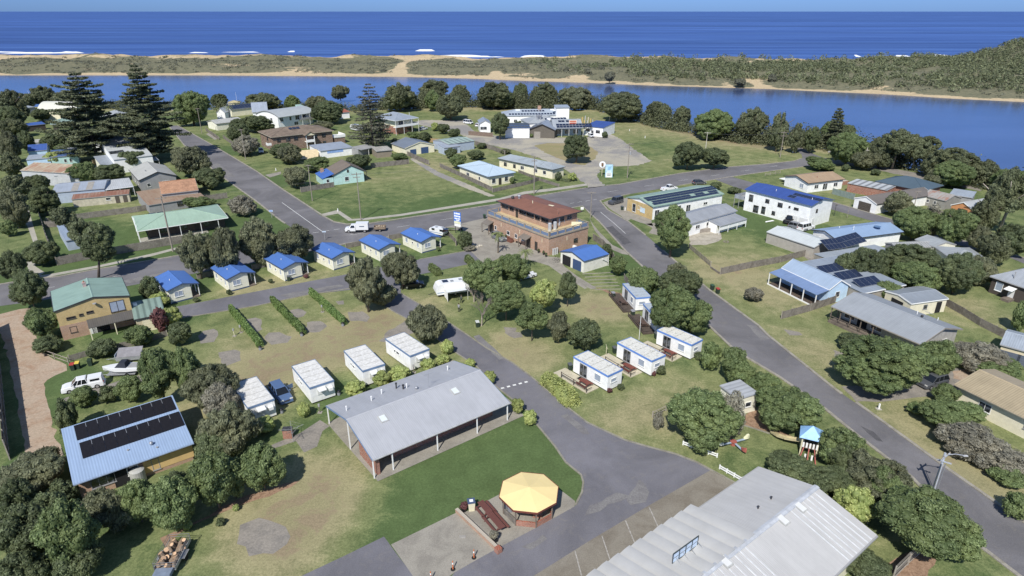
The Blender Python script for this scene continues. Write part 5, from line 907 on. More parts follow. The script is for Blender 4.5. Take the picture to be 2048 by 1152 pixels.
tag(MB().slab([(0,0,.4),(7,0,.4),(7,5,3.0),(0,5,2.6)], .06).box(.1,6.9,4.8,4.9,0,2.6).build('tarpaulin_shelter', mat_plain('tan_canvas', (0.58,0.47,0.30), .8), None, P(597,321), radians(8)), 'sloping tan canvas shelter left of the blue-grey garage', 'shelter')
H = house('teal_cottage', 'pale teal gabled cottage with brown roof and red brick chimney on the vacant block', (665,352), (741,343), BL=(650,335), e=3.0, L=11.0, W=10, ridge='v', rise=2.6, rp=.55, over=(.4,1.0,.25,.25), wall=WTEAL, rmat=('brown_iron', (0.255,0.205,0.155), .3), gut=DTRIM, gable=DTRIM, wins=[('f',.42,.9,1.3,1.3,GLASS,FR_W),('f',.48,3.6,.6,.8,GLASS,FR_D)], posts=[(1,.04,DTRIM)])
MB().slab([(-3.2,.3,2.3),(.6,.3,3.5),(.6,9,3.5),(-3.2,9,2.3)], .1).build('lean_to_roof', mat_roof('blue_lean_to', (0.08,0.19,0.56), 'y', .3), H.root); MB().box(-3.0,.3,.45,8.8,0,2.35).build('lean_to_wall', WTEAL, H.root); chimney(H,-.12,.72,1.0,.8,1.6,BRICKO); window(H.root,(-1.5,.44,1.0),0,.9,1.1,FR_W)
H = house('cream_double_garage', 'cream gabled double garage with dark grey-blue roof', (810,297), (870,289.5), BL=(790,286), e=2.8, cat='garage', ridge='v', rise=1.7, over=.25, wall=WPALE, rmat=('charcoal_blue_roof', (0.22,0.255,0.31), .3), gable=CREAM, doors=[('f',.26,2.4,2.0,DBLUE),('f',.66,3.0,2.3,DBLUE)])
H = house('striped_green_shed', 'large grey shed with green and white striped roof', (897,289), (949,281.5), BL=(892,277), e=3.2, cat='shed', rise=.6, over=.1, wall=WBST, rmat=('green_stripe_roof', (0.42,0.53,0.47), 2.2), rkw=dict(rib=.45))
house('small_blue_wall_shed', 'small blue-grey shed in front of the striped green shed', (888,296), (921,292), W=5, e=2.6, cat='shed', roof='skillion', rise=.5, over=.1, wall=WBST, rmat=('steel_blue_iron', (0.42,0.47,0.55), .3), doors=[('f',.7,1.4,2.0,DGREY)])
house('old_white_roof_shed', 'weathered timber shed with mouldy white flat roof beside the lane', (752,303), (785,300), W=7, e=2.5, cat='shed', roof='skillion', rise=.3, over=.25, wall=mat_board('old_timber_wall', (0.26,0.22,0.17), .25, True), rmat=('mouldy_sheet', (0.55,0.53,0.48), 1.0), rkw=dict(dirt=.5))
house('old_carport', 'open weathered carport left of the mouldy white-roofed shed', (722,300), (752,294), W=6, e=2.5, cat='carport', roof='skillion', rise=.3, over=(.1,1.8,1.8,.2), wall=WGREY, rmat=('mouldy_sheet2', (0.44,0.44,0.43), 1.0), posts=[(1,0),(.5,0)])
H = house('balcony_house', 'raised house with blue-grey roof and wrap-around white balcony behind the bare pine', (790.6,242), (837,235.6), BL=(759,232.5), e=6.2, roof='hip', rise=2.2, over=(1.8,1.8,2.0,.5), wall=WPALE, rmat=('blue_grey_roof3', (0.37,0.42,0.49), .4), gut=WHITE, wins=[('f',.3,3.6,3.0,1.9),('r',.4,3.6,2.4,1.9)], posts=[(0,0),(.35,0),(.7,0),(1,0),(1,.4),(0,.5)], plinth=(3.2, BRICKR))
MB().box(0,H.L,0,2,3.2,3.35).box(0,H.L,0,.08,3.35,4.2).box(H.L-.08,H.L,0,H.W,3.35,4.2).box(H.L-1.8,H.L,0,H.W,3.2,3.35).build('balcony', WHITE, H.root)
house('red_roof_hut', 'small house with red tiled roof at the river bank', (676,226), (700,224), W=9, e=3, roof='hip', rise=2, over=.3, wall=WWHITE, rmat=('red_tile_roof', (0.36,0.13,0.09), .4))
H = house('ice_blue_house', 'square cream house with very pale blue hip roof beside the lane', (915,332), (976,354), (1030,344.5), e=3.2, roof='hip', rise=1.9, over=(.5,.5,.5,.5), wall=WPALE, rmat=('ice_blue_roof', (0.52,0.64,0.74), .3), gut=NAVYT, wins=[('f',.3,1,1.8,1.1),('f',.7,1,1.0,1.1),('r',.2,.8,1.4,1.5),('r',.7,.8,1.4,1.5)], doors=[('r',.45,.9,2.05,DDARK)], rkw=dict(dirt=.05, rib=.06))
H = house('l_shaped_house', 'long cream house with grey-blue low roof behind the power pole', (995,317), (1105,340), (1133,334), e=3.1, roof='hip', rise=1.3, over=(.4,.4,.5,.4), wall=WPALE, rmat=('grey_blue_low', (0.41,0.46,0.50), .4), gut=DTRIM, wins=[('f',.12,1,1.4,1.2,GLASS,FR_D),('f',.3,1,1.2,1.2,GLASS,FR_D),('f',.45,1,1.6,1.2),('f',.7,1,1.6,1.2),('f',.86,1,1.4,1.2)])
# ---- riverside pub : joined wings, each a thing
WP = [('pub_store_shed','white shed with blue-grey roof at the left end of the pub',(959,247.5),(982,247),10,4.2,'gable','v',1.4,'slate_blue_roof',(0.33,0.38,0.46)),
 ('pub_rear_wing','long rear pub wing with pale blue-grey roof and two rows of panels',(1006,232),(1128,230.5),13,4.6,'hip','u',2.0,'pub_roof',(0.44,0.50,0.57)),
 ('pub_mid_wing','middle pub wing with grey gabled roofs and kitchen exhausts',(1056,247),(1124,244),12,4.4,'hip','u',2.2,'pub_roof_grey',(0.40,0.43,0.46)),
 ('pub_tower','white two-storey block with flat blue-grey roof at the back of the pub',(1112,215.5),(1140,215),6,8.2,'skillion','u',.5,'slate_blue_roof',(0.36,0.42,0.5))]
PH = {}
for n, lab, a, b, w, e, rf, rd, rs, rn, rc in WP:
    PH[n] = house(n, lab, a, b, W=w, e=e, cat='building', roof=rf, ridge=rd, rise=rs, over=.25, wall=WWHITE, rmat=(rn, rc, .5), wins=[('f',.2,1.5,1.6,1.4),('f',.5,1.5,1.4,1.4)], rkw=dict(dirt=.15, rib=.08))
H = PH['pub_rear_wing']; solar(H,.10,.06,20,1,1.05,1.5,.35); solar(H,.32,.30,8,1,1.05,1.5,.35); chimney(H,.62,.5,1.6,1.2,1.6,BRICKO); o = MB().box(0,3,0,4.5,0,.1).build('solar_panel', SOLAR, H.root, (H.L*.86,H.W*.3,H.zr(H.W*.3)+.4)); 
MB().lathe([(.1,0),(1.1,.35),(1.15,.42)], n=14).build('satellite_dish', WHITE, H.root, (H.L*.85,H.W*.15,H.zr(H.W*.15)+1.0))
for f in (.22,.8): MB().box(0,2.2,0,1.4,0,.4).build('roof_box', WHITE, H.root, (H.L*f,H.W*.4,H.zr(H.W*.4)+.1))
H = PH['pub_mid_wing']; solar(H,.55,.12,7,1,1.3,2.2,.15)
for f in (.34,.42): MB().lathe([(.5,0),(.5,1.2),(.8,1.4),(.8,2.0),(.2,2.1)], n=10).build('kitchen_exhaust', STEEL, H.root, (H.L*f,H.W*.25,H.zr(H.W*.25)))
MB().tube([(0,0,0),(0,0,1.5)], 1.0, 14).build('roof_tank', WHITE, H.root, (H.L*.62,H.W*.05,H.e+.2))
H = house('pub_front_block', 'flat-roofed white front block of the pub with panels along its parapet', (1010,257), (1059.5,257), W=12, e=4.0, cat='building', roof='skillion', rise=.4, over=.1, wall=WPAN, rmat=('dark_roof', (0.12,0.13,0.15), .4), gut=WHITE); solar(H,.06,.03,5,1,1.9,1.5,.3); solar(H,.2,.4,4,1,1.9,1.5,.3)
H = house('pub_gable_entrance', 'dark gabled entrance block of the pub with solar panels on its left slope', (1058,258.5), (1110,260.5), W=13, e=3.6, cat='building', ridge='v', rise=2.3, over=(.3,.3,.6,.2), wall=mat_board('dark_taupe_board', (0.13,0.115,0.095), .3), rmat=('slate_blue_roof', (0.33,0.38,0.46), .4), gable=DTRIM, doors=[('f',.3,2.6,2.6,BLOCK)])
for i in range(2):
    for j in range(3): o = MB().box(0,1.9,0,2.0,0,.05).build('solar_panel', SOLAR, H.root, (.6+i*2.1,1.0+j*2.2,H.zr(.6+i*2.1)+.2)); o.rotation_euler = (0,-atan2(2.3,H.L/2),0)
H = house('pub_verandah_wing', 'pub wing with rows of solar panels above a columned verandah', (1107,257.5), (1167,256.5), W=14, e=3.6, cat='building', roof='gable', rise=2.8, over=(.3,.3,3.0,.3), wall=mat_plain('blue_grey_wall', (0.30,0.36,0.42), .6), rmat=('grey_pub_roof', (0.42,0.46,0.50), .4), posts=[(.05,0),(.28,0),(.52,0),(.76,0),(1,0)], wins=[('f',.2,.8,2.2,1.8),('f',.5,.8,2.2,1.8),('f',.8,.8,2.2,1.8)], gut=DTRIM)  # wall in one even blue-grey
solar(H,.12,.03,11,2,1.3,1.5,.12); solar(H,.22,.33,2,1,1.3,1.5,.12); solar(H,.48,.33,3,1,1.3,1.5,.12); MB().box(0,3.4,-.08,.0,0,1.9).build('roof_sign', mat_plain('cream_sign_red', (0.75,0.60,0.50), .6), H.root, (H.L*.56,H.W*.26,H.e+1.0))
for k in range(2): MB().box(.3,3.1,-.13,-.085,.45+k*.75,.9+k*.75).build('lettering_band', mat_plain('orange_red', (0.55,0.12,0.06), .6), H.root, (H.L*.56,H.W*.26,H.e+1.0))
H = house('pub_bistro_block', 'white bistro block with dark blue roof at the right end of the pub', (1167.5,252), (1206.5,256), W=12, e=3.9, cat='building', roof='skillion', rise=.8, over=.15, wall=WWHITE, rmat=('royal_blue_roof', (0.06,0.115,0.38), .4), gut=NAVYT, fr=FR_D, wins=[('f',.2,1.9,2.0,1.1),('f',.45,1.0,1.1,1.4),('f',.74,1.5,2.0,1.2)])
# ================================================================ VEGETATION
import numpy as np
LEAF = dict(d=mat_leaf('dark_leaves', (0.059,0.078,0.039), (0.220,0.267,0.140)), m=mat_leaf('mid_green_leaves', (0.079,0.115,0.045), (0.282,0.356,0.162)), l=mat_leaf('lime_leaves', (0.192,0.253,0.076), (0.565,0.609,0.259), .3),
            c=mat_leaf('olive_needles', (0.079,0.090,0.054), (0.288,0.308,0.189)), e=mat_leaf('gum_leaves', (0.070,0.085,0.050), (0.254,0.290,0.162)), b=mat_leaf('riverbank_leaves', (0.068,0.081,0.050), (0.243,0.274,0.153)), g=mat_leaf('grey_twigs', (0.124,0.121,0.097), (0.328,0.316,0.248), .1),
            n=mat_leaf('pine_needles', (0.056,0.067,0.041), (0.209,0.236,0.140), .15), p=mat_leaf('palm_fronds', (0.079,0.115,0.043), (0.339,0.380,0.173)), r=mat_leaf('red_leaves', (0.10,0.045,0.05), (0.26,0.125,0.12)), h=mat_leaf('hedge_leaves', (0.085,0.14,0.045), (0.27,0.39,0.14)), k=mat_leaf('far_grey_leaves', (0.085,0.090,0.069), (0.215,0.224,0.167), .15))
def quads_mesh(name, P4, tint, mats, core=None):
    """P4: (n,4,3) corners ; core: (verts, tris) closed inner lumps of the same foliage, tinted dark as painted shade"""
    n = len(P4); v = P4.reshape(-1, 3); nf = n; nl = 4*n; cv = ct = 0
    if core is not None: cv, ct = len(core[0]), len(core[1]); v = np.concatenate([v, core[0]])
    me = bpy.data.meshes.new(name); me.vertices.add(len(v)); me.vertices.foreach_set('co', v.astype(np.float32).ravel())
    me.loops.add(nl+3*ct); li = np.arange(nl, dtype=np.int32)
    if ct: li = np.concatenate([li, (core[1]+nl).astype(np.int32).ravel()])
    me.loops.foreach_set('vertex_index', li); me.polygons.add(n+ct)
    st = np.arange(n, dtype=np.int32)*4
    if ct: st = np.concatenate([st, nl+np.arange(ct, dtype=np.int32)*3])
    me.polygons.foreach_set('loop_start', st); me.update(calc_edges=True)
    tt = np.concatenate([tint, np.full(ct, 0.12)]) if ct else tint  # inner lumps tinted dark, painting the shade deep in the foliage
    me.attributes.new('tint', 'FLOAT', 'FACE').data.foreach_set('value', np.clip(tt, 0, 1).astype(np.float32))
    for m in (mats if isinstance(mats, list) else [mats]): me.materials.append(m)
    return me
def ico():
    bm = bmesh.new(); bmesh.ops.create_icosphere(bm, subdivisions=2, radius=1); v = np.array([q.co[:] for q in bm.verts]); f = np.array([[q.index for q in p.verts] for p in bm.faces]); bm.free(); return v, f
ICO = ico()
def leaves(rs, pos, nrm, size, asp=1.7, jit=0.48, droop=False):
    n = len(pos); nrm = nrm+jit*rs.normal(size=(n, 3)); nrm /= np.linalg.norm(nrm, axis=1)[:, None]+1e-9
    if droop: t = np.tile([0, 0, -1.0], (n, 1))+0.45*rs.normal(size=(n, 3))
    else: t = rs.normal(size=(n, 3))
    t -= nrm*np.sum(t*nrm, axis=1)[:, None]; t /= np.linalg.norm(t, axis=1)[:, None]+1e-9; b = np.cross(nrm, t); s = (size*rs.uniform(.6, 1.35, n))[:, None]
    L = t*s*asp/2; B = b*s/asp**.3/2; k = nrm*s*0.12
    return np.stack([pos-L, pos-B*1.0+k, pos+L, pos+B*1.0+k], axis=1)
def crown(kind, R, seed, leaf, lobes, rl, k=2.3, spread=1.0, low=-1.0, core=.8, asp=1.7, droop=False, top=0.0):
    rs = np.random.RandomState(seed); C = []; rr = []
    for i in range(lobes*6):
        if len(C) >= lobes: break
        r = rs.uniform(*rl); d = rs.normal(size=3); d /= np.linalg.norm(d); d[2] = d[2]*(1-top*.3)+top*.3
        if d[2] < low: continue
        c = d*(1-r)*rs.uniform(.72, 1.0)**(1/spread)
        if all(np.linalg.norm(c-q) > (r+p)*.42 for q, p in zip(C, rr)): C.append(c); rr.append(r)
    if kind != 'e': C.append(np.array([0, 0, -.05])); rr.append(.62)
    C = np.array(C); rr = np.array(rr); N = int(k*4*pi*R*R/(leaf*leaf)); w = rr**2/np.sum(rr**2)
    li = rs.choice(len(C), N, p=w); d = rs.normal(size=(N, 3)); d /= np.linalg.norm(d, axis=1)[:, None]
    pos = C[li]+d*(rr[li]*rs.uniform(.82, 1.08, N))[:, None]
    dist = np.linalg.norm(pos[:, None, :]-C[None], axis=2); ins = (dist < rr[None]*.86); ins[np.arange(N), li] = False
    keep = ~ins.any(axis=1) & (pos[:, 2] > -1.02); pos = pos[keep]; d = d[keep]; li = li[keep]
    lt = rs.uniform(0, 1, len(C)); tint = .30+.30*(lt[li]-.5)+rs.normal(0, .27, len(pos))+.18
    q = leaves(rs, pos, d, leaf/R, asp, droop=droop)
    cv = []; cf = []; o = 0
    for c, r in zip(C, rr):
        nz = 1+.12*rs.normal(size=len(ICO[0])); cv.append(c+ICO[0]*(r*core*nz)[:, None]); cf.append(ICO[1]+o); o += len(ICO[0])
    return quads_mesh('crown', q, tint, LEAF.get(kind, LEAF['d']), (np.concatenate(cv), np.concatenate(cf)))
SPEC = {  # kind: size classes -> (leaf, lobes, lobe radius, extra)
 'd': [(1.3, .13, 22, (.24,.40)), (2.6, .15, 44, (.17,.32)), (4.5, .18, 80, (.11,.26)), (7, .23, 120, (.09,.22))],
 'm': [(1.3, .13, 22, (.24,.40)), (2.6, .15, 44, (.17,.32)), (4.5, .18, 80, (.11,.26)), (7, .23, 120, (.09,.22))],
 'l': [(1.1, .13, 20, (.26,.38)), (2.0, .15, 34, (.20,.30))],
 'c': [(1.5, .17, 20, (.24,.42)), (3.0, .20, 44, (.15,.34)), (5, .24, 70, (.11,.28))],
 'e': [(2.0, .18, 16, (.20,.38)), (4.0, .22, 34, (.13,.28)), (6.5, .28, 56, (.10,.22))],
 'b': [(2.0, .24, 22, (.2,.38)), (4.5, .28, 54, (.13,.30)), (7, .33, 80, (.11,.24))],
 'k': [(3.0, .42, 16, (.26,.42)), (6.0, .50, 32, (.20,.34))],
 'g': [(1.5, .13, 22, (.22,.4)), (3.0, .15, 44, (.15,.32))], 'r': [(0.8, .16, 10, (.3,.45))]}
CRM = {}
def crown_mesh(kind, R, seed):
    S = SPEC[kind]; ci = min(range(len(S)), key=lambda i: abs(math.log(S[i][0]/R))); nv = 3 if ci else 2; key = (kind, ci, seed % nv)
    if key not in CRM:
        R0, lf, nl, rl = S[ci]; kw = {}
        if kind == 'c': kw = dict(asp=2.8, droop=True, core=.8, k=2.0)
        if kind == 'e': kw = dict(asp=2.0, core=.62, k=1.9, low=-.55, top=.4)
        if kind == 'b': kw = dict(asp=2.0, core=.74)
        if kind == 'g': kw = dict(asp=2.6, core=.7, k=1.7)
        if kind == 'l': kw = dict(core=.88, asp=1.4, k=2.0)
        if kind == 'k': kw = dict(asp=1.8, core=.75)
        CRM[key] = crown(kind, R0, hash(key[0])%7*0+ord(kind)*31+ci*7+seed % nv, lf, nl, rl, **kw)
    return CRM[key]
def fit(x0, y0, x1, y1, zb):
    c = 1.0; xc, yc = (x0+x1)/2, (y0+y1)/2; ry = None
    sh = .015*(x1-x0); x0 += sh; x1 -= sh; sh = .03*(y1-y0); y0 += sh
    for _ in range(10):
        p = P(xc, yc, zb+c); k = ppm(p); r = (x1-x0)/2/k; a = (y1-y0)/2/k; th = atan2(CAMH-p.z, hypot(p.x, p.y)); q = a*a-(r*sin(th))**2; ry = r
        if q > (.42*r*cos(th))**2: c = sqrt(q)/cos(th)
        else: c = min(.42*r, a*.85/cos(th)); ry = sqrt(max(.02, a*a-(c*cos(th))**2))/sin(th); ry = max(.3*r, min(ry, 2.2*r))
    return p, r, ry, c
TS = [0]; TRM = {}
def trunk_mesh(kind, seed):
    key = (kind, seed % 3)
    if key not in TRM:
        rnd = random.Random(seed*7+3); mb = MB(); pts = [(0,0,-.02),(rnd.uniform(-.04,.04),rnd.uniform(-.04,.04),.35),(rnd.uniform(-.1,.1),rnd.uniform(-.1,.1),.72)]; mb.tube(pts, .026, 7, .016)
        for i in range(5 if kind == 'e' else 4):
            a = i*2*pi/4.5+rnd.uniform(-.4,.4); z = rnd.uniform(.38,.62); mb.tube([(pts[1][0],pts[1][1],z),(cos(a)*.16,sin(a)*.16,z+.16),(cos(a)*.36,sin(a)*.36,z+.34)], .013, 5, .005)
        TRM[key] = mb.mesh('trunk', PALETR if kind == 'e' else TRUNK, True)
    return TRM[key]
def tree(kind, x0, y0, x1, y1, label, zb=0.0, cat=None, group=None, name=None):
    if kind == 'e' and zb < 1: kind = 'b'
    TS[0] += 1; sd = TS[0]; p, r, ry, c = fit(x0, y0, x1, y1, zb); rnd = random.Random(sd)
    cat = cat or ('shrub' if r < 2.0 and zb < .5 else 'tree')
    name = name or {'tree': 'broadleaf_tree', 'shrub': 'garden_shrub'}.get(cat, cat.replace(' ', '_'))
    cr_m = crown_mesh(kind, r, sd); rot = rnd.uniform(0, 6.28) if abs(ry-r) < .2*r else rnd.choice((0, pi))
    if cat == 'shrub':
        o = link(name, cr_m, None, (p.x, p.y, p.z), rot); o.scale = (r, ry, c); return tag(o, label, cat, group)
    t = thing(name, label, cat, (p.x, p.y, 0), 0, group); h = p.z+c
    big = r > 1.9; f = .84 if big else 1; cr = link('crown', cr_m, t, (0, 0, p.z), rot); cr.scale = (r*f, ry*f, c*(.93 if big else 1))
    if big:                                               # side boughs break the outline
        a0_ = rnd.uniform(0, 6.28)
        for j in range(4):
            a_ = a0_+j*1.57+rnd.uniform(-.4, .4); q = rnd.uniform(.40, .58); of_ = .97-q
            o = link('crown', crown_mesh(kind, r*q, sd+j+1), t, (cos(a_)*r*of_, sin(a_)*ry*of_, p.z+c*rnd.uniform(-.42, .38)*(1 if zb or j % 2 else -.6)), a_); o.scale = (r*q, r*q, min(c*.62, r*q*.95))
    tr = link('trunk', trunk_mesh(kind, sd), t, (0,0,0), rot); s = max(.6, min(1.6, r/4))*h*.9; tr.scale = (max(s*.8, r*.9), max(s*.8, r*.9), h*.86); return t
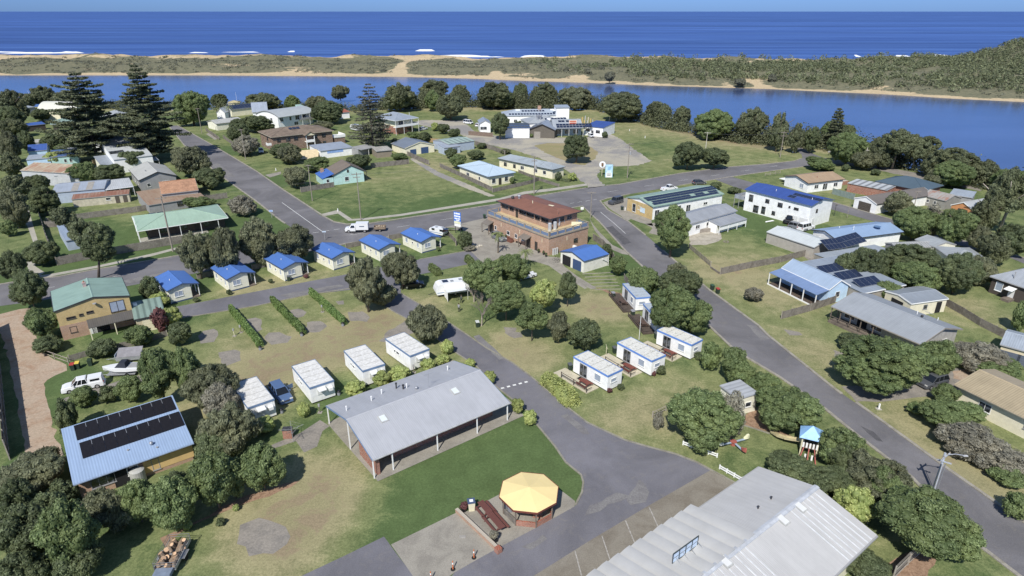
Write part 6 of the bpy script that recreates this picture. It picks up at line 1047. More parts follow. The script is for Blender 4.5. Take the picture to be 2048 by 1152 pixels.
TR = """
m|345,180,418,247|0|big round green tree at the top of the side street
d|420,187,458,214|0|small round tree right of the big round green tree by the river
e|0,182,50,245|0|tall tree at the far left edge beside the river
e|38,187,68,216|0|slim river tree with the white mast beside it
e|60,173,108,210|0|round crowned river tree behind the curved white roof
c|103,183,152,214|0|grey river tree between the arched house and the Norfolk pine
d|0,214,46,256|0|dark tree mass left of the arched house
e|0,238,50,270|0|pale olive tree below the dark mass at the left edge
c|0,262,38,318|0|dark tree at the left edge level with the blue gable roof
d|36,262,66,300|0|small tree left of the pale flat hut
d|84,266,128,300|0|dark bush between the pale flat hut and the grey hut
m|122,248,150,276|0|bright small tree beside the sage green roof
m|108,288,140,306|0|bright green shrub behind the dull blue roof
d|150,256,186,292|0|broad dark tree at the foot of the left Norfolk pine
d|190,236,232,262|0|low tree between the two Norfolk pines
d|64,218,100,240|0|bush in front of the arched house balcony
e|0,306,42,350|0|olive tree left of the bright blue gable roof
l|88,304,120,328|0|pale yellowish bush between the two blue sheds
e|0,350,54,396|0|large olive tree left of the rusted barn
d|44,350,96,388|0|dark tree in front of the rusted barn
c|0,378,52,450|0|olive tree by the pale footpath at the left edge
d|18,420,56,452|0|small tree beside the pale footpath
d|58,372,114,426|0|dense round tree at the left end of the long steel shed
d|240,300,290,337|0|dark round bush in front of the steep white house
m|134,326,190,364|0|green tree between the rusted barn and the grey weatherboard house
d|185,328,246,362|0|dark tree touching the grey weatherboard house
c|340,290,420,352|0|big feathery tree at the left side of the side street
d|385,334,452,376|0|dark tree below the feathery one at the side street
m|366,392,432,416|0|green shrubs beside the orange-tiled cottage
g|455,388,514,432|0|thin grey shrub at the verge of the side street
d|50,482,112,528|0|dark round bush at the bend of the pale footpath
m|0,440,30,470|0|small green bush at the left edge by the footpath
d|0,500,48,562|0|dark gum at the left edge over the main road
d|25,540,88,612|0|dark leaning gum beside the main road at the left
m|52,612,112,678|0|white-flowering shrub beside the orange driveway
d|66,670,120,706|0|dark round bush at the corner of the brick residence
c|355,458,428,548|1|feathery olive tree left of the cluster behind the blue-roofed cabins
c|415,446,482,548|1|feathery olive tree second from the left behind the blue-roofed cabins
c|470,430,562,524|1|tallest olive tree of the cluster behind the cabins
c|545,442,634,522|1|rightmost olive tree of the cluster by the street junction
d|280,552,318,604|0|dark shrub left of the leftmost blue-roofed cabin
l|300,582,340,614|0|lime green bush in front of the leftmost blue-roofed cabin
l|322,612,362,650|0|lime green bush by the striped green roof
r|303,612,336,664|0|purple-leaved shrub in front of the striped green roof wing
d|334,640,386,690|0|dark bush at the left end of the park road
m|250,648,306,694|0|rounded green shrub in front of the patio roof
d|174,676,232,714|0|white-dotted dark bush below the residence patio
m|276,686,352,800|1|big green tree over the boat trailer
m|340,690,402,790|1|tall green tree right of the boat
c|362,722,476,812|1|broad olive tree left of the white box cabins
g|400,760,480,850|0|greyish tree in front of the leftmost box cabin
c|400,800,520,906|0|olive tree cluster below the leftmost box cabin
d|384,850,470,925|0|dark tree beside the solar house's right end
m|140,770,190,814|0|green bush in front of the white ute
d|195,770,234,804|0|small dark bush right behind the white ute
m|230,748,290,802|0|green bush below the boat trailer
d|112,795,150,862|0|dark clipped hedge bush at the driveway corner
l|505,830,552,868|0|pale green bush in front of the leftmost box cabin
m|470,880,574,986|0|big glossy green tree next to the brick barbecue
m|372,895,478,1022|0|glossy tree second from the right in the row below the solar house
m|290,950,392,1068|0|glossy tree in the middle of the row below the solar house
m|232,952,312,1045|0|glossy tree in front of the rain tank
c|165,975,240,1050|0|olive tree at the left corner of the solar house
m|85,1000,188,1142|0|tall bushy tree at the lower left with lit top
d|0,1010,100,1120|0|dark tree at the lower left corner
d|0,1100,90,1190|0|darkest bush at the very bottom left corner
c|0,905,120,985|0|olive scrub tree left of the solar house by the driveway end
d|100,960,150,1010|0|small dark bush by the lawn left of the solar house
d|0,960,60,1040|0|dark scrub at the left edge below the driveway
c|686,504,776,618|1|feathery tree at the bend of the park road, left of the pair
c|758,495,846,574|1|feathery tree at the bend of the park road, right of the pair
c|728,560,798,616|0|low grey olive shrub beneath the feathery pair at the road bend
c|806,598,902,688|0|big dome-shaped olive tree beside the rightmost box cabin
m|918,508,1012,596|1.5|bushy green tree right beside the caravan awning
m|985,498,1066,572|1.5|green tree between the caravan and the palms
m|962,556,1062,626|2.2|green tree with pale trunk beside the bare grey tree
l|1052,552,1122,622|1|brightest green tree of the park cluster
d|1110,536,1162,606|1|dark round tree on the dry lawn
m|1024,596,1104,668|1.8|green tree with short trunk at the right of the cluster
c|1090,612,1146,690|0|grey-green tree between the cluster and the round dark tree
d|1128,626,1208,706|0|dense round dark tree at the edge of the lawn
m|1303,402,1388,508|1|large weeping tree beside the low annex at the street
m|1248,525,1330,596|0|light green tree by the street fence
d|1310,530,1412,606|1|high part of the large tree over the street
m|1292,560,1400,668|1|large green tree over the hidden white cabin
m|1340,590,1432,674|0|large green tree right of the flagpole by the street
m|1216,505,1258,554|0|green bush along the garage side fence
d|1198,486,1226,520|0|small dark bush at the garage fence
m|1398,676,1446,742|0|green shrub beside the cabin nearest the street
m|1436,686,1502,768|0|green tree in the street hedge above the cream cabin
m|1488,740,1562,800|0|green tree in the street hedge beside the cream cabin
m|1508,765,1646,868|0|big bushy tree on the street edge above the playground
m|1326,764,1488,898|0|very large round tree in the middle of the playground lawn
g|1436,776,1492,880|0|greyish side tree hugging the very large round tree
m|1634,846,1726,934|0|bright green tree behind the playground tower
d|1530,905,1640,962|0|dark clipped hedge left half behind the hall roof
d|1600,930,1722,990|0|dark clipped hedge right half behind the hall roof
c|1694,908,1824,1006|0|olive tree between the dark hedge and the street
l|1672,966,1750,1048|0|bright lime bush at the corner of the hall roof
m|1765,972,1948,1106|1|biggest tree beside the street at the lower right
d|1690,1098,1782,1165|0|dark bush below the hall corner
d|1675,664,1748,704|0|dark bush at the deck of the wide grey-roofed house
m|1680,668,1852,776|1|large spreading tree in front of the wide grey-roofed house
m|1840,676,1914,756|0|dark flowering tree behind the parked grey car
g|1908,680,2008,740|0|grey-leaved shrubs beside the cream garage
m|1952,718,2042,758|0|clipped green shrub in front of the cream garage
m|1868,766,1918,808|0|round bush beside the parked grey car
m|1814,804,1848,828|0|small light bush on the verge below the gravel driveway
m|1842,800,1958,858|0|green shrub bank in front of the tan metal roof
g|1884,842,1998,912|0|grey-brown shrub bank below the tan-roofed house
g|1960,890,2060,946|0|grey scrub at the right edge below the deck
m|1985,930,2055,970|0|green bush at the right edge by the street verge
m|2012,985,2060,1034|0|green bush lowest at the right edge
d|1700,490,1778,562|0|dark dome tree beside the block garage
d|1668,502,1720,558|0|lower left dome of dark foliage beside the block garage
d|1764,486,1882,552|0|wide dark tree in front of the tin roofs
m|1786,520,1880,584|0|mid green tree behind the cream shed
d|1876,504,1958,584|0|dark tree between the tin roofs and the brown house
c|1930,510,1992,566|0|olive tree beside the brown house
m|1788,412,1872,478|0|bushy green tree left of the three beyond the back street
g|1836,408,1900,474|0|browner tree in the middle of the three beyond the back street
m|1874,414,1946,488|0|green tree right of the three beyond the back street
c|1768,382,1828,430|0|round grey-green tree beside the brown-roofed garage
e|1948,386,1998,462|0|leafy gum right of the orange gable house
e|1985,338,2056,440|2|tall gum with pale bare limbs at the right edge
d|1998,446,2056,508|0|dark tree at the right edge by the back street
e|1960,466,2018,528|0|open olive tree above the brown house chimney
c|1940,450,1985,500|0|dim olive tree left of the dark tree at the back street
m|2030,600,2060,660|0|dark green bush at the right edge on the lawn
e|1536,220,1580,300|0|riverbank tree left of the boat ramp
e|1576,245,1612,304|0|slender riverbank tree directly left of the ramp
d|1606,248,1642,304|0|dark riverbank tree just right of the boat ramp
m|1640,240,1680,285|0|bright riverbank tree below the little Norfolk pine
m|1655,262,1738,328|0|green riverbank tree behind the leaning pole
d|1672,247,1712,275|0|small dark riverbank crown above the leaning pole
e|1732,272,1796,332|0|grey-green riverbank tree behind the teal roof
e|1752,257,1838,322|2|umbrella-shaped gum over the water, left one
e|1800,270,1870,330|1|umbrella-shaped gum over the water, right of the first
e|1850,300,1910,352|0|riverbank gum behind the rusted shed
e|1876,296,1954,340|3|flat-topped gum standing highest over the river
m|1868,322,1950,372|0|green riverbank tree under the flat-topped gum
e|1938,320,1998,366|0|rounded riverbank gum near the right edge
m|1990,338,2056,382|0|low green riverbank trees at the right edge
c|1850,340,1900,372|0|olive riverbank shrub behind the orange gable house
c|1700,300,1760,338|0|low riverbank scrub behind the gravel track
m|1612,313,1670,340|0|round green bush at the road bend by the tan roof
d|1684,328,1700,342|0|tiny dark bush on the lawn by the gravel track
d|1742,338,1762,350|0|tiny round bush beside the teal roof
e|762,163,836,222|0|tall riverbank tree left of the pub row
e|830,157,902,205|0|high riverbank tree with paler top in the pub row
m|845,178,884,222|0|greener riverbank tree in the pub row
e|865,184,936,240|0|broad riverbank tree behind the gravel car park
e|898,167,944,206|0|narrow riverbank tree above the gravel car park
e|948,160,1026,218|0|large riverbank tree behind the left pub shed
d|986,178,1032,218|0|dark round riverbank tree behind the pub
d|1022,164,1060,206|0|riverbank tree behind the rear pub wing, left
e|1056,162,1120,212|0|riverbank tree behind the rear pub wing, middle
c|1114,170,1188,218|0|grey riverbank trees right of the pub tower
e|1196,180,1292,242|0|large dark riverbank tree beyond the field posts
e|1284,200,1348,247|0|lower riverbank tree sloping right of the large dark one
e|1344,210,1386,254|0|open riverbank tree with sky gap on the field edge
m|1386,216,1472,277|0|big rounded riverbank tree at the right of the field
e|1470,212,1538,282|0|tall riverbank tree behind the pole with crossarms
d|1343,280,1412,334|1|left half of the pair of dark field trees
d|1398,293,1462,333|1|right half of the pair of dark field trees
d|1120,266,1186,318|1.5|lone round tree on the lawn island in the car park
d|977,222,1023,274|1|dark tree in front of the left end of the pub
e|490,184,562,220|0|broad domed dark tree behind the steep blue-grey roof
m|566,189,602,219|0|bright round tree between the domed tree and the mint hut
c|608,190,655,222|0|olive top tree right of the mint hut
d|618,200,692,246|0|large dark tree right of the curved grey roof
d|487,230,549,264|0|dark tree in front of the curved-roof house
d|455,236,502,264|0|dark tree left of the curved-roof house
d|452,243,500,284|0|very dark tree behind the tall fence posts
g|463,268,520,310|0|greyish tree left of the brown tiled house
c|622,240,668,262|0|low shrub line right of the curved-roof house
d|537,284,604,316|0|dark tree in front of the brown tiled house
c|550,290,604,328|0|olive tree in front of the house with three skylights
c|562,330,622,376|0|olive tree cluster left of the teal cottage
m|600,312,666,344|0|green trees behind the teal cottage chimney
d|686,306,746,340|0|dark tree right of the teal cottage
m|780,304,818,320|0|green bush at the corner of the vacant block fence
d|800,248,828,264|0|shrub below the raised balcony house
m|812,262,840,278|0|green shrub in front of the cream double garage's roof
d|832,262,866,284|0|dark shrub right of the cream double garage's roof
l|860,243,880,262|0|yellow-green shrub on the car park edge
d|872,246,902,268|0|dark shrub beside the yellow-green one on the car park edge
d|892,256,924,276|0|dark shrub above the striped green shed
d|887,293,916,317|0|round dark bush in front of the small blue-grey shed
m|896,306,936,338|0|green bushes left of the pale blue hip roof
d|932,298,972,320|0|dark bushes behind the pale blue hip roof
d|952,284,974,298|0|dark bush right of the striped green shed
c|998,296,1024,308|0|low scrub along the paling fence by the lane
m|1018,352,1032,368|0|clipped bush at the pale blue-roofed house porch
d|1108,342,1126,362|0|dark bush at the end of the long cream house
l|1134,344,1156,362|0|pale green bush beside the gravel car park entrance
d|1202,262,1218,276|0|bush at the right end of the bistro block
m|1056,266,1070,275|0|clipped ball bush beside the pub billboard
d|1024,240,1056,252|0|dark treetop among the pub roofs
d|1418,362,1444,380|0|round dark bush beside the solar panel hall
d|1452,372,1485,388|0|low dark bush behind the blue-roofed house
d|912,459,948,500|0|clipped round bush in front of the motel forecourt
g|925,488,955,503|0|rock garden shrubs beneath the clipped round bush
g|1485,572,1530,604|0|long clump of grey strappy plants on the right verge
d|684,335,720,352|0|small tree behind the teal cottage's left wing
c|660,168,700,200|0|faint river tree left of the bare pine
m|745,235,775,262|0|green scrub beneath the bare pine
l|715,262,745,282|0|sunlit bush left of the bare pine's trunk
m|425,905,500,1000|0|glossy tree between the two largest ones below the solar house
d|320,935,392,1010|0|dark tree filling the row behind the middle glossy one
c|195,985,262,1062|0|olive bush left of the tree in front of the rain tank
d|60,985,130,1060|0|dark scrub between the left corner trees
d|110,1080,200,1160|0|deep-shaded bush at the bottom left beside the tall bushy tree
m|318,700,375,760|0|green bush between the boat and the broad olive tree
c|455,840,500,890|0|olive bush between the box cabin and the glossy tree
m|1455,715,1512,780|0|green bush linking the street hedge above the cream cabin
d|1655,880,1720,950|0|dark bush between the playground tower and the olive tree
m|1735,930,1800,1010|0|green bush above the biggest street tree
c|1330,520,1380,570|0|pale olive bush in front of the tall street tree
m|1745,560,1800,600|0|low green bush behind the solar extension
d|390,462,440,540|0|dark tree joining the two left trees behind the cabins
c|500,470,560,535|0|low olive tree under the tallest of the cabin cluster
d|780,275,800,292|0|dark tree beneath the bare pine on the right
"""
for ln in TR.strip().split('\n'):
    k, bb, zb, lab = ln.split('|'); tree(k, *[float(q) for q in bb.split(',')], lab, float(zb), group='trees along the riverbank' if 'riverbank' in lab else None)
# a tall street gum in three clumps on one trunk
def gum(px, clumps, label, lean=0.0):
    b = P(*px); t = thing('gum_tree', label, 'tree', b); top = 0; L = []
    for k, x0, y0, x1, y1, zb in clumps:
        p, r, ry, c = fit(x0, y0, x1, y1, zb); TS[0] += 1; o = link('crown', crown_mesh(k, r, TS[0]), t, (p.x-b.x, b.y-b.y+(p.y-b.y)*.3, p.z), TS[0]*1.3); o.scale = (r, r, c); L.append((p.x-b.x, (p.y-b.y)*.3, p.z))
    L.sort(key=lambda q: q[2]); mb = MB().tube([(0,0,-.1),(L[0][0]*.4,0,L[0][2]*.6),(L[0][0]*.7,L[0][1]*.5,L[0][2]),(L[-1][0]*.8,L[-1][1]*.7,L[-1][2])], .28, 8, .1)
    for q in L[1:]: mb.tube([(L[0][0]*.6,0,L[0][2]*.8),((q[0])*.6,q[1]*.6,(q[2]+L[0][2])/2),q], .13, 6, .05)
    mb.build('trunk', TRUNK, t, smooth=True); return t
gum((197,557), [('e',152,394,196,440,8.5),('e',180,408,208,445,8),('e',140,440,192,500,6),('d',185,438,238,492,5.5),('d',150,478,200,532,4),('d',176,490,224,528,3.5)], 'tall street gum with clumped crown standing at the edge of the main road')
# clipped lime shrubs round the amenities block
for i, (bb, lab) in enumerate([((593,802,623,835),'lime green ball shrub beside the blue wagon'),((687,757,735,794),'lime green shrub between second and third box cabins, leftmost of the clipped row'),((743,738,786,776),'lime green shrub at the foot of the third box cabin'),((770,728,824,766),'long lime green shrub ending at the third box cabin'),
   ((838,713,873,744),'lime green shrub below the rightmost box cabin'),((868,706,903,730),'lime green shrub beside the ridge end of the grey roof'),((878,676,911,710),'lime green shrub nearest the dome-shaped olive tree'),((928,715,954,736),'small lime green shrub on the park road edge behind the grey roof'),((965,738,994,770),'lime green shrub at the right end of the grey roof'),
   ((1019,791,1049,829),'lime green ball shrub at the end of the verandah slab'),((1045,816,1076,852),'lime green ball shrub nearest the lawn corner')]):
    tree('l', *bb, lab, cat='shrub', group='clipped lime green shrubs round the amenities block', name='lime_shrub')
for bb, k, lab in [((1213,774,1226,787),'r','red shrub at the corner of the nearest speckled-roof cabin'),((1232,766,1250,781),'d','green shrub at the end wall of the nearest speckled-roof cabin'),((1302,741,1313,753),'r','red shrub at the corner of the middle speckled-roof cabin'),((1311,729,1334,751),'d','round green shrub at the end wall of the middle speckled-roof cabin'),((1387,701,1412,721),'d','green shrub at the end wall of the cabin nearest the street'),
   ((536,557,547,567),'d','small shrub at the corner of the second blue-roofed cabin'),((452,578,464,590),'d','small shrub at the front of the second blue-roofed cabin'),((605,548,618,557),'r','reddish pot shrub beside the third blue-roofed cabin'),((385,594,398,604),'d','small shrub at the leftmost blue-roofed cabin porch'),((871,492,881,503),'m','small shrub at the rightmost blue-roofed cabin porch'),((1305,820,1330,860),'g','strappy plants beside the white fence under the big round tree'),
   ((365,1040,385,1060),'p','spiky plant at the lawn edge below the glossy trees'),((465,1008,480,1022),'p','small spiky plant on the lawn edge'),((150,1095,175,1115),'g','low plant in the dark garden bed'),((430,1035,450,1052),'d','low dark plant in the garden bed')]:
    if k == 'p': k = 'l'
    tree(k, *bb, lab, cat='shrub', name='small_shrub')
# hedges : leafy walls
def hedge(name, label, a, b, w, h, kind, leaf=.16, k=2.4, group=None, rnd_=0.12, taper=0.0):
    A, B = P(*a), P(*b); d = B-A; L = d.length; an = atan2(d.y, d.x); rs = np.random.RandomState(int(a[0])); ar = 2*(L*h+w*h)+L*w; N = int(k*ar/(leaf*leaf))
    f = rs.choice(5, N, p=np.array([L*h, L*h, w*h, w*h, L*w])/ar); s, t_ = rs.uniform(0, 1, N), rs.uniform(0, 1, N); pos = np.zeros((N, 3)); nr = np.zeros((N, 3))
    for i, (fx, n) in enumerate(((lambda: (s*L, 0*s-w/2, t_*h), (0,-1,0)), (lambda: (s*L, 0*s+w/2, t_*h), (0,1,0)), (lambda: (0*s, (t_-.5)*w, s*h), (-1,0,0)), (lambda: (0*s+L, (t_-.5)*w, s*h), (1,0,0)), (lambda: (s*L, (t_-.5)*w, 0*s+h), (0,0,1)))):
        m = f == i; q = np.stack(fx(), 1); pos[m] = q[m]; nr[m] = n
    wob = np.array([noise.noise(Vector((p[0]*.8, p[1]*2, p[2]*1.3+a[0]))) for p in pos]); pos += nr*(wob*rnd_*2+rs.normal(0, rnd_*.4, N))[:, None]
    pos[:, 1] *= 1-.25*np.clip(pos[:, 2]/h, 0, 1)**3; c = .86
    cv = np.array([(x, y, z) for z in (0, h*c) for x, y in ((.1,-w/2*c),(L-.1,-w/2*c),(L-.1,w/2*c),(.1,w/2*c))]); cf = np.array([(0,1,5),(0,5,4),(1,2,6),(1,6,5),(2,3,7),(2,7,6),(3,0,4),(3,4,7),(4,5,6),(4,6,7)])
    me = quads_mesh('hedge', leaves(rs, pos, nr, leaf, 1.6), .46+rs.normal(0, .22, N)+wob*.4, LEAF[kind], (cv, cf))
    return tag(link(name, me, None, (A.x, A.y, 0), an), label, 'hedge', group)
for a, b, lab in [((462,622),(522,694),'clipped green hedge on the camping lawn, leftmost of three'),((545,604),(608,670),'clipped green hedge in the middle of the camping lawn'),((622,588),(690,650),'clipped green hedge on the camping lawn, rightmost of three, nearest the park road')]:
    hedge('hedge', lab, a, b, .75, 1.3, 'h', group='parallel clipped hedges dividing the camping lawn')
hedge('lime_hedge', 'thick lime green hedge along the park road opposite the white cabins', (1094,766), (1146,812), 2.3, 1.7, 'l', rnd_=.3)
hedge('short_hedge', 'short clipped hedge beside the park road left of the caravan', (862,540), (878,552), 1.2, 1.5, 'm'); hedge('short_hedge', 'short clipped hedge beside the park road in front of the palms', (934,522), (946,534), 1.1, 1.5, 'm')
hedge('tall_dark_hedge', 'narrow dark hedge at the driveway end beside the lawn', (122,835), (132,872), .8, 1.3, 'd')
hedge('boundary_hedge', 'low green hedge along the front of the l-shaped cream house', (1120,302+60), (1140,364), .8, .8, 'd')
# Norfolk pines
def norfolk(name, label, base, top_y, wpx, tiers, dens, droop=-.1, kind='n', bare=.0, leaf=.34):
    b = P(*base); k = ppm(b); a = (576-top_y)/FPX; h = CAMH+b.y*(a*cos(PT)-sin(PT))/(cos(PT)+a*sin(PT)); R = wpx/2/k
    t = thing(name, label, 'tree', b); MB().tube([(0,0,-.2),(0,0,h*.5),(0,0,h*.98)], h*.016+.12, 8, .04).build('trunk', TRUNK, t, smooth=True)
    rs = np.random.RandomState(int(base[0])); pos = []; nr = []; bm = MB()
    for i in range(tiers):
        f = (i+.5)/tiers; z = h*(.08+.90*f); r = R*((1-f)**.62*min(1, .55+f*1.8))*(.72+.42*rs.rand())+.3; nb = 9 if f < .8 else 6; off = rs.rand()*6
        for j in range(nb):
            an = off+j*2*pi/nb+rs.normal(0, .12); L = r*rs.uniform(.5, 1.15); up = rs.uniform(.02, .22)
            if rs.rand() < bare*.5: continue
            pts = [(0,0,z)]+[(cos(an)*L*q, sin(an)*L*q, z+L*(droop*q+up*q*q)) for q in (.35,.7,1.0)]
            bm.tube(pts, .05, 4, .015, cap=False); n = int(dens*L*(1-bare))+3; q = rs.uniform(.18, 1.0, n)**.75
            wd = L*.20*(1-.5*q)+.12; side = rs.normal(0, .6, n)*wd; x = cos(an)*L*q-sin(an)*side; y = sin(an)*L*q+cos(an)*side; zz = z+L*(droop*q+up*q*q)+rs.normal(0, .09, n)+abs(side)*.15
            pos.append(np.stack([x, y, zz], 1)); v = np.tile([0, 0, 1.0], (n, 1)); nr.append(v)
    pos = np.concatenate(pos); nr = np.concatenate(nr); bm.build('branch', TRUNK, t)
    q = leaves(rs, pos, nr, leaf, 2.2, .8); link('crown', quads_mesh('crown', q, .4+rs.normal(0, .25, len(pos)), LEAF[kind]), t)
norfolk('norfolk_pine', 'left of the two big Norfolk Island pines, broad and layered', (196,322), 140, 158, 20, 62, bare=.15, leaf=.44)
norfolk('norfolk_pine', 'right of the two big Norfolk Island pines, taller and pointed', (310,322), 124, 140, 24, 60, bare=.18, leaf=.44)
norfolk('bare_pine', 'sparse grey Norfolk pine standing alone behind the garages', (747,300), 163, 104, 20, 26, bare=.35, kind='k', leaf=.34)
norfolk('young_pine', 'small Norfolk pine rising above the riverbank trees on the right', (1664,300), 214, 38, 14, 50, leaf=.4)
# bare grey tree in the park
def bare_tree(label, base, hgt, spread, seed):
    b = P(*base); t = thing('bare_tree', label, 'tree', b); rnd = random.Random(seed); mb = MB(); mb2 = MB()
    def br(p, d, l, r, n):
        q = p+d*l; mid = p+d*l*.5+Vector((rnd.uniform(-1,1),rnd.uniform(-1,1),0))*l*.06; (mb if n > 4 else mb2).tube([p, mid, q], r, 5 if n > 3 else 3, r*.62, cap=False)
        if n == 0: return
        for i in range(3 if n > 1 else 4):
            e = (d+Vector((rnd.uniform(-1,1),rnd.uniform(-1,1),rnd.uniform(-.2,.5)))*spread).normalized(); br(q if i else mid, e, l*rnd.uniform(.6,.82), r*.6, n-1)
    br(Vector((0,0,-.1)), Vector((.05,0,1)), hgt*.3, .16, 5); mb.build('trunk', PALETR, t); mb2.build('twig', mat_plain('grey_twig', (0.20,0.17,0.15), .9), t)
bare_tree('leafless grey tree beside the green bin in the park', (963,652), 7.0, .55, 5); bare_tree('small leafless grey tree behind the bigger bare one', (948,604), 5.0, .6, 9)
# palms
def palm(label, base, ht, n, fl, seed, name='palm_tree', trunk=.16):
    b = P(*base); t = thing(name, label, 'palm', b); rnd = random.Random(seed); MB().tube([(0,0,-.1),(.1,0,ht*.5),(.0,0.05,ht)], trunk*1.2, 8, trunk).build('trunk', TRUNK, t)
    mb0 = None
    for i in range(n):
        a = i*2.4+rnd.uniform(-.2,.2); el = rnd.uniform(-.1,1.1); pts = []; m = 8
        for j in range(m+1):
            f = j/m; pts.append(Vector((cos(a)*fl*f*cos(el*(1-f*.5)), sin(a)*fl*f*cos(el*(1-f*.5)), ht+fl*(sin(el)*f*.9-f*f*.75))))
        mb = MB()
        for p, q in zip(pts, pts[1:]):
            d = (q-p); s = Vector((-sin(a), cos(a), 0)); w = .3*(1-abs((pts.index(p)/m)-.4))
            for k in range(3):
                c = p+d*(k/3)
                for sg in (-1, 1): mb.add([c, c+d*.33, c+d*.5+s*sg*w+Vector((0,0,-.16))], [(0,1,2)])
        me = mb.mesh('frond', LEAF['p']); me.attributes.new('tint', 'FLOAT', 'FACE').data.foreach_set('value', [rnd.uniform(.2,.9) for _ in me.polygons]); link('frond', me, t)
palm('palm with drooping fronds next to the blue garage apron', (1050,534), 3.6, 22, 1.9, 3); palm('slim palm beside the grey car on the motel forecourt', (996,506), 4.6, 20, 1.7, 4)
palm('small palm left of the white gabled house by the river', (436,240), 5.5, 16, 2.6, 6); palm('second small palm in front of the river houses', (460,238), 6, 16, 2.6, 7); palm('low palm at the pub verandah', (1148,205), 3, 12, 2, 8) if 0 else None
# scrub and woodland on the sandbar : uncountable
def far_mass(name, kind, pts, size, hgt, n, leaf, seed):
    rs = np.random.RandomState(seed); pos = []; nr = []; tn = []
    for (x, y, z, s) in pts:
        d = rs.normal(size=(n, 3)); d /= np.linalg.norm(d, axis=1)[:, None]; d[:, 2] = abs(d[:, 2]); pos.append(np.array([x, y, z])+d*np.array([size*s, size*s, hgt*s])*rs.uniform(.75, 1.05, n)[:, None]); nr.append(d); tn.append(np.full(n, rs.uniform(.1, .75))+rs.normal(0, .15, n))
    pos = np.concatenate(pos); q = leaves(rs, pos, np.concatenate(nr), leaf, 1.3); return tag(link(name, quads_mesh(name, q, np.concatenate(tn), LEAF[kind])), kind='stuff')
rnd = random.Random(11); S1 = []; S2 = []
for i in range(26000):
    x = rnd.uniform(-1050, 900); yn, yc = interp(NEARB, x), interp(CREST, x); y = rnd.uniform(yn+6, yc+(10 if x < 400 else 75))
    if abs(x) > 260+y*.85: continue
    z, v, d, n = bar_h(x, y)
    if any(((x-c.x)*ppm(c)/rx)**2+((y-c.y)/(ry*4.2))**2 < 1.2 for c, rx, ry in BL): continue
    w = noise.noise(Vector((x*.02, y*.03, 5))); w2 = noise.noise(Vector((x*.09, y*.09, 9)))
    right = smooth(20, 170, x+w*60)
    if rnd.random() < right*(.55 if x < 380 else .9)*(1 if v < .86 or x > 330 else .08)*(smooth(8, 30, d)) and not (x > 330 and d < 55 and w < .35):
        if w+w2*.5 > -.28 or x > 380: S2.append((x, y, z, rnd.uniform(.6, 1.25)))
    elif w2+.35*w-max(0, v-.72)*1.6 > -.05 and rnd.random() < .62: S1.append((x, y, z-.1, rnd.uniform(.5, 1.3)))
far_mass('dune_scrub', 'k', S1[:11000], 1.9, 1.2, 14, .7, 3); far_mass('sandbar_woodland', 'b', S2[:7000], 3.0, 4.4, 42, .95, 4)
S3 = []
for i in range(900):
    x = rnd.uniform(-260, 190); y = interp(SHORE, x)-rnd.uniform(-1, 9); px_ = 1024+x*1285/(y*cos(PT)+50*sin(PT))
    if 1190 < px_ < 1200: continue
    S3.append((x, y, 0, rnd.uniform(.5, 1.5)))
S4 = []
for i in range(640):
    x = rnd.uniform(-110, 190); y = interp(SHORE, x)-rnd.uniform(0, 7); q = 1024+x*1285/(y*cos(PT)+50*sin(PT))
    if q > 765 and not 1186 < q < 1200 and not 1374 < q < 1392 and not 1576 < q < 1600: S4.append((x, y, 0, rnd.uniform(.35, 1.35)*(.6 if 1340 < q < 1390 else 1)))
far_mass('riverbank_woodland', 'b', S4, 4.2, 7.0, 260, .5, 6)
far_mass('riverbank_scrub', 'b', S3, 2.5, 3.2, 90, .42, 5)
for i, (x, y, w, h) in enumerate([(1094,139,12,10),(1113,141,16,13),(1132,152,15,20),(1168,132,9,11),(1176,155,18,20),(1203,152,16,24),(1220,165,26,24),(1216,140,14,14),(790,138,22,16),(745,141,26,8),(768,146,18,8),(1290,158,16,22),(1330,150,18,20),(1376,146,16,22),(1405,160,20,18),(1452,158,22,20),(1480,172,26,16),(1545,168,20,22)]):
    tree('k', x-w/2, y-h, x+w/2, y, ['lone dark tree','dark tree','round tree','small tree'][i % 4]+' on the sandbar across the river, number of bushes round it low', cat='tree', group='dark trees scattered over the sandbar', name='dune_tree')
DT = []
for o in COL.objects:
    if o.get('group') == 'dark trees scattered over the sandbar': DT.append(o)
DT.sort(key=lambda o: o.location.x/o.location.y)
for o, w in zip(DT, 'first second third fourth fifth sixth seventh eighth ninth tenth eleventh twelfth thirteenth fourteenth fifteenth sixteenth seventeenth eighteenth'.split()): o['label'] = w+' single dark tree from the left on the sandbar across the river'
# ================================================================ VEHICLES
def paint(name, c): return mat_plain(name, c, .28, .03, spec=.6)
PW = paint('white_car_paint', (0.74,0.75,0.76)); PBL = paint('metallic_blue_paint', (0.09,0.145,0.27)); PGR = paint('metallic_grey_paint', (0.085,0.09,0.10)); PLG = paint('steel_grey_paint', (0.17,0.18,0.20)); PBK = paint('black_car_paint', (0.013,0.013,0.015))
CGL = mat_plain('car_glass', (0.012,0.014,0.017), .06, .1, spec=.9); LAMP = mat_plain('headlamp', (0.7,0.7,0.68), .15, .05, spec=.8); TAILL = mat_plain('tail_lamp', (0.35,0.02,0.02), .25, .05); CHR = mat_plain('alloy', (0.55,0.55,0.56), .3, .08, metal=.7)
def loft(rings, m=None):
    mb = MB(); n = len(rings[0]); vs = [p for r in rings for p in r]; fs = []
    for i in range(len(rings)-1):
        for j in range(n): fs.append((i*n+j, i*n+(j+1)%n, (i+1)*n+(j+1)%n, (i+1)*n+j))
    fs += [tuple(range(n-1,-1,-1)), tuple(range((len(rings)-1)*n, len(rings)*n))]; return mb.add(vs, fs)
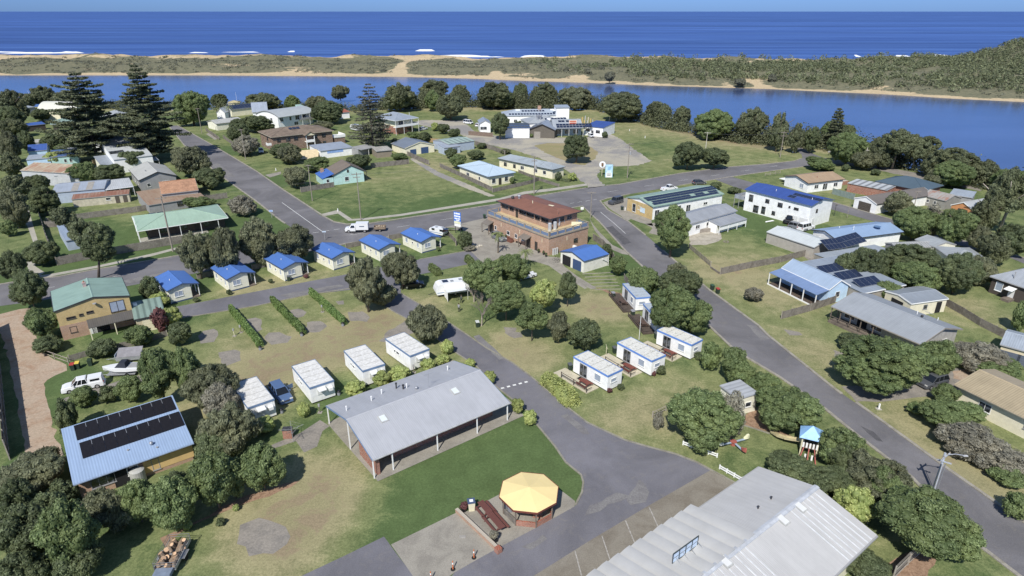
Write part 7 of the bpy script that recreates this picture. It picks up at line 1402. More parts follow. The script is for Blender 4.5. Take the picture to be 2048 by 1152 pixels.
VK = { # length, width ; stations (x fraction, belt height, width factor) ; glasshouse belt x0,x1, roof x0,x1, belt z, roof z
 'suv': (4.6,1.85,[(0,.75,.86),(.03,.98,.95),(.2,1.05,1),(.72,1.02,1),(.9,.92,.97),(.985,.78,.9),(1,.6,.84)], (.02,.76,.10,.58,1.02,1.66)),
 'wagon': (4.8,1.8,[(0,.7,.86),(.03,.92,.95),(.2,.95,1),(.68,.93,1),(.9,.82,.97),(.985,.7,.9),(1,.5,.84)], (.02,.74,.09,.56,.93,1.48)),
 'hatch': (4.1,1.75,[(0,.7,.86),(.03,.95,.95),(.2,.97,1),(.7,.95,1),(.9,.84,.97),(.985,.7,.9),(1,.5,.84)], (.02,.80,.12,.58,.95,1.5)),
 'van': (5.0,1.95,[(0,.9,.9),(.02,1.05,.97),(.2,1.05,1),(.8,1.05,1),(.95,1.0,.97),(.99,.85,.92),(1,.6,.86)], (.01,.93,.03,.74,1.05,1.95)),
 'ute': (5.3,1.88,[(0,.85,.9),(.02,1.05,.97),(.2,1.08,1),(.7,1.08,1),(.9,1.0,.97),(.985,.85,.9),(1,.6,.84)], (.36,.76,.40,.62,1.08,1.72)),
 'fourwd': (4.7,1.9,[(0,.9,.92),(.02,1.1,.98),(.2,1.12,1),(.72,1.12,1),(.9,1.08,.97),(.985,1.0,.94),(1,.6,.9)], (.01,.70,.04,.62,1.12,1.9))}
def vehicle(kind, label, rear, front, pm, cat='car', name='parked_car', scale=1.0, open_door=False, rt=None):
    A, B = P(*rear), P(*front); d = (B-A).normalized(); Lc, w, st, (g0,g1,r0,r1,zb,zr) = VK[kind]; mid = (A+B)/2; c = mid-d*Lc*scale/2
    t = thing(name, label, cat, (c.x, c.y, 0), atan2(d.y, d.x)); t.scale = (scale,)*3; h = w/2
    rings = [[(Lc*f, -h*k, .28), (Lc*f, -h*k, z*.62), (Lc*f, -h*k*.97, z-.06), (Lc*f, -h*k*.86, z), (Lc*f, h*k*.86, z), (Lc*f, h*k*.97, z-.06), (Lc*f, h*k, z*.62), (Lc*f, h*k, .28)] for f, z, k in st]
    loft(rings).build('body', pm, t, smooth=False)
    bx0, bx1, tx0, tx1 = Lc*g0, Lc*g1, Lc*r0, Lc*r1; bw, tw = h*.9, h*.72
    MB().hexa([(bx0,-bw,zb-.04),(bx1,-bw,zb-.04),(bx1,bw,zb-.04),(bx0,bw,zb-.04),(tx0,-tw,zr),(tx1,-tw,zr),(tx1,tw,zr),(tx0,tw,zr)]).build('windscreen_and_windows', CGL, t)
    MB().hexa([(tx0-.03,-tw-.02,zr),(tx1+.03,-tw-.02,zr),(tx1+.03,tw+.02,zr),(tx0-.03,tw+.02,zr),(tx0+.08,-tw+.06,zr+.06),(tx1-.1,-tw+.06,zr+.06),(tx1-.1,tw-.06,zr+.06),(tx0+.08,tw-.06,zr+.06)]).build('roof_panel', rt or pm, t)
    for s in (-1, 1):
        mb = MB()
        for fb, ft in ((0,0),(.38,.36),(.66,.72),(1,1)):
            mb.tube([(bx0+(bx1-bx0)*fb, s*(bw+.0), zb-.05), (tx0+(tx1-tx0)*ft, s*(tw+.005), zr+.01)], .045, 4)
        mb.build('pillar', pm, t)
    for x in (Lc*.17, Lc*.81):
        for s in (-1, 1):
            wh = MB().tube([(0,-.11,0),(0,.11,0)], .34, 14).build('wheel', RUBBER, t, (x, s*(h-.1), .34)); MB().tube([(0,s*.112,0),(0,s*.118,0)], .2, 10).build('rim', CHR, wh)
    for s in (-1, 1):
        MB().box(-.05,.03,-.2,.2,-.08,.09).build('headlight', LAMP, t, (Lc*.985, s*h*.66, .72)); MB().box(-.03,.05,-.12,.12,-.14,.14).build('tail_light', TAILL, t, (.02, s*h*.74, .85)); MB().box(-.1,.08,-.1,.1,0,.14).build('wing_mirror', pm, t, (bx1-.35, s*(h+.08), zb))
    MB().box(-.02,.12,-h*.85,h*.85,.3,.5).build('bumper', pm if pm != PW else DTRIM, t, (Lc-.03,0,0)); MB().box(-.1,.03,-h*.85,h*.85,.3,.5).build('bumper', pm, t); MB().box(.06,.14,-h*.4,h*.4,.5,.68).build('grille', DTRIM, t, (Lc-.08,0,0)); MB().box(-.04,.0,-.2,.2,.6,.72).build('number_plate', WHITE, t)
    if open_door:
        MB().hexa([(0,0,.35),(.9,.5,.35),(.88,.55,.35),(0,.05,.35),(0,0,.95),(.9,.5,.95),(.88,.55,.95),(0,.05,.95)]).box(.0,.04,0,.04,.95,1.4).build('open_door', pm, t, (Lc*.40, h, 0), radians(75))
    return t
vehicle('suv','grey hatchback parked nose-out on the motel forecourt beside the small palm',(984,472),(1012,486),PLG)
vehicle('fourwd','dark people mover parked beside the brick-fronted hall at the corner',(1246,403),(1216,411),PGR,scale=1.0)
vehicle('fourwd','black four-wheel drive on the grass in front of the two white garage doors',(1593,438),(1565,452),PBK)
vehicle('suv','dark grey car in the gravel driveway under the flowering tree',(1893,762),(1834,778),PGR)
vehicle('wagon','blue wagon with an open rear door between the first two white box cabins',(546,772),(580,815),PBL,open_door=True,scale=1.08)
vehicle('hatch','black car in deep shade beneath the feathery tree at the road bend',(812,575),(842,572),PBK)
t = vehicle('ute','white dual-cab utility with canopy beside the bushes, left of the boat',(214,767),(122,786),PW,cat='utility vehicle',name='canopy_utility')
MB().hexa([(.1,-.84,1.05),(1.95,-.84,1.05),(1.95,.84,1.05),(.1,.84,1.05),(.18,-.7,1.7),(1.92,-.7,1.7),(1.92,.7,1.7),(.18,.7,1.7)]).build('canopy', PW, t)
for s in (-1,1): o = MB().box(.45,1.6,-.01,.01,-.14,.14).build('canopy_window', CGL, t, (0, s*.80, 1.4)); o.rotation_euler = (-s*-.2,0,0)
vehicle('hatch','white hatchback in front of the bistro block',(1176,271),(1188,277),PW); vehicle('van','white van in the gravel car park at the left end of the pub',(925,246),(948,249),PW,cat='van',name='parked_van'); vehicle('hatch','white car nosed against the left pub shed',(950,255),(962,250),PW)
vehicle('ute','white utility parked on the lawn below the brown tiled house',(521,300),(524,310),PW,cat='utility vehicle',name='parked_utility'); vehicle('ute','white utility behind the ridge of the solar panel hall',(1326,382),(1350,379),PW,cat='utility vehicle',name='parked_utility'); vehicle('hatch','dark car half hidden behind the far end of the solar panel hall',(1388,369),(1408,368),PGR)
vehicle('wagon','white car under the shrubs behind the raised balcony house',(838,262),(855,258),PW); vehicle('fourwd','white delivery van beside the light steel-blue roof',(1600,462),(1622,457),PW,cat='van',name='parked_van')
vehicle('wagon','white car mostly hidden behind the bright green tree, left of the palms',(1042,558),(1058,554),PW)
vehicle('suv','silver car parked under the hedge left of the long white shed',(1588,457),(1602,460),PLG)
# white truck with service body, towing a box trailer
A, B = P(738,463), P(691,464); d = (B-A).normalized(); t = thing('work_truck', 'white single-cab truck with box body on the main road at the junction', 'truck', A, atan2(d.y, d.x))
hw = 1.0; MB().box(.0,3.0,-1.0,1.0,.75,2.35).build('service_body', PW, t); MB().box(-.1,3.2,-.4,.4,.45,.75).build('chassis', DTRIM, t); loft([[(x,-k,.45),(x,-k,z),(x,-k*.75,z2),(x,k*.75,z2),(x,k,z),(x,k,.45)] for x,k,z,z2 in ((3.1,.95,1.3,1.95),(4.2,.95,1.3,1.95),(4.75,.95,1.25,1.3),(5.6,.9,1.05,1.12),(5.75,.82,.8,.85))]).build('cab', PW, t)
MB().hexa([(3.25,-.965,1.3),(4.35,-.965,1.3),(4.35,.965,1.3),(3.25,.965,1.3),(3.3,-.79,1.86),(4.1,-.79,1.86),(4.1,.79,1.86),(3.3,.79,1.86)]).build('side_window', CGL, t); MB().hexa([(4.26,-.7,1.92),(4.78,-.9,1.32),(4.78,.9,1.32),(4.26,.7,1.92),(4.2,-.7,1.9),(4.7,-.9,1.28),(4.7,.9,1.28),(4.2,.7,1.9)][::1]).build('windscreen', CGL, t)
MB().box(.9,2.1,-1.02,-1.0,1.55,1.75).box(.9,2.1,1.0,1.02,1.55,1.75).build('lettering_band', NAVYT, t); MB().box(5.7,5.85,-.95,.95,.45,.8).build('bull_bar', DTRIM, t)
for x in (.9,4.75):
    for s in (-1,1): wh = MB().tube([(0,-.13,0),(0,.13,0)], .4, 14).build('wheel', RUBBER, t, (x, s*.85, .4)); MB().tube([(0,s*.13,0),(0,s*.14,0)], .24, 10).build('rim', CHR, wh)
A, B = P(772,461), P(742,462); d = (B-A).normalized(); t = thing('box_trailer', 'brown timber-sided box trailer coupled behind the white truck', 'trailer', A, atan2(d.y, d.x))
bd = mat_stone('brown_trailer_boards', (0.33,0.26,0.19), (0.22,0.16,0.12), 2, 7); MB().box(0,2.8,-.9,.9,.55,.65).build('tray', DTRIM, t)
for z in (.66,.98): 
    for s in (-.92,.88): MB().box(0,2.8,s,s+.04,z,z+.28).build('side_board', bd, t)
    for x in (0,2.76): MB().box(x,x+.04,-.88,.88,z,z+.28).build('end_board', bd, t)
MB().tube([(2.8,-.5,.5),(4.2,0,.5),(2.8,.5,.5)], .05, 5).build('drawbar', DTRIM, t)
for s in (-1,1): wh = MB().tube([(0,-.1,0),(0,.1,0)], .33, 12).build('wheel', RUBBER, t, (1.4, s*1.0, .33)); MB().tube([(0,s*.1,0),(0,s*.11,0)], .18, 10).build('rim', CHR, wh)
for i in range(4): MB().box(.3+i*.55,.7+i*.55,-.6+.2*(i%2),.3+.1*i,.66,1.1+.1*(i%3)).build('load', mat_plain('tan_load', (0.42,0.34,0.25), .8), t)
# caravans
def caravan(label, rear, front, L=6.4, w=2.3, h=2.75, pop=False, awn=0, name='caravan', wm=None):
    A, B = P(*rear), P(*front); d = (B-A).normalized(); t = thing(name, label, 'caravan', A, atan2(d.y, d.x)); wm = wm or paint('caravan_white', (0.78,0.79,0.79))
    prof = [(0,.55),(0,h-.35),(.25,h-.08),(.8,h),(L-1.1,h),(L-.5,h-.25),(L-.12,h-1.0),(L,1.25),(L-.25,.6)]
    MB().ext([(x, z) for x, z in prof], 'x', 0, 0).v if 0 else None
    mb = MB(); n = len(prof); vs = [(x,-w/2,z) for x,z in prof]+[(x,w/2,z) for x,z in prof]; mb.add(vs, [tuple(range(n)), tuple(range(2*n-1,n-1,-1))]+[((i+1)%n,i,i+n,(i+1)%n+n) for i in range(n)]); mb.build('body', wm, t)
    for x, y in ((1.5,0),(3.2,.3)): MB().box(x-.3,x+.3,y-.3,y+.3,h,h+.12).build('roof_hatch', mat_plain('smoked_hatch', (0.25,0.27,0.30), .3), t)
    MB().box(3.9,5.0,-.7,.5,h+.01,h+.06).build('solar_panel', SOLAR, t)
    for x in (1.2,3.6): MB().box(x-.45,x+.45,w/2,w/2+.02,1.5,2.0).build('window', CGL, t); MB().box(x-.45,x+.45,-w/2-.02,-w/2,1.5,2.0).build('window', CGL, t)
    MB().box(L-.42,L-.2,-.7,.7,1.5,1.9).build('window', CGL, t) if 0 else MB().hexa([(L-.13,-.8,1.35),(L-.13,.8,1.35),(L-.35,.8,1.95),(L-.35,-.8,1.95),(L-.03,-.8,1.35),(L-.03,.8,1.35),(L-.27,.8,1.95),(L-.27,-.8,1.95)]).build('front_window', CGL, t)
    MB().box(.1,L-.3,-w/2-.015,-w/2,.95,1.08).box(.1,L-.3,w/2,w/2+.015,.95,1.08).build('stripe', BLUETRIM, t)
    for s in (-1,1): wh = MB().tube([(0,-.1,0),(0,.1,0)], .34, 12).build('wheel', RUBBER, t, (L*.42, s*(w/2-.12), .34)); MB().tube([(0,s*.1,0),(0,s*.11,0)], .2, 10).build('rim', CHR, wh)
    MB().tube([(L-.2,-.6,.5),(L+1.2,0,.5),(L-.2,.6,.5)], .05, 5).build('drawbar', DTRIM, t)
    if awn:
        s = awn; mb = MB(); k = 6
        for i in range(k):
            f0, f1 = i/k, (i+1)/k; z = lambda f: 2.35-.35*f-.12*sin(pi*f); y = lambda f: s*(w/2+2.5*f); q = [(1.0,y(f0),z(f0)),(5.0,y(f0),z(f0)),(5.0,y(f1),z(f1)),(1.0,y(f1),z(f1))]
            mb.slab(q if s > 0 else q[::-1], .02)
        mb.build('awning', mat_plain('awning_white', (0.72,0.75,0.78), .6, .04), t)
        for x in (1.05,4.95): MB().tube([(x,s*(w/2+2.45),0),(x,s*(w/2+2.45),2.0)], .03, 5).build('awning_pole', WHITE, t)
        MB().box(4.95,4.99,s*(w/2+.1) if s > 0 else s*(w/2+2.4),s*(w/2+2.4) if s > 0 else s*(w/2+.1),.3,2.0).build('awning_wall', WHITE, t)
    return t
caravan('white caravan with awning on the dry lawn beside the bushy tree', (936,583), (872,592), awn=1, L=6.6)
caravan('small white caravan behind the three skylight house terrace', (722,263), (694,258), L=6.5); caravan('white caravan beside the rusted shed beyond the back street', (1855,400), (1823,410), L=6.8, h=3.0)
t = caravan('little white teardrop camper beside the rightmost blue-roofed cabin', (864,468), (888,473), L=4.2, w=2.0, h=2.0, name='teardrop_camper')
# boat on a trailer, tinny trailer, log trailer
def bx(name, label, cat, px, ang): return thing(name, label, cat, P(*px), radians(ang))
t = bx('motor_boat', 'white runabout boat with dark canopy on its trailer right of the white utility', 'boat', (283,746), 187)
rings = []
for f, k, zk in ((0,.95,.75),(.3,1.05,.7),(.6,.95,.75),(.8,.6,.9),(.95,.2,1.15),(1,.03,1.25)):
    x = f*5.2; rings.append([(x,-k*.2,zk-.35),(x,-k,zk+.2),(x,-k,1.35+f*.15),(x,-k*.8,1.37+f*.15),(x,k*.8,1.37+f*.15),(x,k,1.35+f*.15),(x,k,zk+.2),(x,k*.2,zk-.35)])
loft(rings).build('hull', PW, t); MB().hexa([(1.6,-.8,1.4),(3.3,-.6,1.45),(3.3,.6,1.45),(1.6,.8,1.4),(1.7,-.6,2.2),(2.5,-.5,2.25),(2.5,.5,2.25),(1.7,.6,2.2)]).build('canopy', mat_plain('navy_canvas', (0.03,0.035,0.05), .8), t); MB().box(.1,1.4,-.7,.7,1.38,1.5).build('cockpit', TRIM, t); MB().box(-.5,.0,-.2,.2,.6,1.8).build('outboard_motor', BLACKP, t)
MB().box(.5,4.5,-.9,.9,.35,.45).tube([(4.5,-.6,.4),(6.3,0,.4),(4.5,.6,.4)], .05, 5).build('trailer_frame', STEEL, t)
for s in (-1,1): MB().tube([(1.6,s*.95,.32),(1.6,s*1.15,.32)], .32, 12).build('wheel', RUBBER, t)
t = bx('covered_trailer', 'grey box trailer with tilted lid beside the boat', 'trailer', (237,722), 12)
MB().box(0,3.6,-.9,.9,.4,1.0).build('tray', STEEL, t); MB().hexa([(.1,-.9,1.0),(3.6,-.9,1.0),(3.6,1.0,1.7),(.1,1.0,1.7),(.1,-.9,1.08),(3.6,-.9,1.08),(3.6,1.0,1.78),(.1,1.0,1.78)]).build('lid', mat_plain('mid_grey_cover', (0.25,0.24,0.25), .6), t); MB().tube([(0,-.4,.45),(-1.6,0,.45),(0,.4,.45)], .05, 5).build('drawbar', STEEL, t)
for s in (-1,1): MB().tube([(1.8,s*.95,.3),(1.8,s*1.1,.3)], .3, 12).build('wheel', RUBBER, t)
for s in (0,): MB().box(0,.06,-.9,.9,1.0,1.5).build('tailgate', mat_plain('pale_blue_metal', (0.45,0.5,0.55), .4), t)
t = bx('log_trailer', 'cage trailer loaded with sawn log rounds at the bottom left', 'trailer', (333,1149), 94)
MB().box(0,3.7,-1.0,1.0,.5,.6).build('tray', STEEL, t)
for s in (-1,1): MB().box(0,3.7,s*1.0-.03,s*1.0+.03,.6,.95).build('side_panel', STEEL, t); MB().tube([(1.8,s*1.1,.32),(1.8,s*1.3,.32)], .32, 12).build('wheel', RUBBER, t); MB().box(1.2,2.4,s*1.2-.16,s*1.2+.16,.68,.74).build('mudguard', STEEL, t)
mb = MB()
for z in (1.2,1.5):
    for s in (-1,1): mb.tube([(0,s*1.0,z),(3.7,s*1.0,z)], .025, 5)
    for x in (0,3.7): mb.tube([(x,-1,z),(x,1,z)], .025, 5)
for x in (0,1.2,2.5,3.7):
    for s in (-1,1): mb.tube([(x,s*1.0,.6),(x,s*1.0,1.5)], .025, 5)
mb.build('cage', mat_plain('dull_cage', (0.22,0.22,0.23), .5, metal=.4), t); MB().box(-.9,0,-.8,.8,.45,.85).build('toolbox', mat_plain('bluish_tool', (0.2,0.24,0.31), .5), t)
lg = mat_plain('log_bark', (0.24,0.18,0.13), .9, .3); lf = mat_plain('fresh_cut_wood', (0.60,0.40,0.25), .8, .25, 6); rnd = random.Random(4); 
for i in range(24):
    tl = bx('log_round', '', 'log', (333,1149), 0); tl.name = 'log_round'; r = rnd.uniform(.17,.28); x = .35+(i%6)*.58+rnd.uniform(-.06,.06); y = -.72+(i//6)*.48+rnd.uniform(-.08,.08); tl.location = t.matrix_basis @ Vector((x, y, .62+rnd.uniform(0,.3))); tl.rotation_euler = (rnd.uniform(-.7,.7), rnd.uniform(-.7,.7), 0); L_ = rnd.uniform(.4,.6)
    MB().tube([(0,0,0),(0,0,L_)], r, 9).build('bark', lg, tl); MB().tube([(0,0,L_),(0,0,L_+.012)], r*.9, 9).build('cut_face', lf, tl); tag(tl, 'sawn log round lying in the cage trailer at the bottom left', 'log', 'log rounds heaped in the cage trailer')
# ================================================================ FENCES
FC = {}
def fence(name, label, px, h, m=None, post=2.4, pal=True, pw=.12, pm=None, rails=2, cat='fence', z0=0, gapm=.0):
    m = m or TIMB2; pm = pm or POSTM; pts = [P(x, y, 0) for x, y in px]; t = thing(name, label, cat, pts[0]); o = pts[0]; pb = MB(); rnd = random.Random(int(px[0][0]))
    for a, b in zip(pts, pts[1:]):
        d = b-a; L = d.length; u = d/L; n = max(1, int(L/post)); an = atan2(u.y, u.x)
        for i in range(n+1):
            c = a+u*L*i/n-o; MB().box(-.06,.06,-.06,.06,0,h+.08).build('post', pm, t, (c.x, c.y, 0), an)
        for r in range(rails):
            z = h*(.22+.58*r/max(1, rails-1)); c = (a+b)/2-o; MB().box(-L/2,L/2,.05,.10,z,z+.09).build('rail', pm, t, (c.x, c.y, 0), an)
        if pal:
            k = int(L/(pw+gapm)); v = Vector((-u.y, u.x, 0))
            for i in range(k):
                c = a+u*(i+.5)*(pw+gapm)-o-v*.07; hh = h+rnd.uniform(-.04,.03); pb.rbox((c.x, c.y), (u.x, u.y), pw*.93, .018+.012*(i%2), .03, hh)
    if pal: tag(pb.build('paling', m, t), kind='stuff')
    return t
fence('paling_fence','long grey paling fence in front of the mint-roofed house along the main road',[(115,531),(170,520),(260,504),(372,485)],1.85)
fence('paling_fence','curved paling fence down the left side of the corner block',[(77,427),(86,452),(92,474),(103,500),(115,531)],1.7)
fence('paling_fence','paling fence behind the long mint-roofed house',[(95,448),(180,436),(275,424),(395,404),(455,396)],1.6); fence('paling_fence','small cross fence beside the steel-blue corner shed',[(92,455),(116,454)],1.6)
fence('paling_fence','paling fence around the teal cottage block behind the lawn',[(602,385),(668,374)],1.6); fence('paling_fence','dark paling fence along the back of the vacant lawn',[(742,336),(818,328)],1.7)
fence('paling_fence','paling fence left of the gravel lane',[(797,303),(830,318),(858,330)],1.7); fence('paling_fence','paling fence right of the gravel lane down to the main road',[(880,334),(930,357),(985,383)],1.4); fence('paling_fence','low paling fence in front of the pale blue hip roof',[(985,385),(1060,368),(1078,361)],1.2)
fence('paling_fence','paling fence along the front of the l-shaped cream house',[(1037,345),(1080,362),(1118,374)],1.0,post=3); fence('paling_fence','paling fence between the striped shed and the gravel car park',[(950,290),(985,300),(1010,310)],1.7)
fence('timber_fence','new pale timber fence behind the green scrub of the garages',[(856,284),(890,286)],1.6,m=mat_stone('new_pine',(0.52,0.36,0.2),(0.44,0.3,0.17),1),pm=WHITE if 0 else None); fence('brown_fence','brown fence beside the left pub shed',[(937,270),(986,274)],1.8,m=mat_plain('brown_fence_board',(0.2,0.15,0.12),.8))
fence('picket_fence','grey post and picket fence at the top of the side street',[(412,262),(424,270),(438,280)],1.5,post=2.0,gapm=.15); fence('paling_fence','white-capped fence below the picket fence at the side street',[(447,277),(466,290)],1.5)
fence('boundary_fence','low paling fence between the blue-roofed cabins and the main road, left part',[(505,540),(530,534),(562,527)],1.15); fence('boundary_fence','low paling fence between the second and third blue-roofed cabins',[(395,558),(425,552)],1.15)
fence('boundary_fence','low paling fence between fourth and fifth blue-roofed cabins',[(692,497),(722,491)],1.2); fence('boundary_fence','low paling fence between fifth and sixth blue-roofed cabins',[(778,480),(804,475)],1.2); fence('boundary_fence','low timber fence beside the teardrop camper',[(893,467),(912,487),(912,492)],1.2)
fence('boundary_fence','short paling fence left of the third blue-roofed cabin',[(512,537),(534,532)],1.1) if 0 else None
fence('paling_fence','grey paling fence dividing the two lawns right of the street, straight part',[(1440,549),(1500,536),(1560,525),(1632,506)],1.5); fence('rail_fence','low rail fence along the verge from the big weeping tree',[(1378,496),(1400,515),(1421,533)],1.1,gapm=.1)
fence('paling_fence','pale low edging fence closing the corner of the lawn',[(1421,536),(1440,549)],.4); fence('paling_fence','paling fence between the pale blue house and the wide grey-roofed house',[(1562,638),(1620,622),(1670,605)],1.5,post=2.0)
fence('paling_fence','paling fence behind the cream shed going down to the cream garage',[(1884,607),(1925,630),(1960,652),(2020,682)],1.4,post=2.6); fence('slat_screen','green-grey sheet fence left of the white brown-roofed garage',[(1664,388),(1690,395),(1708,400)],1.8,m=mat_plain('sage_sheet',(0.22,0.27,0.25),.6))
fence('paling_fence','weathered fence along the side of the blue garage',[(1186,480),(1206,492),(1222,512),(1240,545)],1.6); fence('paling_fence','fence along the left of the paved stripes behind shrubs',[(1248,560),(1262,575),(1285,590)],1.3)
fence('leaning_fence','paling fence at the lower right running down from the big street tree',[(1852,1098),(1815,1130),(1785,1160)],1.7,post=1.9)
fence('paling_fence','grey fence in front of the white-dotted bush below the residence',[(140,722),(190,708),(270,690),(335,672)],1.0); fence('wire_fence','wire gate fence beside the orange driveway',[(88,710),(110,718),(138,728)],1.1,pal=False,post=2)
fence('tall_boundary_fence','tall fence at the far left edge casting shade over the driveway',[(-12,660),(2,740),(12,840),(20,920)],2.9); fence('wire_fence','rough wire fence at the bottom of the orange driveway',[(100,930),(127,910)],1.0,pal=False,post=2)
fence('rail_fence','low rail fence along the riverside track',[(1664,316),(1720,324),(1790,336)],.8,pal=False,post=3,rails=1); fence('guard_rail','white guard rail at the boat ramp',[(1583,292),(1600,294)],1.0,pal=False,post=1.6,pm=WHITE)
fence('wire_fence','wire fence on the verge in front of the tan-roofed house',[(1530,352),(1560,347)],.9,pal=False,post=2.2)
# white two-rail seats/fences at the playground
def white_rail(label, a, b, n):
    A, B = P(*a), P(*b); d = (B-A); L = d.length; u = d/L; t = thing('white_rail_barrier', label, 'barrier', A, atan2(u.y, u.x))
    for i in range(n+1): MB().box(-.06,.06,-.06,.06,0,.62).build('post', WHITE, t, (L*i/n,0,0))
    for z in (.18,.46): MB().box(0,L,-.1,-.06,z,z+.16).build('rail', WHITE, t)
white_rail('white two-rail barrier at the foot of the very large round tree', (1366,890), (1434,915), 4); white_rail('white two-rail barrier running up to the hall roof', (1439,938), (1483,963), 3)
fence('grey_rail','low grey rail by the strappy plants under the very large round tree',[(1305,835),(1332,822)],.9,pal=False,post=1.5)
# ================================================================ STREET FURNITURE AND SMALL THINGS
def hgt(b, ty):
    a = (576-ty)/FPX; return CAMH+b.y*(a*cos(PT)-sin(PT))/(cos(PT)+a*sin(PT))
POLES = {}
def pole(key, base, topy, label, arms=((.4, 2.2, 0),), r=.15, m=None, extra=None, rot=0.0, name='power_pole', cat='power pole'):
    b = P(*base); h = hgt(b, topy); t = thing(name, label, cat, b, rot); MB().tube([(0,0,-.1),(0,0,h)], r, 8, r*.7).build('shaft', m or POLEM, t); POLES[key] = (b, h, rot)
    for dz, w, a in arms:
        o = MB().box(-w/2,w/2,-.06,.06,-.06,.06).build('crossarm', m or POLEM, t, (0,-.2,h-dz), a)
        for x in (-.46,-.2,.2,.46): MB().lathe([(.05,.06),(.06,.14),(.03,.2)], n=7).build('insulator', mat_plain('porcelain', (0.35,0.28,0.22), .3), o, (x*w,0,0))
    if extra == 'transformer': MB().lathe([(.34,0),(.36,.1),(.36,.9),(.3,1.0)], n=12).build('transformer', TRIM, t, (.35,-.45,h-3.6))
    if extra == 'lamp': MB().tube([(0,0,h-.3),(.9,-.3,h+.1),(1.7,-.5,h+.05)], .05, 5).build('lamp_arm', STEEL, t); MB().box(1.6,2.1,-.62,-.42,h-.03,h+.07).build('lamp_head', mat_plain('lamp_grey', (0.5,0.5,0.5), .4), t)
    return t
pole('a',(625,402),329,'tall grey power pole on the lawn corner of the side street',((.3,1.6,.3),)); pole('b',(722,440),345,'tall grey power pole beside the footpath behind the white truck',((.4,2.4,.3),(1.2,1.8,.3)))
pole('c',(346,503),392,'thick grey power pole in front of the long paling fence',((.5,2.2,.3),),r=.2); pole('d',(404,267),216,'power pole at the top of the side street',((.3,1.8,.3),)); pole('e',(491.5,319),258,'power pole on the verge beside the picket fence',((.3,1.8,.3),))
pole('f',(1068,388),312,'power pole with transformer in front of the l-shaped cream house',((.3,2.0,.2),(1.4,1.6,.2)),extra='transformer'); pole('g',(1181,436),383,'slim power pole at the motel corner of the street',((.3,2.2,.1),),r=.12)
pole('h',(1254.5,356),286,'power pole with transformer beside the car park entrance',((.3,2.4,-.2),(1.2,1.6,-.2),(2.6,1.8,-.2)),extra='transformer'); pole('i',(1411,300),264,'white-armed power pole behind the pair of dark field trees',((.3,2.4,-.2),),m=mat_plain('pale_pole',(0.52,0.48,0.42),.8))
pole('j',(1560,315),263,'power pole with two crossarms near the boat ramp',((.3,2.4,0),(1.6,2.4,0))); pole('k',(1726,339),295,'leaning power pole by the gravel riverside track',((.9,1.2,0),),m=mat_plain('pale_pole',(0.52,0.48,0.42),.8))
pole('l',(1823,433),381,'power pole on the lawn beyond the back street',((.3,2.0,.3),),r=.12); pole('m',(1795,357),343,'short stub pole on the riverside track',(),r=.1) if 0 else None; pole('n',(1803,474),430,'pole standing among the bushy trees beyond the back street',(),r=.1)
pole('o',(1694,436),404,'thin lamp post beside the steel-blue roof',(),r=.06,name='lamp_post',cat='lamp post'); pole('p',(1668,432),408,'black lamp post at the end wall of the blue-roofed house',((.2,.7,0),),r=.07,m=DTRIM,name='lamp_post',cat='lamp post')
pole('q',(58,300),276,'thin pole in front of the pale flat hut',(),r=.09); pole('r',(64,211),181,'white mast in front of the river at the far left',(),r=.08,m=WHITE,name='mast',cat='mast'); pole('s',(474,204),184,'thin white mast rising behind the yellow roof hut',(),r=.06,m=WHITE,name='mast',cat='mast')
t = pole('z',(1865,985),906,'grey lattice-sided power pole with street lamp beside the right-hand street',((.3,2.0,.6),(1.0,1.4,-.6)),r=.17,m=mat_plain('steel_pole',(0.42,0.45,0.50),.5),extra='lamp')
for s in (-.2,.2): MB().box(s-.02,s+.02,-.3,-.2,.6,hgt(P(1865,985),925)).build('channel', STEEL, t)
def wire(a, b, sag=.8, dz=0):
    (p, h, _), (q, g, _) = POLES[a], POLES[b]; pts = []
    for i in range(13):
        f = i/12; pts.append((p.x+(q.x-p.x)*f, p.y+(q.y-p.y)*f-.2, h-.3-dz+(g-h)*f-sag*4*f*(1-f)))
    for k, o in enumerate((-.7, .7)): tag(MB().tube([(x+o, y, z) for x, y, z in pts], .014, 4).build('power_line', mat_plain('cable', (0.12,0.12,0.12), .6)), f"{'left' if k == 0 else 'right'} cable from {LN[a]} to {LN[b]}", 'cable')
LN = dict(c='thick pole', b='pole behind the truck', f='cream house pole', a='lawn corner pole', e='picket fence pole', d='top of side street pole', h='car park pole', i='white-armed pole', j='boat ramp pole', g='motel corner pole')
for a, b in (('c','b'),('b','f'),('a','e'),('e','d'),('a','b'),('h','i'),('i','j'),('f','h'),('g','f')): wire(a, b)
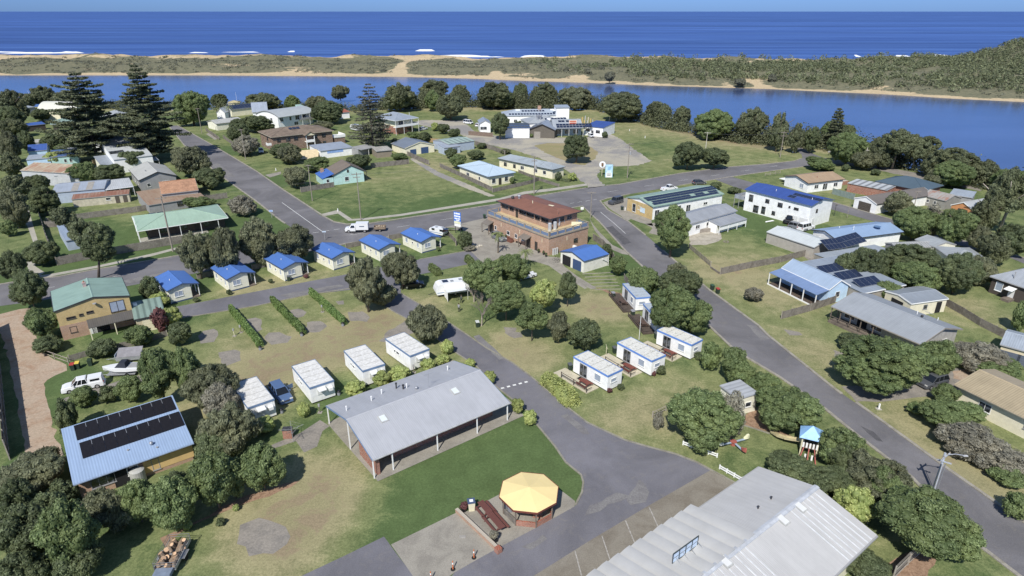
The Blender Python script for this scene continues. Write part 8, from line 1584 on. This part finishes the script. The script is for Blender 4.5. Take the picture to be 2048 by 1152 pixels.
# signs
def sign(label, base, ty, w, h, cols, posts=2, rot=0.0, z0=None, name='sign_board', pm=None, th=.08):
    b = P(*base); H_ = hgt(b, ty); t = thing(name, label, 'sign', b, rot); pm = pm or DTRIM
    for x in ((-w*.36, w*.36) if posts == 2 else (0,)): MB().box(x-.06,x+.06,.0,.1,0,H_-h*.1).build('post', pm, t)
    MB().box(-w/2,w/2,-th,.0,H_-h,H_).build('panel', cols[0], t); z = H_-h
    for f0, f1, g0, g1, m in cols[1]: MB().box(-w/2+w*f0,-w/2+w*f1,-th-.02,-th,z+h*g0,z+h*g1).build('lettering', m, t)
    return t
BS = mat_plain('sign_blue', (0.07,0.20,0.62), .4, .05); PY = mat_plain('pale_yellow_paint', (0.75,0.74,0.50), .5); SGW = WHITE
t = sign('blue park sign on two dark posts with rows of white lettering', (916,467), 424, 2.1, 2.9, (BS, [(.04,.96,.0,.20,PY),(.08,.2,.76,.92,SGW),(.26,.9,.80,.93,SGW),(.07,.30,.57,.70,SGW),(.34,.60,.57,.70,SGW),(.64,.93,.57,.70,SGW),(.1,.5,.38,.48,SGW),(.55,.9,.38,.48,SGW),(.3,.8,.25,.33,SGW)]), rot=radians(-33))
MB().box(-.95,.95,-.06,-.0,-.75,-.1).build('lower_panel', WHITE, t, (0,0,hgt(P(916,467),424)-2.9))
sign('tall cream post carrying the round white pub sign at the car park entrance', (1203.5,352), 325, .3, .3, (WHITE, []), posts=1, pm=CREAM); b = P(1203.5,352); h = hgt(b, 325); o = MB().tube([(0,-.25,0),(0,-.1,0)], 1.05, 20).build('round_emblem', WHITE, None, (b.x, b.y, h-.6)); tag(o, 'round white disc of the pub sign at the car park entrance', 'sign'); MB().lathe([(.2,-.6),(.35,-.5),(.4,.2),(.34,.55)], n=10).build('glass_emblem', mat_plain('brown_emblem', (0.2,0.12,0.07), .5), o, (0,-.2,0))
sign('tall pale blue and white double panel sign beside the round pub sign', (1217,354), 329, 2.4, 4.4, (mat_plain('pale_blue_sign', (0.45,0.66,0.78), .5), [(.1,.9,.06,.42,WHITE),(.2,.8,.5,.56,WHITE),(.3,.7,.62,.9,mat_plain('faded_blue_ring',(0.3,0.52,0.7),.5)),(.2,.8,.3,.34,TRIM),(.25,.75,.2,.24,TRIM)]), th=.5, pm=WHITE)
sign('wide green-framed pale billboard in front of the pub with orange lettering', (1093,274), 259, 7.0, 2.6, (mat_plain('lime_frame', (0.32,0.48,0.12), .5), [(.03,.97,.06,.94,mat_plain('pale_mint', (0.55,0.68,0.58), .5))]), th=.12)
b = P(1093,274); h = hgt(b, 259); o = MB().box(-3.2,1.6,-.18,-.145,-.75,-.3).build('lettering_strip', mat_plain('orange_letters', (0.62,0.3,0.08), .5), None, (b.x, b.y, h)); tag(o, 'orange lettering strip along the top of the green-framed billboard', 'lettering'); MB().box(2.0,3.1,-.18,-.145,-1.8,-.4).build('emblem', mat_plain('yellow_emblem', (0.7,0.5,0.12), .5), o)
MB().box(-3,3,-.1,.0,.0,.7).build('low_banner', WHITE, o, (0,-.1,-h+.05))
sign('white give way triangle sign at the corner near the motel', (1164,424), 414, .8, .7, (WHITE, []), posts=1, pm=STEEL); sign('small blue and white street name sign by the paling fence junction', (544,436), 420, 1.0, .45, (mat_plain('pale_blue_sign2', (0.5,0.6,0.72), .5), [(.1,.9,.3,.7,BS)]), posts=1, pm=STEEL)
sign('street sign on thin post in front of the fourth blue-roofed cabin', (650,480), 462, .9, .3, (mat_plain('pale_blue_sign2', (0.5,0.6,0.72), .5), []), posts=1, pm=STEEL); sign('white notice board at the boat ramp bend', (1588,306), 300, 1.4, 1.0, (WHITE, []), pm=WHITE); sign('little notice on a post beside the riverside track', (1657,311), 302, 1.0, .5, (TRIM, []), posts=1)
# gazebo
c = P(1058, 985, 2.3); c = Vector((c.x, c.y, 0)); R_ = 2.95; a0 = radians(14)
t = thing('gazebo', 'octagonal timber gazebo with pale yellow roof on the concrete patio', 'gazebo', c); ym = mat_plain('pale_yellow_sheet', (0.83,0.665,0.325), .55, .04, .5); O = lambda r, i, z: (r*cos(a0+i*pi/4), r*sin(a0+i*pi/4), z)
for i in range(8):
    MB().slab([O(R_+.35,i,2.35),O(R_+.35,i+1,2.35),(0,0,3.0)], .06).build('roof_panel', ym, t); MB().hexa([O(R_+.36,i,2.2),O(R_+.36,i+1,2.2),O(R_+.3,i+1,2.2),O(R_+.3,i,2.2),O(R_+.4,i,2.43),O(R_+.4,i+1,2.43),O(R_+.33,i+1,2.43),O(R_+.33,i,2.43)]).build('fascia', REDW, t)
    x, y, _ = O(R_-.1,i,0); MB().box(-.06,.06,-.06,.06,0,2.3).build('post', TIMBER, t, (x, y, 0), a0+i*pi/4); MB().tube([(x,y,1.9),(x*.8,y*.8,2.3)], .04, 4).build('brace', TIMBER, t)
    if i not in (3,):
        p, q = Vector(O(R_-.1,i,0)), Vector(O(R_-.1,i+1,0)); mb = MB().add([], []); 
        mb.hexa([p+Vector((0,0,0)),q,q*.93,p*.93,p+Vector((0,0,.62)),q+Vector((0,0,.62)),q*.93+Vector((0,0,.62)),p*.93+Vector((0,0,.62))]); mb.build('brick_wall', BRICKR if i in (5,6,7,0) else TIMB2, t)
MB().prism([O(R_-.2,i,0)[:2] for i in range(8)], .02, .06).build('floor', CONC, t); MB().box(-.5,.5,-.4,.4,0,.75).build('inner_table', BRICKR, t, (.9,-1.0,.06)); MB().tube([(0,0,2.4),(0,0,3.05)], .08, 6).build('finial', ym, t)
def drum(px, label, r=.29, h=.9, m=None, lid=None, name='rubbish_bin', cat='bin', grp=None):
    t = thing(name, label, cat, P(*px), 0, grp); MB().lathe([(r*.85,0),(r,.1),(r,h)], n=14).build('body', m or mat_plain('bin_grey', (0.25,0.26,0.29), .5), t); MB().lathe([(r*1.12,h),(r*1.12,h+.06),(r*.8,h+.16),(.03,h+.2)], n=14).build('lid', lid or BLACKP, t); return t
drum((1010,1017),'left of the two lidded grey bins beside the gazebo opening'); drum((1020,1023),'right of the two lidded grey bins beside the gazebo opening')
t = thing('recycling_bin', 'cream bin with dark lid and white label at the lawn edge near the picnic tables', 'bin', P(943,1019), .2); MB().hexa([(-.3,-.3,0),(.3,-.3,0),(.3,.3,0),(-.3,.3,0),(-.38,-.38,1.15),(.38,-.38,1.15),(.38,.38,1.15),(-.38,.38,1.15)]).build('body', CREAM, t); MB().box(-.42,.42,-.42,.42,1.15,1.24).build('lid', NAVYT, t); MB().box(-.2,.2,-.2,.2,1.241,1.25).build('paper_label', WHITE, t)
t = thing('reddish_shrub_pot', 'red-brown potted shrub beside the low brick wall end', 'pot plant', P(928,1022)); MB().lathe([(.25,0),(.35,.4)], n=10).build('pot', BLACKP, t); o = link('foliage', crown_mesh('r', .6, 3), t, (0,0,.75)); o.scale = (.55,.55,.45)
t = thing('potted_plant', 'dark round pot with thin leafy plant at the end of the low brick wall', 'pot plant', P(988,1083)); MB().lathe([(.3,0),(.42,.25),(.38,.45)], n=12).build('pot', BLACKP, t); o = link('foliage', crown_mesh('g', .8, 3), t, (0,0,1.0)); o.scale = (.55,.55,.6)
A, B = P(913,1024), P(994,1101); d = (B-A); t = thing('low_brick_wall', 'low orange brick retaining wall along the picnic terrace', 'wall', A, atan2(d.y, d.x)); L = d.length; MB().box(0,L,-.14,.14,0,.42).build('brickwork', BRICKO, t)
capm_ = MB().box(-.11,.11,-.19,.19,0,.09).mesh('coping_brick', BRICKO)
for i in range(int(L/.235)): link('coping_brick', capm_, t, (.12+i*.235,0,.423))
MB().box(L-.1,L+.5,-.3,.3,0,.55).build('pier', BRICKR, t)
def plank_table(name, label, A, ang, L, z=0, grp=None, m=None, w=.75, bench=True):
    m = m or REDW; t = thing(name, label, 'picnic table', (A[0], A[1], z), ang, grp); pl = MB().box(-L/2,L/2,-.066,.066,0,.04).mesh('plank', m); n = 5
    for i in range(n): link('plank', pl, t, (0,(i-(n-1)/2)*w/n,.72))
    for s in (-1, 1):
        for k in (0, 1): link('bench_plank', pl, t, (0,s*(.68+k*.14),.43)) if bench else None
        for x in (-L*.36, L*.36): MB().tube([(x,s*.75,0),(x,s*.2,.72)], .045, 4).build('leg', m, t)
    for x in (-L*.36, L*.36): MB().box(x-.04,x+.04,-.85,.85,.34,.42).build('bench_support', m, t)
    return t
for i, (loc, rz, lx, ly, z, lab) in enumerate(PICN):
    p = Matrix.Rotation(rz, 4, 'Z') @ Vector((lx, ly, 0)); plank_table('picnic_table', 'red-brown picnic table in front of the '+[ 'nearest speckled-roof white cabin','middle speckled-roof white cabin','white cabin nearest the street','white cabin with pale blue roof','white cabin hidden under the big tree'][i], (loc[0]+p.x, loc[1]+p.y), rz, 1.9, z, 'picnic tables in front of white cabins', m=None if i < 3 else mat_plain('dark_picnic_wood', (0.11,0.075,0.06), .7))
u = (P(1000,1062)-P(962,1018)).normalized(); an = atan2(u.y, u.x); c1, c2 = P(970,1024), P(988,1048)
plank_table('picnic_table', 'shorter red-brown picnic table on the terrace, end toward the cream bin', (c1.x, c1.y), an, 2.0, .02, m=mat_plain('maroon_stain', (0.15,0.062,0.052), .6, .1)); plank_table('picnic_table', 'longer red-brown picnic table on the terrace, next to the low brick wall', (c2.x+.15, c2.y-.15), an, 2.9, .02, m=mat_plain('maroon_stain', (0.15,0.062,0.052), .6, .1))
for px, lab in (((948,1116),'orange and white bollard nearest the low brick wall'),((906,1139),'orange bollard in the middle of the concrete apron edge'),((862,1160),'orange bollard at the very bottom edge')):
    t = thing('traffic_bollard', lab, 'bollard', P(*px)); OR = mat_plain('bollard_orange', (0.60,0.19,0.08), .5); MB().lathe([(.24,0),(.24,.06),(.1,.09)], n=14).build('base', RUBBER, t); MB().lathe([(.065,.08),(.055,1.05),(.02,1.15)], n=10).build('tube', OR, t); MB().lathe([(.068,.7),(.066,.9)], n=10).build('reflective_band', WHITE, t)
MB().box(-.3,.3,-.25,.25,.0,.012).build('x', TRIM) if 0 else None
# barbecue with clothes airer, power posts, taps
t = thing('brick_barbecue', 'small red brick barbecue chimney on the path beside the glossy tree', 'barbecue', P(577,874), .1); MB().box(-.55,.55,-.4,.4,0,1.25).build('brickwork', BRICKR, t); MB().box(-.6,.6,-.45,.45,1.25,1.33).build('hotplate', DTRIM, t)
t = thing('clothes_hoist', 'rotary clothes hoist beside the red brick barbecue', 'clothes hoist', P(587,884)); MB().tube([(0,0,0),(0,0,2.1)], .035, 6).build('mast', TRIM, t)
for i in range(4): a = i*pi/2+.4; MB().tube([(0,0,1.9),(cos(a)*1.5,sin(a)*1.5,2.25)], .02, 4).tube([(0,0,1.3),(cos(a)*.8,sin(a)*.8,2.07)], .014, 4).build('arm', TRIM, t)
for k in (.5,1.0,1.45): MB().tube([(cos(i*pi/2+.4)*k,sin(i*pi/2+.4)*k,1.9+.233*k) for i in range(5)], .008, 3).build('line', TRIM, t)
for px, lab in (((640,825),'power post on a concrete pad at the left tip of the grey roof'),((828,745),'power post at the corner of the rightmost box cabin'),((469,672),'white light post at the head of the leftmost clipped hedge'),((645,624),'weathered power post behind the middle clipped hedge'),((482,665),'short power post beside the leftmost clipped hedge')):
    t = thing('power_post', lab, 'power post', P(*px)); MB().box(-.3,.3,-.3,.3,0,.05).build('pad', CONC, t); MB().tube([(0,0,.05),(0,0,1.35)], .06, 6).build('post', CREAM if 'light' in lab else TIMBER, t); MB().box(-.12,.12,-.16,.04,1.0,1.4).build('socket_box', TRIM, t)
for px, lab in (((521,700),'pot at the near end of the leftmost clipped hedge'),((604,672),'pot at the near end of the middle clipped hedge'),((686,652),'pot at the near end of the rightmost clipped hedge'),((564,826),'grey bin behind the blue wagon'),((678,790),'grey bin at the corner of the second box cabin')): drum(px, 'round dark grey '+lab, .25, .55, name='round_bin')
for px, lab, lc in (((147,740),'red-lidded dark green wheelie bin beside the orange driveway',(0.42,0.06,0.05)),((157,737),'yellow-lidded dark green wheelie bin beside the orange driveway',(0.72,0.55,0.10)),((182,731),'dark wheelie bin in the shade by the grey fence',(0.03,0.05,0.03)),((1424,580),'all-green wheelie bin on the street verge',(0.05,0.10,0.06)),((1435,587),'red-lidded wheelie bin on the street verge',(0.42,0.06,0.05)),((955,654),'dark green bin with white lid under the leafless tree',(0.6,0.62,0.6)),((578,562),'dark wheelie bin at the third blue-roofed cabin wall',(0.1,0.11,0.13)),((969,437),'dark skip-size bin behind the motel balcony corner',(0.05,0.05,0.055)),((1244,420),'grey utility box bin near the corner hall grass',(0.12,0.13,0.14)),((1226,595),'dark bin at the far end of the deck of the pale blue roofed cabin',(0.3,0.3,0.32)),((1265,632),'dark bin at the far end of the hidden cabin deck',(0.3,0.3,0.32)),((1140,740),'dark bin behind the nearest speckled-roof cabin',(0.12,0.13,0.15)),((1229,706),'dark bin behind the middle speckled-roof cabin',(0.12,0.13,0.15)),((1312,677),'dark bin behind the cabin nearest the street',(0.12,0.13,0.15))):
    t = thing('wheelie_bin', lab, 'bin', P(*px), .3); MB().hexa([(-.24,-.27,0.05),(.24,-.27,0.05),(.24,.27,0.05),(-.24,.27,0.05),(-.3,-.36,1.0),(.3,-.36,1.0),(.3,.36,1.0),(-.3,.36,1.0)]).build('body', mat_plain('bin_green', (0.035,0.055,0.04), .5), t); MB().hexa([(-.31,-.38,1.0),(.31,-.38,1.0),(.31,.38,1.0),(-.31,.38,1.0),(-.3,-.36,1.06),(.3,-.36,1.06),(.3,.36,1.14),(-.3,.36,1.14)]).build('lid', mat_plain('lid_%03d' % int(lc[0]*1000), lc, .45), t)
# playground
t = thing('spring_carousel', 'four-armed spring see-saw with red hub on the playground lawn', 'see-saw', P(1466,890)); RD = mat_plain('faded_red', (0.36,0.11,0.09), .6)
MB().lathe([(.3,0),(.3,.5),(.42,.52),(.42,.6),(.05,.64)], n=14).build('hub', RD, t)
for i, m in enumerate((RD, PY, RD, WHITE)):
    a = radians(-70)+i*pi/2; MB().rbox((cos(a)*1.0,sin(a)*1.0), (cos(a),sin(a)), 1.5, .22, .42, .52).build('arm', mat_plain('pale_blue_arm', (0.36,0.44,0.55), .5), t); x, y = cos(a)*1.9, sin(a)*1.9
    rings = [[(q, -k, .55), (q, k, .55), (q, k*.8, zz), (q, -k*.8, zz)] for q, k, zz in ((-.4,.06,.75),(-.1,.2,.8),(.15,.2,1.05),(.35,.12,1.1),(.5,.03,.9))]; o = loft(rings).build('animal_seat', PY if i == 1 else m, t, (x, y, 0), a)
b = P(1615,905); t = thing('playground_tower', 'wooden playground tower with light blue pyramid roof beside the street', 'play tower', b, radians(-25)); pb = mat_plain('light_blue_sheet', (0.30,0.52,0.82), .4)
for x in (-1,1):
    for y in (-1,1): MB().tube([(x*.9,y*.9,0),(x*.9,y*.9,2.9)], .09, 7).build('post', CREAM, t)
for q in ([(-1.3,-1.3,2.7),(1.3,-1.3,2.7),(0,0,3.9)],[(1.3,-1.3,2.7),(1.3,1.3,2.7),(0,0,3.9)],[(1.3,1.3,2.7),(-1.3,1.3,2.7),(0,0,3.9)],[(-1.3,1.3,2.7),(-1.3,-1.3,2.7),(0,0,3.9)]): MB().slab(q, .05).build('roof_panel', pb, t)
MB().box(-.95,.95,-.95,.95,1.2,1.3).build('platform', TIMBER, t)
for i in range(5): MB().box(-.8+i*.38,-.6+i*.38,-1.0,-.95,1.3,2.0).build('picket', WHITE, t); MB().box(-.8+i*.38,-.6+i*.38,-1.9+i*.0,-1.85,.2,1.0).build('net_slat', WHITE, t) if i % 2 else None
for s in (-.6,0,.6): MB().tube([(s,-1.0,1.3),(s*1.6,-2.2,0)], .07, 6).build('climbing_pole', RD, t)
sl = MB(); pts = [(-1.0,.3,1.25),(-1.8,.5,1.0),(-2.8,.7,.8),(-3.6,1.2,.55),(-4.2,2.0,.3),(-4.5,3.0,.25)]
for p, q in zip(pts, pts[1:]):
    d = Vector(q)-Vector(p); n = Vector((-d.y, d.x, 0)).normalized()*.28; p, q = Vector(p), Vector(q); z = Vector((0,0,.06)); sl.hexa([p-n,q-n,q+n,p+n,p-n+z,q-n+z,q+n+z,p+n+z]); 
    for s in (-1,1): e = n*s; w = n*s*1.12; g = Vector((0,0,.25)); sl.hexa([p+e,q+e,q+w,p+w,p+e+g,q+e+g,q+w+g,p+w+g])
sl.build('slide', mat_plain('pale_yellow_plastic', (0.52,0.45,0.28), .4), t); MB().tube([(-.95,-.3,1.9),(-.95,.5,1.9)], .35, 12).build('round_window_panel', PY, t)
A, B = P(1741,1040), P(1815,1078); d = B-A; t = thing('swing_set', 'grey metal swing frame on the grass between the hall and the biggest street tree', 'swing', A, atan2(d.y, d.x)); L = d.length; MB().tube([(0,0,2.2),(L,0,2.2)], .05, 7).build('top_bar', STEEL, t)
for x in (0, L):
    for s in (-1,1): MB().tube([(x,0,2.2),(x,s*.9,0)], .045, 6).build('leg', STEEL, t)
for x in (L*.3,L*.7):
    for s in (-.2,.2): MB().tube([(x+s,0,2.2),(x+s,0,.55)], .012, 3).build('chain', DTRIM, t)
    MB().box(x-.22,x+.22,-.1,.1,.5,.55).build('seat', RUBBER, t)
# flagpole, rocks, misc lawn things
t = thing('flagpole', 'thin white pole standing on the lawn above the middle white cabin', 'pole', P(1278,679)); MB().tube([(0,0,0),(0,0,4.3)], .05, 6, .035).build('shaft', WHITE, t)
t = thing('washing_post', 'low wire clothes line frame left of the thin white pole', 'clothes line', P(1212,712)); MB().tube([(0,0,0),(0,0,1.7)], .04, 5).tube([(0,-.8,1.7),(0,.8,1.7)], .03, 4).build('frame', CREAM, t)
for px, l in (((770,238+414),'a'),): pass
for px, lab in (((1452,484),'stone fire ring on the lawn behind the low open shed'),((338,810),'stone fire ring on the lawn behind the solar house')):
    t = thing('fire_ring', lab, 'fire ring', P(*px))
    for i in range(9): a = i*2*pi/9; MB().lathe([(.14,0),(.17,.1),(.1,.2)], n=6).build('stone', CONC2, t, (cos(a)*.55, sin(a)*.55, 0), a)
for px, lab, r in (((1540,443),'white paddle board on the grass beside the black four-wheel drive',0),):
    tag(MB().hexa([(-1.5,-.05,0),(1.5,-.05,0),(1.5,.05,0),(-1.5,.05,0),(-1.2,-.35,.12),(1.2,-.35,.12),(1.2,.35,.12),(-1.2,.35,.12)]).build('paddle_board', WHITE, None, P(*px), radians(25)), lab, 'paddle board')
for px, lab in (((1757,818),'white marker post on a slab on the verge opposite the playground'),((552,341),'white marker post on the verge near the teal cottage'),((676,423),'white hydrant post at the footpath corner'),((1290,276),'white marker on the pub field, nearer one'),((1259,262),'orange-white marker on the pub field, farther one'),((1250,421),'white post beside the corner hall grass')):
    t = thing('marker_post', lab, 'post', P(*px)); MB().box(-.09,.09,-.09,.09,0,.85).build('post', WHITE, t); MB().box(-.35,.35,-.3,.3,0,.06).build('base', PATHM, t)
for i, (x, y0, y1) in enumerate([(1218,243,233.5),(1232,242,231.5),(1243,241,232)]):
    b = P(x, y0); h = hgt(b, y1); t = tag(MB().tube([(0,0,-.1),(.35,0,h)], .22, 7, .18).build('field_post', mat_plain('bleached_log', (0.58,0.50,0.38), .9), None, b), ['leftmost','middle','rightmost'][i]+' of the three bleached posts standing in the field by the riverbank', 'post', 'bleached posts in the field')
for i, (x, y0, y1) in enumerate([(1155,248,237),(1164,246,234),(1170,245,231.5),(1176,246,234),(1181,247,237),(1185,248,239),(1191,248,241.5),(1168,251,240),(1174,250,241)]):
    b = P(x, y0); h = hgt(b, y1); tag(MB().tube([(0,0,-.1),(.1,0,h)], .3, 7, .22).build('garden_post', mat_plain(['bleached_log','ochre_post','grey_post'][i % 3], [(0.58,0.50,0.38),(0.60,0.42,0.16),(0.42,0.43,0.44)][i % 3], .9), None, b), 'upright weathered post, number '[:0]+['grey-white','pale','tallest','leaning pale','ochre','golden ochre','outermost ochre','squat grey','squat pale'][i]+' carved post in the cluster behind the bistro block', 'post', 'carved posts behind the bistro block')
tag(MB().box(-1.2,1.2,-.4,.4,0,.5).box(-1.2,1.2,.3,.4,.5,.95).build('garden_bench', mat_plain('bench_brown', (0.16,0.07,0.05), .7), None, P(1018,483), radians(-52)), 'brown bench against the motel wall by the grey car', 'bench'); tag(MB().box(-.9,.9,-.3,.3,.35,.42).box(-.9,.9,.25,.32,.42,.9).box(-.85,-.75,-.28,.28,0,.35).box(.75,.85,-.28,.28,0,.35).build('garden_bench', BLACKP, None, P(1038,487), radians(-52)), 'black iron bench beside the motel side door', 'bench')
for i, (px, lab) in enumerate((((1028,482),'tallest potted plant between the two motel benches'),((1077,506),'potted plant right of the motel side door'),((1087,510),'small potted plant near the motel corner'),((1092,514),'last potted plant at the motel corner'),((1012,477),'potted plant left of the brown motel bench'))):
    t = thing('potted_plant', lab, 'pot plant', P(*px)); MB().lathe([(.16,0),(.24,.35)], n=9).build('pot', DTRIM, t); o = link('foliage', crown_mesh('d', 1, i), t, (0,0,.7)); o.scale = (.35,.35,.42)
def bike(label, px, ang):
    t = thing('bicycle', label, 'bicycle', P(*px), ang)
    for x in (-.5,.5):
        w = MB().tube([(x+.32*cos(a),0,.34+.32*sin(a)) for a in [i*pi/6 for i in range(13)]], .022, 4).build('wheel', RUBBER, t)
    MB().tube([(-.5,0,.34),(-.15,0,.8),(.35,0,.8),(.0,0,.34),(-.5,0,.34)], .02, 4).tube([(.5,0,.34),(.35,0,.95)], .02, 4).tube([(.35,-.25,.95),(.35,.25,.95)], .015, 4).tube([(-.15,0,.75),(-.2,0,.95)], .02, 4).build('frame', DTRIM, t); MB().box(-.3,-.08,-.06,.06,.93,.98).build('saddle', BLACKP, t)
bike('left bicycle leaning by the white double garage', (1112,521), .3); bike('right bicycle leaning by the white double garage', (1118,526), .2); bike('bicycle on the grass behind the standing person', (919,600), .7)
# camping chairs and table under the awning
for px, lab in (((905,585),'white folding chair under the caravan awning'),((899,588),'white folding table end under the caravan awning')):
    t = thing('folding_chair', lab, 'chair', P(*px), .6); MB().box(-.25,.25,-.25,.25,.42,.46).build('seat', WHITE, t); MB().box(-.25,.25,.22,.27,.46,.95).build('backrest', WHITE, t)
    for x in (-.22,.22):
        for y in (-.22,.22): MB().box(x-.015,x+.015,y-.015,y+.015,0,.42).build('leg', WHITE, t)
# people: one continuous skinned body each
def person(label, px, ang, top, legs, pose, ht=1.72):
    t = thing('person', label, 'person', P(*px), ang); s = ht/1.75; V = [(0,0,.95),(0,0,1.15),(0,.01,1.38),(0,0,1.5),(0,.02,1.62),(0,.01,1.75)]; R = [.15,.14,.165,.06,.095,.06]; E_ = [(0,1),(1,2),(2,3),(3,4),(4,5)]
    for sd in (-1,1):
        st, al = pose; n = len(V); V += [(sd*.1,0,.88),(sd*.11,sd*st*.12+.02,.48),(sd*.11,sd*st*.2-.02,.07),(sd*.12,sd*st*.2+.14,.04)]; R += [.1,.07,.05,.045]; E_ += [(0,n),(n,n+1),(n+1,n+2),(n+2,n+3)]
        n = len(V); V += [(sd*.2,0,1.43),(sd*.26,.02+al*.05,1.16),(sd*.24,.1+al*.2,.95+al*.12),(sd*.23,.13+al*.28,.86+al*.16)]; R += [.065,.045,.036,.04]; E_ += [(2,n),(n,n+1),(n+1,n+2),(n+2,n+3)]
        for k, (dx, L2) in enumerate(((-.03,.08),(-.01,.095),(.01,.09),(.03,.07),(.045,.05))): m = len(V); V.append((sd*.23+dx*.9,.13+al*.28+.03,.86+al*.16-L2)); R.append(.011); E_.append((n+3,m))
    me = bpy.data.meshes.new('body'); me.from_pydata([(x*s,y*s,z*s) for x,y,z in V], E_, []); o = link('body', me, t); md = o.modifiers.new('skin', 'SKIN'); 
    for v, r in zip(me.skin_vertices[0].data, R): v.radius = (r*s, r*s*.85)
    me.skin_vertices[0].data[0].use_root = True; o.modifiers.new('sub', 'SUBSURF').levels = 1; o.modifiers['sub'].render_levels = 1
    q = NT('clothing_'+label[:6], .8, .2); z = q.xyz()[2]; f = q.rng(z, .93*s, .95*s); c = q.mix(f, legs, top); c = q.mix(q.rng(z, 1.49*s, 1.51*s), c, (.42,.26,.19)); q.color(c); me.materials.append(q.mat)
    MB().lathe([(.10,1.62),(.112,1.70),(.09,1.78),(.03,1.81)], cx=0, cy=-.005, n=12).build('hair', mat_plain('dark_hair', (0.05,0.035,0.025), .8), t).scale = (s,s,s)
person('person in grey top and dark trousers standing on the lawn right of the caravan', (918,624), -.4, (.30,.30,.31), (.025,.027,.035), (.25,.2)); person('person in dark clothing bending near the bicycle behind the caravan', (923,606), 2.2, (.10,.11,.10), (.04,.045,.04), (.8,.9), 1.65)
t = thing('person', '', 'x', (0,0,0)) if 0 else None
# stepping stones, rocks and plates
for px, lab in (((1050,1046),'metal grate at the foot of the gazebo'),((925,1074),'square drain cover in the concrete apron'),((127,551),'concrete pit lid with dark slot on the main road verge'),((862,420),'concrete pit lid on the verge beside the footpath')):
    o = MB().box(-.35,.35,-.2,.2,0,.05).box(-.28,.28,-.13,.13,.05,.055).build('drain_cover', mat_plain('drain_grey', (0.33,0.31,0.28), .8), None, P(*px)); tag(o, lab, 'drain cover'); o.location.z = .02
rnd = random.Random(8); rk = mat_plain('pale_rock', (0.50,0.46,0.38), .9, .25); 
for i, w_ in enumerate('leftmost second third fourth fifth sixth seventh eighth rightmost'.split()):
    p = P(930+i*4.2, 500-i*.8+rnd.uniform(-2,2)); o = MB().lathe([(.28,0),(.34,.15),(.2,.34),(.03,.38)], n=6).build('garden_rock', rk, None, p, rnd.uniform(0,3)); o.scale = (rnd.uniform(.6,1.2),)*3; tag(o, w_+' pale rock edging the garden under the clipped round bush', 'rock', 'pale rocks edging the round bush garden')
# terrace furniture on the motel balcony, umbrella covers
for f, (x, y) in enumerate(((1117,0),(1126,0))): pass
for k in range(2):
    p = Matrix.Rotation(hr.rotation_euler.z, 4, 'Z') @ Vector((L2+loc.x+.1, loc.y+3.0+k*1.7, 0)) if 0 else None
t = thing('folded_umbrella', 'left of the two folded grey patio umbrellas on the motel balcony', 'umbrella', P(1118,454,4.3)); MB().lathe([(.04,0),(.25,.5),(.3,1.2),(.22,2.0),(.04,2.5)], n=10).build('cover', mat_plain('grey_cover', (0.46,0.47,0.50), .7), t)
t = thing('folded_umbrella', 'right of the two folded grey patio umbrellas on the motel balcony', 'umbrella', P(1127,451,4.3)); MB().lathe([(.04,0),(.25,.5),(.3,1.2),(.22,2.0),(.04,2.5)], n=10).build('cover', mat_plain('grey_cover', (0.46,0.47,0.50), .7), t)
